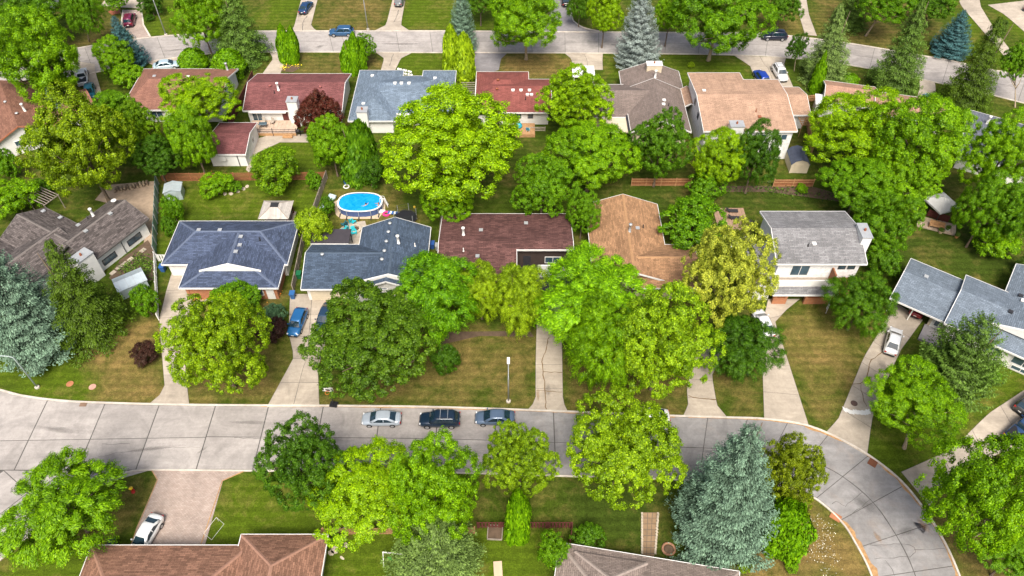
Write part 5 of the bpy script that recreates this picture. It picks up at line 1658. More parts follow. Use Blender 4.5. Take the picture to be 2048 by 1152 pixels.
tree('elm', 1772, 12, 52, 40, GRN, 'green tree with tall pale leaning trunk across the back street', 4.0, base=(1731, 72), pale=True)
tree('elm', 1868, 5, 48, 36, GRN2, 'dark green tree behind the teal-blue spruce', 3.0)
tree('elm', 960, 0, 36, 34, GRN2, 'dark tree beyond the back street near the blue spruce', 2.0)
tree('elm', 232, 2, 24, 15, GRN, 'small round tree in a red mulch ring', 1.2)
tree('bush', 298, 36, 10, 7, DGR, 'tiny dark shrub beside the maroon car driveway', 0.0, cat='shrub')
tree('bush', 300, 8, 24, 22, DGR, 'dark bush beyond the maroon car', 0.4, cat='shrub')
tree('feather', 2000, 60, 14, 26, SGR, 'wispy young pine at the top of the concrete strip', 0.8)
arb('globe', 1698, 150, 1698, 168, 18, CED, 'clipped round cedar behind the peach roof')
tree('bush', 1382, 130, 7, 6, CEDY, 'small yellow shrub on the dark green lawn', 0.0, cat='shrub')
tree('bush', 780, 165, 16, 16, GRN2, 'dark shrub between the red and pale blue roofs', 0.2, cat='shrub')
conifer('blue', 920, 170, 924, 195, 10, BLU, 'little blue spruce at the corner of the pale blue roof')
conifer('green', 868, 170, 875, 215, 12, SGR, 'young green spruce in front of the pale blue roof')
tree('bush', 1985, 752, 18, 8, GRN, 'low hedge below the basement window of the carport house', 0.0, cat='shrub')

# ------------------------------------------------------------------ vehicles
def loft(sections, closed=True):
    """sections: list of rings with equal point counts"""
    mb = MB()
    n = len(sections[0])
    for s in sections: mb.v += [tuple(p) for p in s]
    for i in range(len(sections) - 1):
        for k in range(n):
            m = (k + 1) % n
            mb.f.append((i * n + k, i * n + m, (i + 1) * n + m, (i + 1) * n + k)); mb.uv.append(None)
    mb.f.append(tuple(range(n - 1, -1, -1))); mb.uv.append(None)
    b = (len(sections) - 1) * n
    mb.f.append(tuple(b + k for k in range(n))); mb.uv.append(None)
    return mb


SPEC = {
    # stations (x, half width, top z); cabin: belt z, roof z, base front/back x, roof front/back x, base/top half widths
    'sedan': dict(st=[(-2.28, .62, .80), (-2.2, .76, .93), (-1.9, .84, 1.0), (-1.2, .88, 1.0), (0, .89, .98), (.85, .88, .96), (1.3, .87, .88), (1.85, .83, .80), (2.14, .74, .70), (2.27, .58, .58)],
                  cab=(.94, 1.44, 1.32, -1.95, .38, -.92, .80, .62), wb=1.34, wr=.32),
    'hatch': dict(st=[(-2.1, .66, .92), (-2.04, .78, 1.0), (-1.6, .85, 1.02), (-1.0, .88, 1.0), (0, .88, .98), (.9, .87, .96), (1.3, .86, .9), (1.8, .82, .82), (2.05, .72, .70), (2.16, .56, .58)],
                  cab=(.95, 1.52, 1.28, -2.02, .42, -1.5, .79, .63), wb=1.25, wr=.33),
    'suv': dict(st=[(-2.32, .72, 1.0), (-2.26, .84, 1.1), (-1.7, .91, 1.12), (-1.0, .93, 1.1), (0, .93, 1.08), (.9, .92, 1.06), (1.4, .90, 1.0), (1.95, .86, .92), (2.2, .76, .8), (2.32, .6, .64)],
                cab=(1.05, 1.70, 1.22, -2.22, .45, -1.72, .84, .67), wb=1.38, wr=.37),
    'pickup': dict(st=[(-2.75, .84, .95), (-2.7, .9, 1.05), (-1.8, .94, 1.06), (-.9, .95, 1.08), (0, .95, 1.1), (1.1, .94, 1.1), (1.6, .92, 1.06), (2.3, .90, 1.0), (2.62, .82, .9), (2.74, .66, .7)],
                   cab=(1.08, 1.82, 1.3, -.85, .75, -.62, .86, .7), wb=1.72, wr=.4),
}
_carm = {}


def car_meshes(kind):
    if kind in _carm: return _carm[kind]
    S = SPEC[kind]
    rings = []
    for x, hw, zt in S['st']:
        zb = .26 if abs(x) < 2.0 else .34
        half = [(0, zt + .03), (.55 * hw, zt + .015), (.86 * hw, zt - .04), (.97 * hw, zt - .16), (1.0 * hw, (zt + zb) / 2), (.98 * hw, zb + .12), (.9 * hw, zb)]
        ring = [(x, y, z) for y, z in half] + [(x, -y, z) for y, z in reversed(half[1:])]
        rings.append(ring)
    M = {}
    M['body'] = loft(rings).mesh('body', M_paint, True)
    zb, zr, bf, bb, rf, rb, hb, ht = S['cab']
    zb -= .06
    # cabin: rounded frustum
    rings = []
    for t, k in ((0, 1), (.5, 1.0), (.86, .985), (.96, .95), (1.0, .80)):
        f, b, h, z = bf + (rf - bf) * t, bb + (rb - bb) * t, hb + (ht - hb) * t, zb + (zr - zb) * t
        cx = (f + b) / 2
        f, b, h = cx + (f - cx) * k, cx + (b - cx) * k, h * k
        c = .16
        rings.append([(f - c * .35, h * .86, z), (f, h * .5, z), (f + .03, 0, z), (f, -h * .5, z), (f - c * .35, -h * .86, z), (f - c * 1.6, -h, z), ((f + b) / 2, -h * 1.015, z), (b + c, -h, z),
                      (b + .02, -h * .86, z), (b, 0, z), (b + .02, h * .86, z), (b + c, h, z), ((f + b) / 2, h * 1.015, z), (f - c * 1.6, h, z)])
    M['cabin'] = loft(rings).mesh('cabin', M_paint, True)

    def P(x0, x1, t, side):   # point on side wall
        f, b, h, z = bf + (rf - bf) * t, bb + (rb - bb) * t, hb + (ht - hb) * t, zb + (zr - zb) * t
        return f, b, h, z
    a0, a1 = .16, .86
    f0, b0, h0, z0 = P(0, 0, a0, 1); f1, b1, h1, z1 = P(0, 0, a1, 1)
    e = .022
    M['windshield'] = MB().poly([(f0 + e, -h0 * .84, z0), (f0 + e + .03, 0, z0), (f1 + e + .03, 0, z1), (f1 + e, -h1 * .82, z1)]).poly([(f0 + e + .03, 0, z0), (f0 + e, h0 * .84, z0), (f1 + e, h1 * .82, z1), (f1 + e + .03, 0, z1)]).mesh('windshield', M_cglass)
    M['rear_window'] = MB().poly([(b0 - e, h0 * .82, z0), (b0 - e - .0, -h0 * .82, z0), (b1 - e, -h1 * .8, z1), (b1 - e, h1 * .8, z1)]).mesh('rear_window', M_cglass)
    mid0 = (f0 + b0) / 2 - .05
    for sgn, nm in ((1, 'sl'), (-1, 'sr')):
        for x0a, x1a, x0b, x1b, k in ((f0 - .34, mid0 + .05, f1 - .28, mid0 + .05, 0), (mid0 - .05, b0 + .34, mid0 - .05, b1 + .28, 1)):
            q = [(x0a, sgn * (h0 * 1.02 + .014), z0), (x1a, sgn * (h0 * 1.02 + .014), z0), (x1b, sgn * (h1 * 1.02 + .014), z1), (x0b, sgn * (h1 * 1.02 + .014), z1)]
            M[f'{nm}{k}'] = MB().poly(q if sgn < 0 else q[::-1]).mesh('side_window', M_cglass)
    r = S['wr']
    M['wheel'] = MB().tube([(0, -.11, 0), (0, -.09, 0), (0, .09, 0), (0, .11, 0)], [r * .9, r, r, r * .9], 18).mesh('wheel', M_tyre, True)
    M['rim'] = MB().tube([(0, -.115, 0), (0, .115, 0)], r * .62, 12).mesh('rim', M_rim)
    st = S['st']
    M['headlight'] = MB().box(-.09, .05, -.15, .15, -.06, .06).mesh('headlight', M_lampw)
    M['taillight'] = MB().box(-.05, .06, -.12, .12, -.09, .09).mesh('taillight', M_lampr)
    M['mirror'] = MB().box(-.07, .07, -.09, .09, -.06, .06).mesh('mirror', M_paint)
    M['plate'] = MB().box(-.01, .01, -.18, .18, -.06, .06).mesh('number_plate', M_white)
    M['bumper'] = MB().box(-.06, .06, -.6, .6, -.09, .09).mesh('bumper', M_black)
    if kind == 'pickup':
        M['bed'] = MB().box(-2.6, -.95, -.76, .76, 1.06, 1.095).mesh('bed_cover', M_black)
    _carm[kind] = M
    return M


def car(kind, px, py, heading, col, label, name=None, rack=False, L=1.0, z=0.035, cat='car'):
    """heading in degrees: 0 = nose towards +x of the street, 90 = away from the viewer; (px, py) centre on the ground"""
    M, S = car_meshes(kind), SPEC[kind]
    p = W(px, py)
    o = empty(name or {'sedan': 'parked_car', 'hatch': 'parked_car', 'suv': 'parked_suv', 'pickup': 'pickup_truck'}[kind], (p.x, p.y, z), R(heading), label, cat)
    o.scale = (L, L, L)
    col = (*col[:3], 1)
    b = ob('body', M['body'], o, color=col)
    ca = ob('cabin', M['cabin'], o, color=col)
    for k, n in (('windshield', 'windshield'), ('rear_window', 'rear_window'), ('sl0', 'side_window'), ('sl1', 'side_window'), ('sr0', 'side_window'), ('sr1', 'side_window')):
        ob(n, M[k], ca)
    st = S['st']
    wy = st[4][1] - .09
    for x in (S['wb'], -S['wb']):
        for s in (1, -1):
            w = ob('wheel', M['wheel'], o, (x, s * wy, S['wr']))
            ob('rim', M['rim'], w)
    for s in (1, -1):
        ob('headlight', M['headlight'], b, (st[-2][0] - .02, s * (st[-2][1] - .14), st[-2][2] - .06), (0, 0, -s * .35))
        ob('taillight', M['taillight'], b, (st[0][0] + .02, s * (st[0][1] - .03), st[0][2] - .08), (0, 0, s * .25))
        ob('mirror', M['mirror'], ca, (S['cab'][2] - .45, s * (S['cab'][6] + .11), S['cab'][0] + .08), color=col)
    ob('number_plate', M['plate'], b, (st[0][0] - .01, 0, .62)); ob('number_plate', M['plate'], b, (st[-1][0] + .01, 0, .45))
    ob('bumper', M['bumper'], b, (st[-1][0] - .02, 0, .34), color=col); ob('bumper', M['bumper'], b, (st[0][0] + .03, 0, .36), color=col)
    if 'bed' in M: ob('bed_cover', M['bed'], o)
    if rack:
        zr = S['cab'][1]
        for s in (1, -1): piece('roof_rail', M_dark, (-.6, s * .55, zr + .06), (1.7, .04, .05), ca)
        for x in (-.15, -1.0): piece('crossbar', M_rim, (x, 0, zr + .11), (.06, 1.35, .04), ca)
    return o


SIL, WHT, NVY, BLUc = (.40, .46, .53), (.80, .81, .82), (.012, .03, .055), (.02, .12, .30)
car('sedan', 764, 843, 180, SIL, 'silver sedan parked first in the row at the kerb', L=.98)
car('suv', 880, 845, 180, (.012, .028, .055), 'dark blue SUV with roof rack bars, middle of the row at the kerb', rack=True)
car('sedan', 990, 841, 180, (.10, .15, .23), 'blue-grey sedan parked beside the straight lamp post')
car('sedan', 1297, 838, 180, WHT, 'white car mostly hidden by the yellow-green kerb tree')
car('hatch', 597, 650, 263, (.02, .13, .33), 'bright blue hatchback parked nose out on the slate house driveway')
car('sedan', 652, 640, 262, (.02, .05, .10), 'dark car under the wide street tree beside the blue hatchback')
car('sedan', 1783, 688, 62, WHT, 'white sedan parked nose in before the carport')
car('sedan', 1836, 616, 55, (.30, .01, .02), 'red car inside the carport, tail showing')
car('sedan', 296, 1076, 256, WHT, 'white sedan on the pink paver driveway')
car('pickup', 2042, 862, 35, (.03, .07, .17), 'dark blue pickup on the wide driveway at the picture edge', cat='pickup')
car('suv', 2056, 810, 35, (.06, .065, .07), 'charcoal vehicle beyond the dark blue pickup at the picture edge')
car('suv', 684, 70, 181, (.03, .10, .22), 'blue SUV driving on the back street', name='moving_suv')
car('suv', 1547, 78, 178, (.015, .02, .04), 'black SUV on the back street beside the big elm', name='moving_suv')
car('suv', 262, 45, 100, (.16, .01, .05), 'maroon SUV on the paver driveway at the top')
car('sedan', 613, 20, 80, (.015, .05, .14), 'dark blue car on the cracked driveway across the back street')
car('hatch', 800, 6, 86, (.16, .18, .20), 'grey car at the top of the second cracked driveway')
car('sedan', 335, 136, 15, (.45, .58, .66), 'pale blue sedan behind the terracotta roof')
car('pickup', 168, 160, 112, (.72, .74, .76), 'white pickup beside the dark green tree by the back street', cat='pickup', L=.95)
car('sedan', 182, 188, 292, (.02, .16, .22), 'teal car nose down on the drive of the rust-roofed house')
car('sedan', 1131, 5, 90, (.02, .02, .02), 'black car up the side lane')
car('hatch', 1521, 160, 100, (.012, .05, .36), 'vivid blue hatchback behind the sandy roof')
car('suv', 1558, 152, 275, WHT, 'white SUV behind the sandy-roofed house', rack=True)
car('sedan', 1851, 208, 60, (.02, .16, .32), 'blue car beside the big green spruce')
car('sedan', 1524, 652, 98, WHT, 'white car partly hidden beside the golden tree')
car('sedan', 2062, 18, 40, (.03, .03, .03), 'dark car at the far corner before the garage doors')

# ------------------------------------------------------------------ fences
def fence(p0, p1, h, style, m, label, sec=2.4, post=None, name='fence', rows=6):
    a, b = (W(*p0), W(*p1)) if len(p0) == 2 else (Vector((*p0[:2], 0)), Vector((*p1[:2], 0)))
    d = b - a
    L = d.length
    f = empty(name, a, math.atan2(d.y, d.x), label, 'fence')
    n = max(1, round(L / sec)); s = L / n
    pm = post or m
    r = random.Random(int(L * 100))
    for i in range(n + 1): piece('post', pm, (i * s, 0, h * .52), (.1, .12, h * 1.04), f)
    for i in range(n):
        c = (i + .5) * s
        if style == 'slat':
            for k in range(rows):
                piece('slat', m, (c, -.075, .16 + (h - .2) * k / (rows - 1)), (s - .02, .03, (h - .2) / rows * .72), f, rx=r.uniform(-.04, .04))
        elif style == 'board':
            for z in (.25, h * .62, h - .12): piece('rail', pm, (c, -.075, z), (s - .02, .05, .09), f)
            k = int(s / .3)
            for j in range(k):
                piece('board', m, (i * s + (j + .5) * s / k, -.0, h * .5 + r.uniform(-.02, .02)), (s / k - .025, .025, h * .96), f)
        elif style == 'picket':
            for z in (.3, h - .15): piece('rail', pm, (c, .06, z), (s - .02, .05, .09), f)
            k = int(s / .34)
            for j in range(k):
                piece('picket', m, (i * s + (j + .5) * s / k, -.0, h * .5), (s / k * .62, .025, h), f)
        elif style == 'sheet':
            k = 3
            for j in range(k):
                piece('metal_sheet', m, (i * s + (j + .5) * s / k, -.06 + .05 * (j % 2), h * .5), (s / k + .03, .03, h), f)
        elif style == 'rail':
            for z in (.35, .7, 1.05): piece('rail', m, (c, 0, z), (s, .04, .05), f)
    return f


fence((326, 362), (470, 361), 1.5, 'slat', M_wood, 'brown horizontal slat fence below the small white garage')
fence((471, 361), (652, 359), 1.5, 'slat', M_wood, 'brown horizontal slat fence behind the yellow-green garden tree')
M_green = mat('green_sheet_metal', (0.20, 0.34, 0.31, 1), 0.45, 0.2, metal=.2)
fence((318, 368), (313, 512), 1.8, 'sheet', M_green, 'tall blue-green metal fence beside the gravel yard', 2.4, M_galv)
fence((312, 516), (318, 640), 1.2, 'picket', M_white, 'white picket fence beside the curved driveway', 2.0)
fence((318, 522), (340, 523), 1.3, 'picket', M_white, 'short white picket fence by the navy roof corner', 2.0)
fence((655, 357), (624, 445), 1.5, 'board', M_woodg, 'grey board fence along the pool yard')
fence((612, 470), (588, 585), 1.5, 'board', M_woodg, 'grey board fence between the navy and slate roofed houses')
fence((886, 425), (878, 512), 1.5, 'board', M_woodg, 'grey board fence between the slate and maroon roofed houses')
fence((1262, 372), (1380, 372), 1.5, 'board', M_wood, 'brown rail-backed fence behind the tan roof', post=M_woodt)
fence((1545, 374), (1624, 374), 1.5, 'board', M_wood, 'brown board fence in front of the white barn shed', post=M_woodt)
fence((955, 1056), (1142, 1056), 1.3, 'picket', M_woodr, 'dark red picket fence at the near kerb trees', post=M_woodr)
fence((1143, 1057), (1139, 1090), 1.3, 'picket', M_woodr, 'short return of the dark red picket fence by the taupe roof', post=M_woodr)
fence((650, 1068), (950, 1066), 1.4, 'slat', M_woodt, 'tan wood fence under the lime elms', rows=5)
fence((649, 1069), (645, 1095), 1.4, 'slat', M_woodt, 'tan wood fence end beside the red-brown roof', rows=5)
fence((1606, 205), (1622, 310), 1.6, 'board', M_woodt, 'orange-tan fence beside the sandy-roofed house')
fence((1606, 206), (1634, 202), 1.4, 'board', M_woodt, 'short tan fence in front of the white lean-to')
fence((508, 158), (462, 256), 1.6, 'board', M_woodr, 'dark red fence beside the red-roofed house')

# ------------------------------------------------------------------ street lamps
def lamp(px, py, H_, label, arm=None, head=True):
    p = W(px, py)
    o = empty('street_lamp', p, 0, label, 'street lamp', 'street lamps')
    MB().lathe([(.28, 0), (.28, .18), (.2, .24)], 12).build('base', M_kerb, o)
    path = [(0, 0, .2), (0, 0, H_ * .85)]
    if arm:
        ax, ay = arm
        for t in (.15, .35, .6, .85, 1.0): path.append((ax * (t ** 1.6), ay * (t ** 1.6), H_ * .85 + (H_ * .15) * math.sin(t * 1.57)))
    else:
        path.append((0, 0, H_))
    n = len(path)
    MB().tube(path, [.10 - .045 * i / (n - 1) for i in range(n)], 10).build('pole', M_galv if not arm else mat('grey_green_pole', (.34, .42, .40, 1), .5, .1), o, smooth=True)
    e = path[-1]
    ax, ay = arm if arm else (0, 1.6)
    a = math.atan2(ay, ax)
    if not arm: MB().tube([(0, 0, H_ - .1), (0, .9, H_ + .15), (0, 1.6, H_ + .2)], .05, 8).build('arm', M_galv, o)
    he = Vector((e[0], e[1], e[2])) if arm else Vector((0, 1.6, H_ + .2))
    MB().box(-.1, .75, -.16, .16, -.07, .08).build('lamp_head', M_white, o, loc=he, rz=a)
    return o


lamp(1017, 803, 5.2, 'straight grey street lamp at the kerb beside the blue-grey sedan')
lamp(75, 775, 6.8, 'curved street lamp on the lush corner lawn by the blue spruce', (-2.2, -.6))
lamp(332, 70, 7.6, 'street lamp beside the maroon car driveway across the back street')
lamp(736, 59, 7.6, 'street lamp between the two cracked driveways across the back street')

# ------------------------------------------------------------------ pool yard
def water_mat():
    m, nt, b = newmat('pool_water')
    c = mixc(nt, ramp(nt, noise(nt, position(nt), 1.3, 4, .6, 1.0), [(.3, (0, 0, 0)), (.7, (1, 1, 1))]), (0.0, .22, .55, 1), (.02, .36, .70, 1))
    nt.links.new(c, b.inputs['Base Color'])
    b.inputs['Roughness'].default_value = .08
    bump(nt, b, noise(nt, position(nt), 3.0, 3), .25, .04)
    return m


def oval(rx, ry, n=40, s=.55):
    out = []
    for k in range(n):
        t = 2 * math.pi * k / n
        c, d = math.cos(t), math.sin(t)
        out.append((rx * math.copysign(abs(c) ** (s + .25), c), ry * math.copysign(abs(d) ** (s + .25), d)))
    return out


pc_ = W(720, 404, 1.1)
pool = empty('swimming_pool', (pc_.x, pc_.y, 0), 0, 'oval above-ground pool with bright blue water behind the slate roof', 'pool')
ov = oval(3.2, 2.05)
mb = MB()
inn = [(x * .985, y * .98) for x, y in ov]
for i in range(len(ov)):
    j = (i + 1) % len(ov)
    mb.poly([(*ov[i], .05), (*ov[j], .05), (*ov[j], 1.1), (*ov[i], 1.1)])
    mb.poly([(*inn[j], .05), (*inn[i], .05), (*inn[i], 1.1), (*inn[j], 1.1)])
mb.build('pool_wall', mat('dark_vinyl', (.06, .10, .24, 1), .5, .2), pool)
mb = MB()
o2 = [(x * 1.03, y * 1.04) for x, y in ov]; i2 = [(x * .955, y * .945) for x, y in ov]
for i in range(len(ov)):
    j = (i + 1) % len(ov)
    mb.poly([(*o2[i], 1.14), (*o2[j], 1.14), (*i2[j], 1.14), (*i2[i], 1.14)]); mb.poly([(*o2[i], 1.08), (*o2[j], 1.08), (*o2[j], 1.14), (*o2[i], 1.14)])
mb.build('top_rail', M_white, pool)
mb = MB(); mb.poly([(x * .98, y * .975, .98) for x, y in ov]); mb.build('water', water_mat(), pool)
for k in range(0, 40, 3):
    x, y = ov[k]; piece('leg', M_galv, (x * 1.02, y * 1.03, .55), (.07, .07, 1.1), pool)
for k in (24, 27, 30, 33, 36):
    x, y = ov[k]; piece('brace', M_dark, (x * 1.04, y * 1.04 - .38, .08), (.16, .8, .12), pool)
ld = empty('pool_ladder', (pc_.x + 3.2, pc_.y + .35, 0), R(0), 'white ladder over the pool rim', 'ladder')
for y in (-.25, .25): MB().tube([(.75, y, .02), (.25, y, 1.7), (-.25, y, 1.7), (-.35, y, .9)], .04, 8).build('rail', M_white, ld)
for k in range(4): piece('step', M_white, (.68 - k * .12, 0, .3 + k * .34), (.14, .5, .05), ld)
sheet('patio', [(667, 405), (672, 430), (682, 438), (757, 438), (770, 420), (772, 398), (755, 392), (690, 392)], .03, mat('tan_pad', (.50, .40, .29, 1), .9, .15))
sheet('patio', [(660, 472), (695, 446), (730, 442), (736, 462), (725, 494), (650, 480)], .03, M_drive)
mb = MB()
r_ = random.Random(5)
for k in range(7):
    mb.tube([(-.5 + r_.uniform(-.1, .1), -1.9 + k * .62, .35), (.5, -1.9 + k * .62 + r_.uniform(-.2, .2), .35)], [.38, .34], 10)
so = mb.build('pool_cover', mat('pale_blue_bubble_sheet', (.52, .66, .72, 1), .35, .2), None, True, loc=W(655, 412), rz=R(-18))
tag(so, 'crumpled pale blue solar cover on the ground at the pool end', 'pool cover')


def person(name, loc, rz, skin, hair, suit, label, arms):
    """a bather, one continuous body grown on a skeleton; the water hides the legs"""
    o = bpy.data.objects.new('person', bpy.data.meshes.new('person'))
    COL.objects.link(o)
    V = [(0, 0, -.75), (0, 0, -.45), (0, 0, -.1), (0, 0, .08), (0, 0, .17), (0, .01, .30), (0, .01, .40)]
    Rr = [.12, .14, .15, .09, .055, .085, .07]
    E = [(0, 1), (1, 2), (2, 3), (3, 4), (4, 5), (5, 6)]
    for s, (el, wr) in zip((1, -1), arms):
        b = len(V)
        V += [(s * .19, 0, .05), (s * el[0], el[1], el[2]), (s * wr[0], wr[1], wr[2]), (s * (wr[0] + .04), wr[1] + .1, wr[2])]
        Rr += [.06, .045, .035, .03]
        E += [(3, b), (b, b + 1), (b + 1, b + 2), (b + 2, b + 3)]
    for s in (1, -1):
        b = len(V)
        V += [(s * .1, .1, -.95), (s * .1, .25, -1.0)]
        Rr += [.08, .07]
        E += [(0, b), (b, b + 1)]
    me = o.data
    me.from_pydata(V, E, [])
    sk = o.modifiers.new('skin', 'SKIN')
    if not me.skin_vertices: me.attributes  # layer is made by the modifier below
    o.modifiers.new('sub', 'SUBSURF').levels = 1
    o.modifiers['sub'].render_levels = 2
    bpy.context.view_layer.objects.active = o
    if me.skin_vertices:
        for v, q in zip(me.skin_vertices[0].data, Rr): v.radius = (q, q)
        me.skin_vertices[0].data[0].use_root = True
    me.materials.append(skin)
    o.location, o.rotation_euler = loc, (0, 0, rz)
    h = MB().lathe([(.02, .47), (.085, .45), (.105, .38), (.10, .30), (.085, .24)], 12).build('hair', hair, o, True)
    h.location = (0, -.02, 0)
    MB().lathe([(.16, -.5), (.175, -.2), (.165, -.05), (.14, .0)], 14, sy=.72).build('swimsuit', suit, o, True)
    tag(o, label, 'person')
    return o


M_skin = mat('skin', (.52, .30, .20, 1), .5, .08)
M_hair = mat('brown_hair', (.05, .025, .012, 1), .6, .2)
person('person', (pc_.x + .9, pc_.y - .5, .92), R(40), M_skin, M_hair, mat('navy_swimsuit', (.02, .03, .08, 1)), 'bather standing in the middle of the pool, arms spread on the water', [((.42, .1, .04), (.62, .28, .03)), ((.42, .06, .04), (.6, .24, .03))])
person('person', (pc_.x + 2.75, pc_.y - .45, .95), R(110), M_skin, mat('auburn_hair', (.22, .06, .02, 1)), mat('coral_swimsuit', (.5, .08, .04, 1)), 'bather leaning at the pool rim by the ladder', [((.3, .18, .12), (.2, .36, .2)), ((.3, .18, .12), (.22, .36, .2))])

TURQ = (.02, .48, .56, 1)


def adirondack(px, py, rz, label, col=TURQ):
    p = W(px, py)
    o = empty('garden_chair', p, R(rz), label, 'chair', 'garden chairs round the fire pit')
    for k in range(5): piece('seat_slat', M_col, (0, -.28 + k * .12, .36 - k * .02), (.56, .1, .03), o, color=col)
    for k in range(5): piece('back_slat', M_col, (-.24 + k * .12, .38, .72 + (.04 if k in (1, 3) else .08 if k == 2 else 0)), (.1, .03, .8), o, rx=-.35, color=col)
    for s in (-1, 1):
        piece('arm', M_col, (s * .36, 0, .58), (.14, .72, .03), o, color=col)
        piece('leg', M_col, (s * .33, -.3, .29), (.06, .1, .58), o, color=col); piece('leg', M_col, (s * .33, .3, .25), (.06, .1, .5), o, color=col)
    return o


adirondack(706, 447, 145, 'turquoise garden chair nearest the pool')
adirondack(692, 462, 235, 'turquoise garden chair beside the black pergola')
adirondack(708, 468, 20, 'turquoise garden chair against the slate roof edge')
adirondack(690, 452, 225, 'dark teal garden chair facing the fire pit', (.015, .12, .16, 1))
fp = empty('fire_pit', W(711, 459), 0, 'round stone fire pit between the turquoise chairs', 'fire pit')
for k in range(12):
    a = 6.283 * k / 12
    piece('stone', M_stone, (.75 * math.cos(a), .75 * math.sin(a), .16), (.3, .36, .32), fp, rz=a)
MB().lathe([(.6, .02), (.55, .1), (.1, .12)], 14).build('ash', M_soil, fp)
pg = empty('pergola', W(668, 497), 0, 'black canopied pergola beside the slate blue roof', 'pergola')
for x in (-2.4, 2.4):
    for y in (-1.2, 1.2): piece('post', M_black, (x, y, 1.15), (.12, .12, 2.3), pg)
MB().box(-2.6, 2.6, -1.4, 1.4, 2.32, 2.42).build('canopy', mat('charcoal_canvas', (.045, .04, .05, 1), .8, .15), pg)
piece('edge_rail', M_trim, (0, -1.43, 2.3), (5.2, .05, .12), pg)
tr = empty('trampoline', W(812, 443), 0, 'dark netted trampoline behind the slate roof ridge', 'trampoline')
MB().lathe([(1.5, .75), (1.5, .8)], 24).build('mat', M_black, tr)
mb = MB(); mb.tube([(1.6 * math.cos(t * .2618), 1.6 * math.sin(t * .2618), .8) for t in range(25)], .05, 6); mb.build('ring', M_dark, tr)
for k in range(6):
    a = 6.283 * k / 6 + .3
    MB().tube([(1.6 * math.cos(a), 1.6 * math.sin(a), 0), (1.6 * math.cos(a), 1.6 * math.sin(a), 2.1)], .04, 6).build('pole', M_galv, tr)
netm = mat('netting', (.02, .03, .03, 1), .8)
for k in range(6):
    a, b = 6.283 * k / 6 + .3, 6.283 * (k + 1) / 6 + .3
    for z in (1.2, 1.6, 2.05): MB().tube([(1.6 * math.cos(a), 1.6 * math.sin(a), z), (1.6 * math.cos(b), 1.6 * math.sin(b), z)], .02, 4).build('net_rope', netm, tr)


def torus(R_, r, n=20, m=8):
    mb = MB()
    for i in range(n):
        for j in range(m):
            P = lambda i, j: ((R_ + r * math.cos(6.283 * j / m)) * math.cos(6.283 * i / n), (R_ + r * math.cos(6.283 * j / m)) * math.sin(6.283 * i / n), r + r * math.sin(6.283 * j / m))
            mb.poly([P(i, j), P(i + 1, j), P(i + 1, j + 1), P(i, j + 1)])
    return mb


tag(torus(.42, .16).build('swim_ring', mat('pink_vinyl', (.70, .05, .22, 1), .3), loc=W(773, 429)), 'pink swim ring on the grass beside the pool', 'swim ring')
tag(torus(.40, .09).build('hoop', M_white, loc=W(693, 374)), 'white ring lying beside the blue tub behind the pool', 'ring')
tub = MB().lathe([(.3, 0), (.38, .5), (.4, .52), (.36, .5), (.28, .06)], 14).build('tub', mat('blue_plastic', (.02, .10, .42, 1), .4), loc=W(693, 367)); tag(tub, 'blue plastic tub behind the pool', 'tub')
lg = empty('sun_lounger', W(790, 429), R(-8), 'blue and white striped lounger beside the trampoline', 'lounger')
for k in range(6): piece('slat', M_col, (-.9 + k * .3, 0, .32), (.26, .6, .04), lg, color=(.7, .75, .8, 1) if k % 2 else (.03, .12, .4, 1))
for x in (-.8, .8):
    for y in (-.25, .25): piece('leg', M_white, (x, y, .15), (.04, .04, .3), lg)
fl = MB().tube([(-.8, 0, .15), (0, .1, .15), (.8, 0, .15)], [.25, .32, .2], 8).build('pool_float', M_white, loc=W(760, 425), rz=R(12)); tag(fl, 'white inflatable float beside the pink ring', 'float')
bl = MB().lathe([(.02, 0), (.14, .06), (.2, .2), (.14, .34), (.02, .4)], 12).build('ball', mat('yellow_vinyl', (.6, .42, .03, 1), .4), None, True, loc=W(829, 416)); tag(bl, 'small yellow ball on the grass by the trampoline', 'ball')
slide = empty('toy_slide', W(652, 437), R(80), 'small orange wooden trestle beside the yellow shrub', 'trestle')
for x in (-.5, .5): piece('leg', M_woodt, (x, 0, .45), (.08, .5, .9), slide)
piece('top', M_woodt, (0, 0, .92), (1.3, .4, .06), slide)

# ------------------------------------------------------------------ gazebo, sheds
gz = empty('gazebo', W(549, 437), 0, 'weathered wooden gazebo with dark skylight behind the navy roof', 'gazebo')
gz.location = (-33.5, 81.4, 0)
for x in (-1.8, 1.8):
    for y in (-1.6, 1.6): piece('post', M_woodr, (x, y, 1.1), (.14, .14, 2.2), gz)
M_gz = planks('grey_gazebo_boards', (.42, .39, .36, 1), 0, .22, .15)
rr = MB()
a_, t_ = [(-2.15, -1.95, 2.2), (2.15, -1.95, 2.2), (2.15, 1.95, 2.2), (-2.15, 1.95, 2.2)], [(-.55, -.45, 3.1), (.55, -.45, 3.1), (.55, .45, 3.1), (-.55, .45, 3.1)]
for k in range(4): rr.poly([a_[k], a_[(k + 1) % 4], t_[(k + 1) % 4], t_[k]])
rr.poly(a_[::-1]); ro = rr.build('roof', M_gz, gz)
MB().box(-.55, .55, -.45, .45, 3.08, 3.2).build('skylight', M_dark, ro)
for k in range(4):
    p, q = Vector(a_[k]), Vector(t_[k]); MB().tube([p, q], .05, 6).build('hip_board', M_woodg, ro)
for s in (-1, 1): piece('railing', M_woodr, (s * 1.8, 0, .6), (.06, 3.0, .08), gz)
piece('railing', M_woodr, (0, 1.6, .6), (3.4, .06, .08), gz)
piece('deck', M_woodg, (0, 0, .08), (4.2, 3.8, .14), gz)


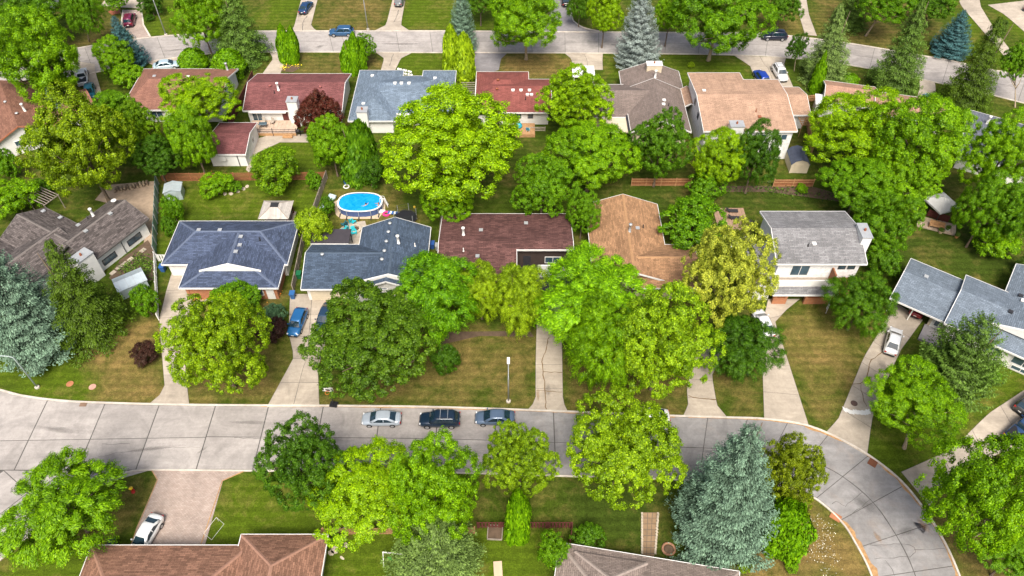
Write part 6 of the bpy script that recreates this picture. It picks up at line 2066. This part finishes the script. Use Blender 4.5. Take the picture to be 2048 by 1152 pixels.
def shed(name, label, loc, rz, w, d, h, rise, wm, rm, gambrel=False, doorm=None, seams=0):
    o = empty(name, loc, rz, label, 'shed')
    mb = MB().box(-w / 2, w / 2, -d / 2, d / 2, 0, h)
    prof = [(-w / 2 - .08, h - .05), (-w * .32, h + rise * .68), (0, h + rise), (w * .32, h + rise * .68), (w / 2 + .08, h - .05)] if gambrel else [(-w / 2 - .1, h - .06), (0, h + rise), (w / 2 + .1, h - .06)]
    for y in (-d / 2 + .02, d / 2 - .02):
        q = [(x * .94, y, z) for x, z in prof]
        mb.poly(q if y > 0 else q[::-1])
    mb.build('wall', wm, o)
    for (xa, za), (xb, zb) in zip(prof[:-1], prof[1:]):
        y0, y1 = -d / 2 - .12, d / 2 + .12
        MB().poly([(xa, y0, za), (xb, y0, zb), (xb, y1, zb), (xa, y1, za)], [(0, za), (0, zb * 2), (d, zb * 2), (d, za)]).poly([(xa, y1, za - .05), (xb, y1, zb - .05), (xb, y0, zb - .05), (xa, y0, za - .05)]).poly([(xa, y0, za), (xa, y0, za - .05), (xb, y0, zb - .05), (xb, y0, zb)]).build('roof_panel', rm, o)
        for k in range(seams):
            y = y0 + (y1 - y0) * (k + .5) / seams
            MB().poly([(xa, y - .02, za + .025), (xb, y - .02, zb + .025), (xb, y + .02, zb + .025), (xa, y + .02, za + .025)]).poly([(xa, y - .02, za), (xb, y - .02, zb), (xb, y - .02, zb + .025), (xa, y - .02, za + .025)]).build('seam', M_galv, o)
    dm = doorm or wm
    MB().box(-.55, .55, -d / 2 - .05, -d / 2 - .005, .05, min(h - .1, 1.85)).build('door', dm, o)
    return o


M_pmetal = mat('pale_blue_metal', (.46, .54, .58, 1), .35, .12, metal=.3)
shed('garden_shed', 'small pale metal shed beside the tall blue-green fence', (*W(352, 392).xy, 0), R(10), 2.4, 2.0, 1.7, .35, M_pmetal, M_pmetal, seams=2)
shed('metal_shed', 'pale ribbed metal shed beside the dark green spruce', (*W(268, 576).xy, 0), R(-55), 2.6, 3.6, 1.7, .45, M_pmetal, M_pmetal, seams=4)
shed('barn_shed', 'white barn-shaped shed with slate roof behind the board fence', (*W(1591, 332).xy, 0), R(-2), 2.7, 3.4, 1.7, .9, M_cream, mat('slate_sheet', (.07, .085, .13, 1), .8, .2), True)
cn = empty('canopy_gazebo', W(1872, 428), R(20), 'pale canvas canopy gazebo under the boundary trees', 'gazebo')
for x in (-1.5, 1.5):
    for y in (-1.5, 1.5): piece('post', M_dark, (x, y, 1.1), (.08, .08, 2.2), cn)
cb = MB()
a_, t_ = [(-1.8, -1.8, 2.2), (1.8, -1.8, 2.2), (1.8, 1.8, 2.2), (-1.8, 1.8, 2.2)], (0, 0, 3.2)
for k in range(4):
    cb.poly([a_[k], a_[(k + 1) % 4], t_]); q, w_ = a_[k], a_[(k + 1) % 4]; cb.poly([(*q[:2], 1.95), (*w_[:2], 1.95), w_, q])
cb.build('canopy', mat('pale_canvas', (.50, .51, .52, 1), .8, .15), cn)
# deck with bench swing and planters
dk = MB().box(-2.6, 2.6, -1.2, 1.2, .02, .18).build('wood_deck', M_deck, loc=W(1872, 452), rz=R(-22)); tag(dk, 'dark wooden deck with bunting below the canopy gazebo', 'deck')
bs = empty('bench', W(1870, 458) + Vector((0, 0, .19)), R(-22), 'orange wooden bench on the dark deck', 'bench')
piece('seat', M_woodt, (0, 0, .45), (2.0, .6, .06), bs); piece('backrest', M_woodt, (0, .32, .75), (2.0, .06, .5), bs, rx=-.2)
for x in (-.95, .95): piece('arm', M_woodt, (x, 0, .62), (.08, .6, .05), bs); piece('leg', M_woodt, (x, -.2, .22), (.08, .08, .44), bs); piece('leg', M_woodt, (x, .25, .22), (.08, .08, .44), bs)
fence((1853, 432), (1894, 446), 1.3, 'board', M_woodr, 'short wooden screen behind the orange bench')
for k, (x, y, c, lb) in enumerate(((1880, 466, (.6, .45, .3, 1), 'tan flower pot at the deck edge'), (1893, 462, (.7, .72, .7, 1), 'white flower pot at the deck edge'), (1912, 475, (.55, .25, .1, 1), 'clay flower pot on the sloping lawn edge'))):
    f = empty('flower_pot', W(x, y), 0, lb, 'flower pot')
    ob('pot', MB().lathe([(.2, 0), (.3, .4), (.32, .42), (.26, .4)], 12).mesh('pot', M_col), f, color=c)
    ob('plant', CROWNS['bush'][k % 2], f, (0, 0, .6), (0, 0, k), (.4, .4, .35), G(120, 160, 60))

# ------------------------------------------------------------------ decks and patios
M_patio = mat('brown_patio_boards', (.30, .20, .14, 1), .85, .2)
pt = empty('wood_patio', W(1462, 442), 0, 'brown wooden patio beside the two-storey house', 'deck')
for k in range(10): piece('plank', M_patio, (-2.0 + k * .45, .3, .12), (.42, 4.6, .1), pt)
for k, (x, y, lb) in enumerate(((1466, 426, 'dark sun lounger on the brown patio, nearer the lawn'), (1470, 440, 'dark sun lounger on the brown patio, nearer the grill'))):
    l_ = empty('sun_lounger', W(x, y) + Vector((0, 0, .18)), R(-3), lb, 'lounger')
    piece('seat', M_dark, (0, 0, .3), (1.2, .6, .08), l_); piece('backrest', M_dark, (-.85, 0, .48), (.6, .6, .07), l_, ry=.6)
    for xx in (-.6, .5):
        for yy in (-.22, .22): piece('leg', M_dark, (xx, yy, .13), (.05, .05, .26), l_)
def grill(px, py, label, z=0.0):
    g_ = empty('grill', W(px, py) + Vector((0, 0, z)), 0, label, 'grill')
    MB().lathe([(.05, .55), (.38, .7), (.45, .85), (.38, 1.05), (.1, 1.15)], 12, sy=.7).build('lid', M_black, g_, True)
    for xx in (-.3, .3): piece('leg', M_black, (xx, 0, .35), (.06, .4, .7), g_)
    piece('side_shelf', M_black, (.65, 0, .8), (.4, .4, .04), g_)
grill(1497, 452, 'black grill at the patio edge by the white house')
# red-roofed house deck
db = empty('wood_deck', (-38.7, 103.0, 0), 0, 'raised tan deck with railing behind the red-roofed house', 'deck')
for k in range(12): piece('plank', mat('pale_deck_plank', (.46, .35, .27, 1), .8, .2), (-3.6 + k * .65, .2, .55), (.62, 3.4, .08), db)
for x in (-3.8, 0.2, 4.0): piece('post', M_dark, (x, -1.55, .8), (.08, .08, 1.5), db)
for z in (.9, 1.25): piece('rail', M_dark, (-1.8, -1.55, z), (4.0, .05, .05), db); piece('rail', M_dark, (2.1, -1.55, z), (3.8, .05, .05), db)
piece('skirt', M_woodt, (0, -1.48, .25), (8.0, .06, .5), db)
for k in range(2): piece('step', M_woodt, (2.6, -1.8 - k * .3, .36 - k * .18), (1.6, .3, .18), db)
def patiochair(x, y, z, rz, label, col=(.38, .33, .28, 1)):
    c = empty('patio_chair', (x, y, z), R(rz), label, 'chair', 'chairs on the back deck')
    piece('seat', M_col, (0, 0, .42), (.5, .5, .05), c, color=col); piece('backrest', M_col, (0, .25, .75), (.5, .05, .62), c, rx=-.2, color=col)
    for a in (-.22, .22):
        for b in (-.22, .22): piece('leg', M_dark, (a, b, .2), (.04, .04, .4), c)
patiochair(-40.4, 104.0, .6, 0, 'tan chair by the glass deck table, nearer the patio door')
patiochair(-39.0, 103.9, .6, -20, 'tan chair by the glass deck table, nearer the crimson tree')
tb = empty('patio_table', (-40.3, 103.0, .6), 0, 'small glass table on the raised deck', 'table')
piece('top', M_glass, (0, 0, .7), (1.3, .8, .03), tb)
for a in (-.55, .55):
    for b in (-.3, .3): piece('leg', M_dark, (a, b, .34), (.04, .04, .68), tb)
grill(598, 271, 'covered black grill at the deck steps')
sheet('patio', [(512, 278), (540, 270), (615, 268), (617, 285), (560, 285), (505, 310)], .03, M_drive)
sheet('path', [(500, 310), (514, 285), (520, 288), (508, 330), (498, 345), (492, 340)], .033, M_drive)
# brick-red roof deck
d5 = MB().box(-1.6, 1.7, -1.5, 1.5, 0, .6).build('wood_deck', M_woodt, loc=(2.0, 102.6, 0)); tag(d5, 'small orange deck behind the brick-red roof', 'deck')
c5 = empty('deck_chair', (2.6, 101.9, .61), R(160), 'blue and green deck chair on the orange deck', 'chair')
for k in range(3): piece('seat_slat', M_col, (0, -.2 + k * .2, .4), (.55, .17, .04), c5, color=(.05, .3, .5, 1) if k % 2 else (.3, .6, .4, 1))
piece('backrest', M_col, (0, .35, .7), (.55, .05, .6), c5, rx=-.3, color=(.05, .3, .5, 1))
for a in (-.24, .24): piece('leg', M_white, (a, 0, .2), (.05, .5, .4), c5)
t5 = MB().lathe([(.5, 0), (.6, .35), (.35, .75), (.05, .95)], 12).build('play_tent', mat('turquoise_fabric', (.03, .38, .5, 1), .5), None, True, loc=(1.1, 103.0, .61)); tag(t5, 'turquoise covered toy on the orange deck', 'toy')
w5 = fence((1057, 262), (1090, 262), .8, 'slat', M_stone, 'low stone garden wall beside the orange deck', name='garden_wall', rows=3)
# pergolas
def slats(name, label, loc, rz, w, d, h, n, m, axis=0):
    o = empty(name, loc, rz, label, 'pergola')
    for x in (-w / 2, w / 2):
        for y in (-d / 2, d / 2): piece('post', m, (x, y, h / 2), (.1, .1, h), o)
        piece('beam', m, (x, 0, h + .05), (.08, d + .3, .12), o)
    for k in range(n):
        piece('slat', m, (0, -d / 2 + d * k / (n - 1), h + .17), (w + .4, .07, .1), o)
slats('pergola', 'wooden slat pergola between the pale blue and brick-red roofs', (*W(938, 208).xy, 0), 0, 2.2, 5.5, 2.2, 10, M_woodg)
slats('pergola', 'tan lattice pergola beside the sandy-roofed house', (*W(1602, 262).xy, 0), 0, 1.7, 3.2, 2.2, 8, M_woodt)
slats('pergola', 'slatted pergola behind the weathered grey roof', (*W(100, 418).xy, 0), R(-28), 3.6, 2.4, 2.4, 7, M_woodg)
tl = empty('trellis', W(1652, 622), R(70), 'white leaning trellis beside the two-storey house lawn', 'trellis')
for x in (-.4, .4): piece('upright', M_white, (x, 0, .9), (.05, .05, 1.8), tl)
for k in range(4): piece('bar', M_white, (0, 0, .4 + k * .4), (.9, .04, .05), tl)

# ------------------------------------------------------------------ bins, hoop, hydrant, covers
def bin_(px, py, col, label, rz=0.0):
    o = empty('wheelie_bin', W(px, py), R(rz), label, 'bin', 'wheelie bins')
    b = ob('body', loft([[(-.24, -.27, .06), (.24, -.27, .06), (.24, .27, .06), (-.24, .27, .06)], [(-.31, -.36, 1.0), (.31, -.36, 1.0), (.31, .36, 1.0), (-.31, .36, 1.0)]]).mesh('bin_body', M_col), o, color=col)
    piece('lid', M_col, (0, 0, 1.04), (.68, .8, .07), o, rx=.05, color=col)
    for s in (-1, 1): ob('wheel', MB().tube([(-.04, 0, 0), (.04, 0, 0)], .12, 10).mesh('wheel', M_tyre), o, (s * .28, .3, .12))
    return o
bin_(587, 596, (.03, .12, .32, 1), 'blue wheelie bin at the garage corner behind the blue hatchback')
bin_(328, 542, (.03, .10, .30, 1), 'blue wheelie bin beside the short white picket fence')
bin_(230, 1092, (.012, .03, .07, 1), 'dark navy wheelie bin beside the white sedan')
bin_(600, 556, (.01, .12, .05, 1), 'green wheelie bin between the navy and slate houses')
bin_(865, 496, (.03, .10, .35, 1), 'blue wheelie bin in the gap beside the maroon roof')
bin_(876, 500, (.3, .32, .33, 1), 'grey wheelie bin in the gap beside the maroon roof')
bh = empty('basketball_hoop', W(668, 810), R(-8), 'portable basketball hoop on the front lawn by the driveway', 'basketball hoop')
piece('base', M_black, (0, 0, .12), (.9, .7, .24), bh); MB().tube([(0, 0, .2), (-.1, .15, 2.9)], .06, 8).build('pole', M_black, bh)
piece('backboard', M_white, (-.25, .1, 3.0), (1.25, .05, .8), bh); piece('target_mark', M_dark, (-.25, .07, 2.92), (.5, .012, .32), bh); piece('target_mark', M_dark, (-.25, .068, 3.34), (1.2, .012, .05), bh)
piece('target_mark', M_dark, (-.78, .068, 3.0), (.16, .012, .5), bh); piece('target_mark', M_dark, (.28, .068, 3.0), (.16, .012, .5), bh)
MB().tube([(-.25 + .24 * math.cos(t * .4488), -.2 + .24 * math.sin(t * .4488), 2.75) for t in range(15)], .025, 6).build('rim', mat('orange_rim', (.6, .16, .02, 1)), bh)
hy = empty('fire_hydrant', W(267, 984), 0, 'red fire hydrant with yellow cap on the corner grass', 'fire hydrant')
M_red, M_yel = mat('hydrant_red', (.40, .02, .02, 1), .4), mat('hydrant_yellow', (.75, .52, .02, 1), .4)
MB().lathe([(.22, 0), (.22, .08), (.15, .1), (.15, .72), (.19, .74), (.19, .8)], 12).build('barrel', M_red, hy, True)
MB().lathe([(.22, .8), (.2, .9), (.1, 1.0), (.04, 1.04)], 12).build('cap', M_yel, hy, True)
for a in (0, 90, 180): MB().tube([(.12, 0, .55), (.28, 0, .55)], .07, 10).build('outlet', M_red, hy, rz=R(a))
def cover(px, py, r, m, label, name='manhole_cover', z=.047):
    o = MB().lathe([(r, z - .03), (r, z + .004), (r * .85, z + .008), (r * .8, z + .003)], 20).build(name, m, None, loc=W(px, py)); tag(o, label, 'manhole cover')
M_clay = mat('rusty_lid', (.36, .15, .07, 1), .8, .3)
cover(140, 768, .42, M_clay, 'rust orange lid in the lush corner lawn nearest the lamp post', z=.05)
cover(185, 774, .42, mat('pink_lid', (.45, .26, .2, 1), .8, .3), 'pinkish lid in the lush corner lawn, farther from the lamp post', z=.05)
cover(1708, 807, .40, mat('brown_iron', (.10, .06, .05, 1), .7, .3), 'dark iron manhole cover in the cracked driveway on the bend')
dr = piece('storm_drain', mat('rust_grate', (.16, .06, .03, 1), .8, .3), W(1745, 926) + Vector((0, 0, .06)), (.9, .9, .04), None, rz=R(-40)); tag(dr, 'rusty storm drain at the kerb of the bend', 'drain')
dr = piece('storm_drain', M_clay, W(1671, 1034) + Vector((0, 0, .04)), (1.1, .8, .12), None, rz=R(-38)); tag(dr, 'brick-red drain gap in the inner kerb of the bend', 'drain')
dr = piece('storm_drain', mat('brown_grate', (.2, .13, .09, 1), .8, .3), W(167, 809) + Vector((0, 0, .05)), (.8, .6, .04), None); tag(dr, 'brown storm drain at the kerb below the lush corner lawn', 'drain')
wp = MB(); r_ = random.Random(8); L_ = resample([Vector((*W(x, y).xy, 0)) for x, y in [(1686, 818), (1700, 824), (1722, 826), (1740, 823)]], .3)
for i in range(len(L_) - 1):
    w0 = [r_.uniform(.2, .42) for _ in range(4)]
    wp.poly([(L_[i].x, L_[i].y - w0[0], .048), (L_[i + 1].x, L_[i + 1].y - w0[1], .048), (L_[i + 1].x, L_[i + 1].y + w0[2], .048), (L_[i].x, L_[i].y + w0[3], .048)])
tag(wp.build('concrete_patch', M_white), 'white concrete patch across the driveway below the manhole cover', 'patch')

# ------------------------------------------------------------------ garden things along the bottom
sw = empty('swing_set', W(790, 1122), R(-6), 'white swing set with two green seats below the lime elms', 'swing set')
for x in (-1.0, 1.0):
    for y in (-.7, .7): MB().tube([(x, y, 0), (x, 0, 1.9)], .05, 6).build('leg', M_white, sw)
MB().tube([(-1.05, 0, 1.9), (1.05, 0, 1.9)], .06, 8).build('crossbar', M_white, sw)
for x in (-.45, .5):
    st_ = piece('seat', mat('green_plastic', (.06, .42, .06, 1), .4), (x, -.1, .7), (.5, .35, .12), sw)
    for s in (-.2, .2): MB().tube([(x + s, 0, 1.88), (x + s, -.1, .74)], .02, 5).build('rope', M_dark, sw)
gl = empty('goal', W(425, 1058), R(64), 'small white soccer goal on the lush lawn beside the pavers', 'goal')
gl.scale = (.8, .8, .8)
MB().tube([(-1.2, 0, 0), (-1.2, 0, 1.1), (1.2, 0, 1.1), (1.2, 0, 0)], .022, 6).build('frame', M_white, gl)
for x in (-1.2, 1.2): MB().tube([(x, 0, 1.1), (x, -.9, 0)], .018, 6).build('stay', M_white, gl)
MB().tube([(-1.2, -.9, .03), (1.2, -.9, .03)], .018, 6).build('ground_bar', M_white, gl)
r_ = random.Random(12)
def stone(px, py, w, d, label, z=.07, group=None, m=M_stone, rz=None):
    n = 7
    pts = [(w * .5 * math.cos(6.283 * k / n) * r_.uniform(.8, 1.1), d * .5 * math.sin(6.283 * k / n) * r_.uniform(.8, 1.1)) for k in range(n)]
    o = MB().prism(pts, 0, z).build('flagstone', m, None, loc=W(px, py), rz=rz if rz is not None else r_.uniform(0, 3))
    return tag(o, label, 'stone', group)
for k, (x, y, w, d) in enumerate(((672, 1060, 1.2, .9), (690, 1062, 1.0, .8), (686, 1074, .9, .8), (690, 1090, .6, 1.1), (670, 1100, 1.0, .9), (662, 1106, .7, .6), (684, 1116, .6, .3))):
    stone(x, y, w, d, 'pale flagstone beside the red-brown roof, ' + ('nearest the tan fence', 'beside the shrub plant at the fence end', 'just above the small leafy plant', 'long and narrow, by the small leafy plant', 'below the small leafy plant', 'at the roof corner', 'small, lying apart on the lawn')[k], group='flagstones beside the red-brown roof')
for k, (x, y) in enumerate(((450, 388), (462, 388), (476, 383), (487, 378), (494, 373))):
    stone(x, y, .8, .6, 'tan stepping stone in the back lawn, ' + ('farthest from the yellow-green garden tree', 'second from the orange flower bed', 'middle of the row of five', 'second from the yellow-green garden tree', 'nearest the yellow-green garden tree')[k], group='stepping stones in the back lawn')
for k, (x, y) in enumerate(((226, 546), (238, 536), (249, 528), (261, 519), (286, 501))):
    o = piece('paving_slab', M_drive, W(x, y) + Vector((0, 0, .05)), (.8, .6, .08), None, rz=R(60)); tag(o, 'pale paving slab along the white wall of the weathered house', 'slab', 'slabs along the white wall')
for k in range(12):
    stone(797 + (k % 6) * 5 + r_.uniform(-1, 1), 139 + (k // 6) * 6 + (k % 6) * 1.2, .5, .45, 'white rock in the front bed of the pale blue-roofed house', .2, 'white rocks in the front bed', M_white)
bx_ = empty('garden_box', W(990, 1066), R(-3), 'square wooden garden box on the grass near the red picket fence', 'garden box')
for (x, y, w, d) in ((0, -.75, 1.5, .08), (0, .75, 1.5, .08), (-.75, 0, .08, 1.42), (.75, 0, .08, 1.42)): piece('board', M_woodg, (x, y, .12), (w, d, .24), bx_)
piece('soil', M_soil, (0, 0, .08), (1.4, 1.4, .1), bx_)
bd = piece('plywood_board', mat('plywood', (.55, .42, .30, 1), .8, .1), W(996, 1140) + Vector((0, 0, .08)), (.85, 1.7, .06), None, rz=R(4)); tag(bd, 'pale plywood board lying on the bottom lawn', 'board')
rg = torus(.62, .12).build('planter_ring', mat('brick_ring', (.30, .16, .10, 1), .9, .3), None, loc=W(1337, 1099)); tag(rg, 'round brick planter ring beside the paved walk', 'planter')
tag(MB().lathe([(.52, .02), (.4, .1), (.05, .14)], 12).build('planter_soil', M_soil, None, loc=W(1337, 1099)), 'dark soil inside the round brick planter ring', 'soil')
for x in (1284, 1316):
    e = empty('edging', W(x, 1028), 0, 'line of stone edging along the paved walk, ' + ('side nearer the shrub' if x < 1300 else 'side nearer the blue-green spruce'), 'edging')
    for k in range(14):
        b0 = W(x + (0 if x < 1300 else -6) * k / 14, 1028 + k * 6) - W(x, 1028)
        piece('stone', M_stone, (b0.x, b0.y, .06), (.2, .28, .14), e, rz=r_.uniform(-.3, .3))
# boulder, woodpile
rk = np.random.RandomState(4)
rings = []
for t in range(7):
    a = t / 6 * math.pi / 2
    rings.append([((1.5 * math.cos(a) + .02) * math.cos(6.283 * k / 12) * rk.uniform(.85, 1.1), 1.0 * (math.cos(a) + .02) * math.sin(6.283 * k / 12) * rk.uniform(.85, 1.1), 1.1 * math.sin(a) * rk.uniform(.92, 1.05)) for k in range(12)])
tag(loft(rings).build('boulder', mat('grey_rock', (.30, .28, .27, 1), .9, .25, 2, bmp=.6), None, True, loc=W(46, 385), rz=R(-30)), 'large grey boulder-like tarp heap behind the weathered roof', 'boulder')
wpile = empty('woodpile', W(265, 376), R(20), 'stack of split logs at the back of the gravel yard', 'woodpile')
for k in range(22):
    x, l_ = -2.4 + (k % 11) * .46, k // 11
    MB().tube([(x, -.35, .17 + l_ * .3), (x + r_.uniform(-.1, .1), .4, .17 + l_ * .3)], r_.uniform(.13, .19), 7).build('log', M_barkp if k % 3 else M_bark, wpile)

# ------------------------------------------------------------------ flowers
def flowers(name, pts, n, cols, size, label, spread):
    rs = np.random.RandomState(n)
    P = []
    for _ in range(n):
        a, b = pts[rs.randint(len(pts))], pts[rs.randint(len(pts))]
        t = rs.rand()
        q = (a[0] + (b[0] - a[0]) * t + rs.normal() * spread, a[1] + (b[1] - a[1]) * t + rs.normal() * spread)
        w = W(*q); P.append((w.x, w.y, rs.uniform(.1, .35)))
    P = np.array(P)
    Nn = unit(np.stack([rs.normal(size=n) * .4, rs.normal(size=n) * .4, np.ones(n)], -1))
    T, B = frame(Nn, rs)
    L = size * rs.uniform(.6, 1.3, n)
    o = ob(name, quads_mesh(name, P, T, B, L, L * .8, rs.rand(n), M_leaf), color=cols)
    return tag(o, label, 'flowers', kind='stuff')
flowers('white_flowers', [(1630, 1040), (1660, 1060), (1640, 1090), (1670, 1120), (1650, 1150), (1625, 1110)], 240, (.55, .55, .48, 1), .09, 'white flowers scattered over the dry garden inside the bend', 9)
flowers('yellow_flowers', [(405, 358), (420, 357), (440, 360), (432, 366)], 260, (.80, .42, .02, 1), .18, 'orange and yellow flowers below the brown slat fence', 5)
flowers('yellow_flowers', [(566, 138), (575, 126), (585, 124), (598, 130)], 160, (.75, .62, .03, 1), .2, 'ring of yellow flowers round the two slim cedars', 3)
flowers('orange_flowers', [(395, 603), (430, 600), (470, 598), (540, 592), (560, 588)], 160, (.72, .30, .04, 1), .16, 'orange flowers under the brick front of the navy-roofed house', 4)
flowers('ground_weeds', [(250, 540), (280, 520), (300, 530), (290, 555)], 900, G(110, 150, 50), .22, 'weeds in the bed between the white wall and fence', 8)
flowers('garden_herbs', [(1430, 378), (1540, 378), (1600, 380), (1700, 400)], 700, G(90, 130, 40), .24, 'low plants along the fence behind the golden tree', 6)
sheet('mulch_bed', [(216, 24), (228, 16), (242, 18), (240, 27), (224, 30)], .03, M_mulch)
sheet('mulch_bed', [(560, 142), (575, 124), (598, 126), (600, 136), (585, 145)], .03, M_soil)
sheet('mulch_bed', [(880, 690), (900, 664), (1060, 662), (1068, 674), (960, 672)], .03, M_soil)
sheet('mulch_bed', [(1934, 1090), (1950, 1065), (1972, 1075), (1972, 1095)], .03, M_mulch)
sheet('mulch_bed', [(1865, 100), (1870, 80), (1895, 100), (1890, 110)], .03, M_mulch)
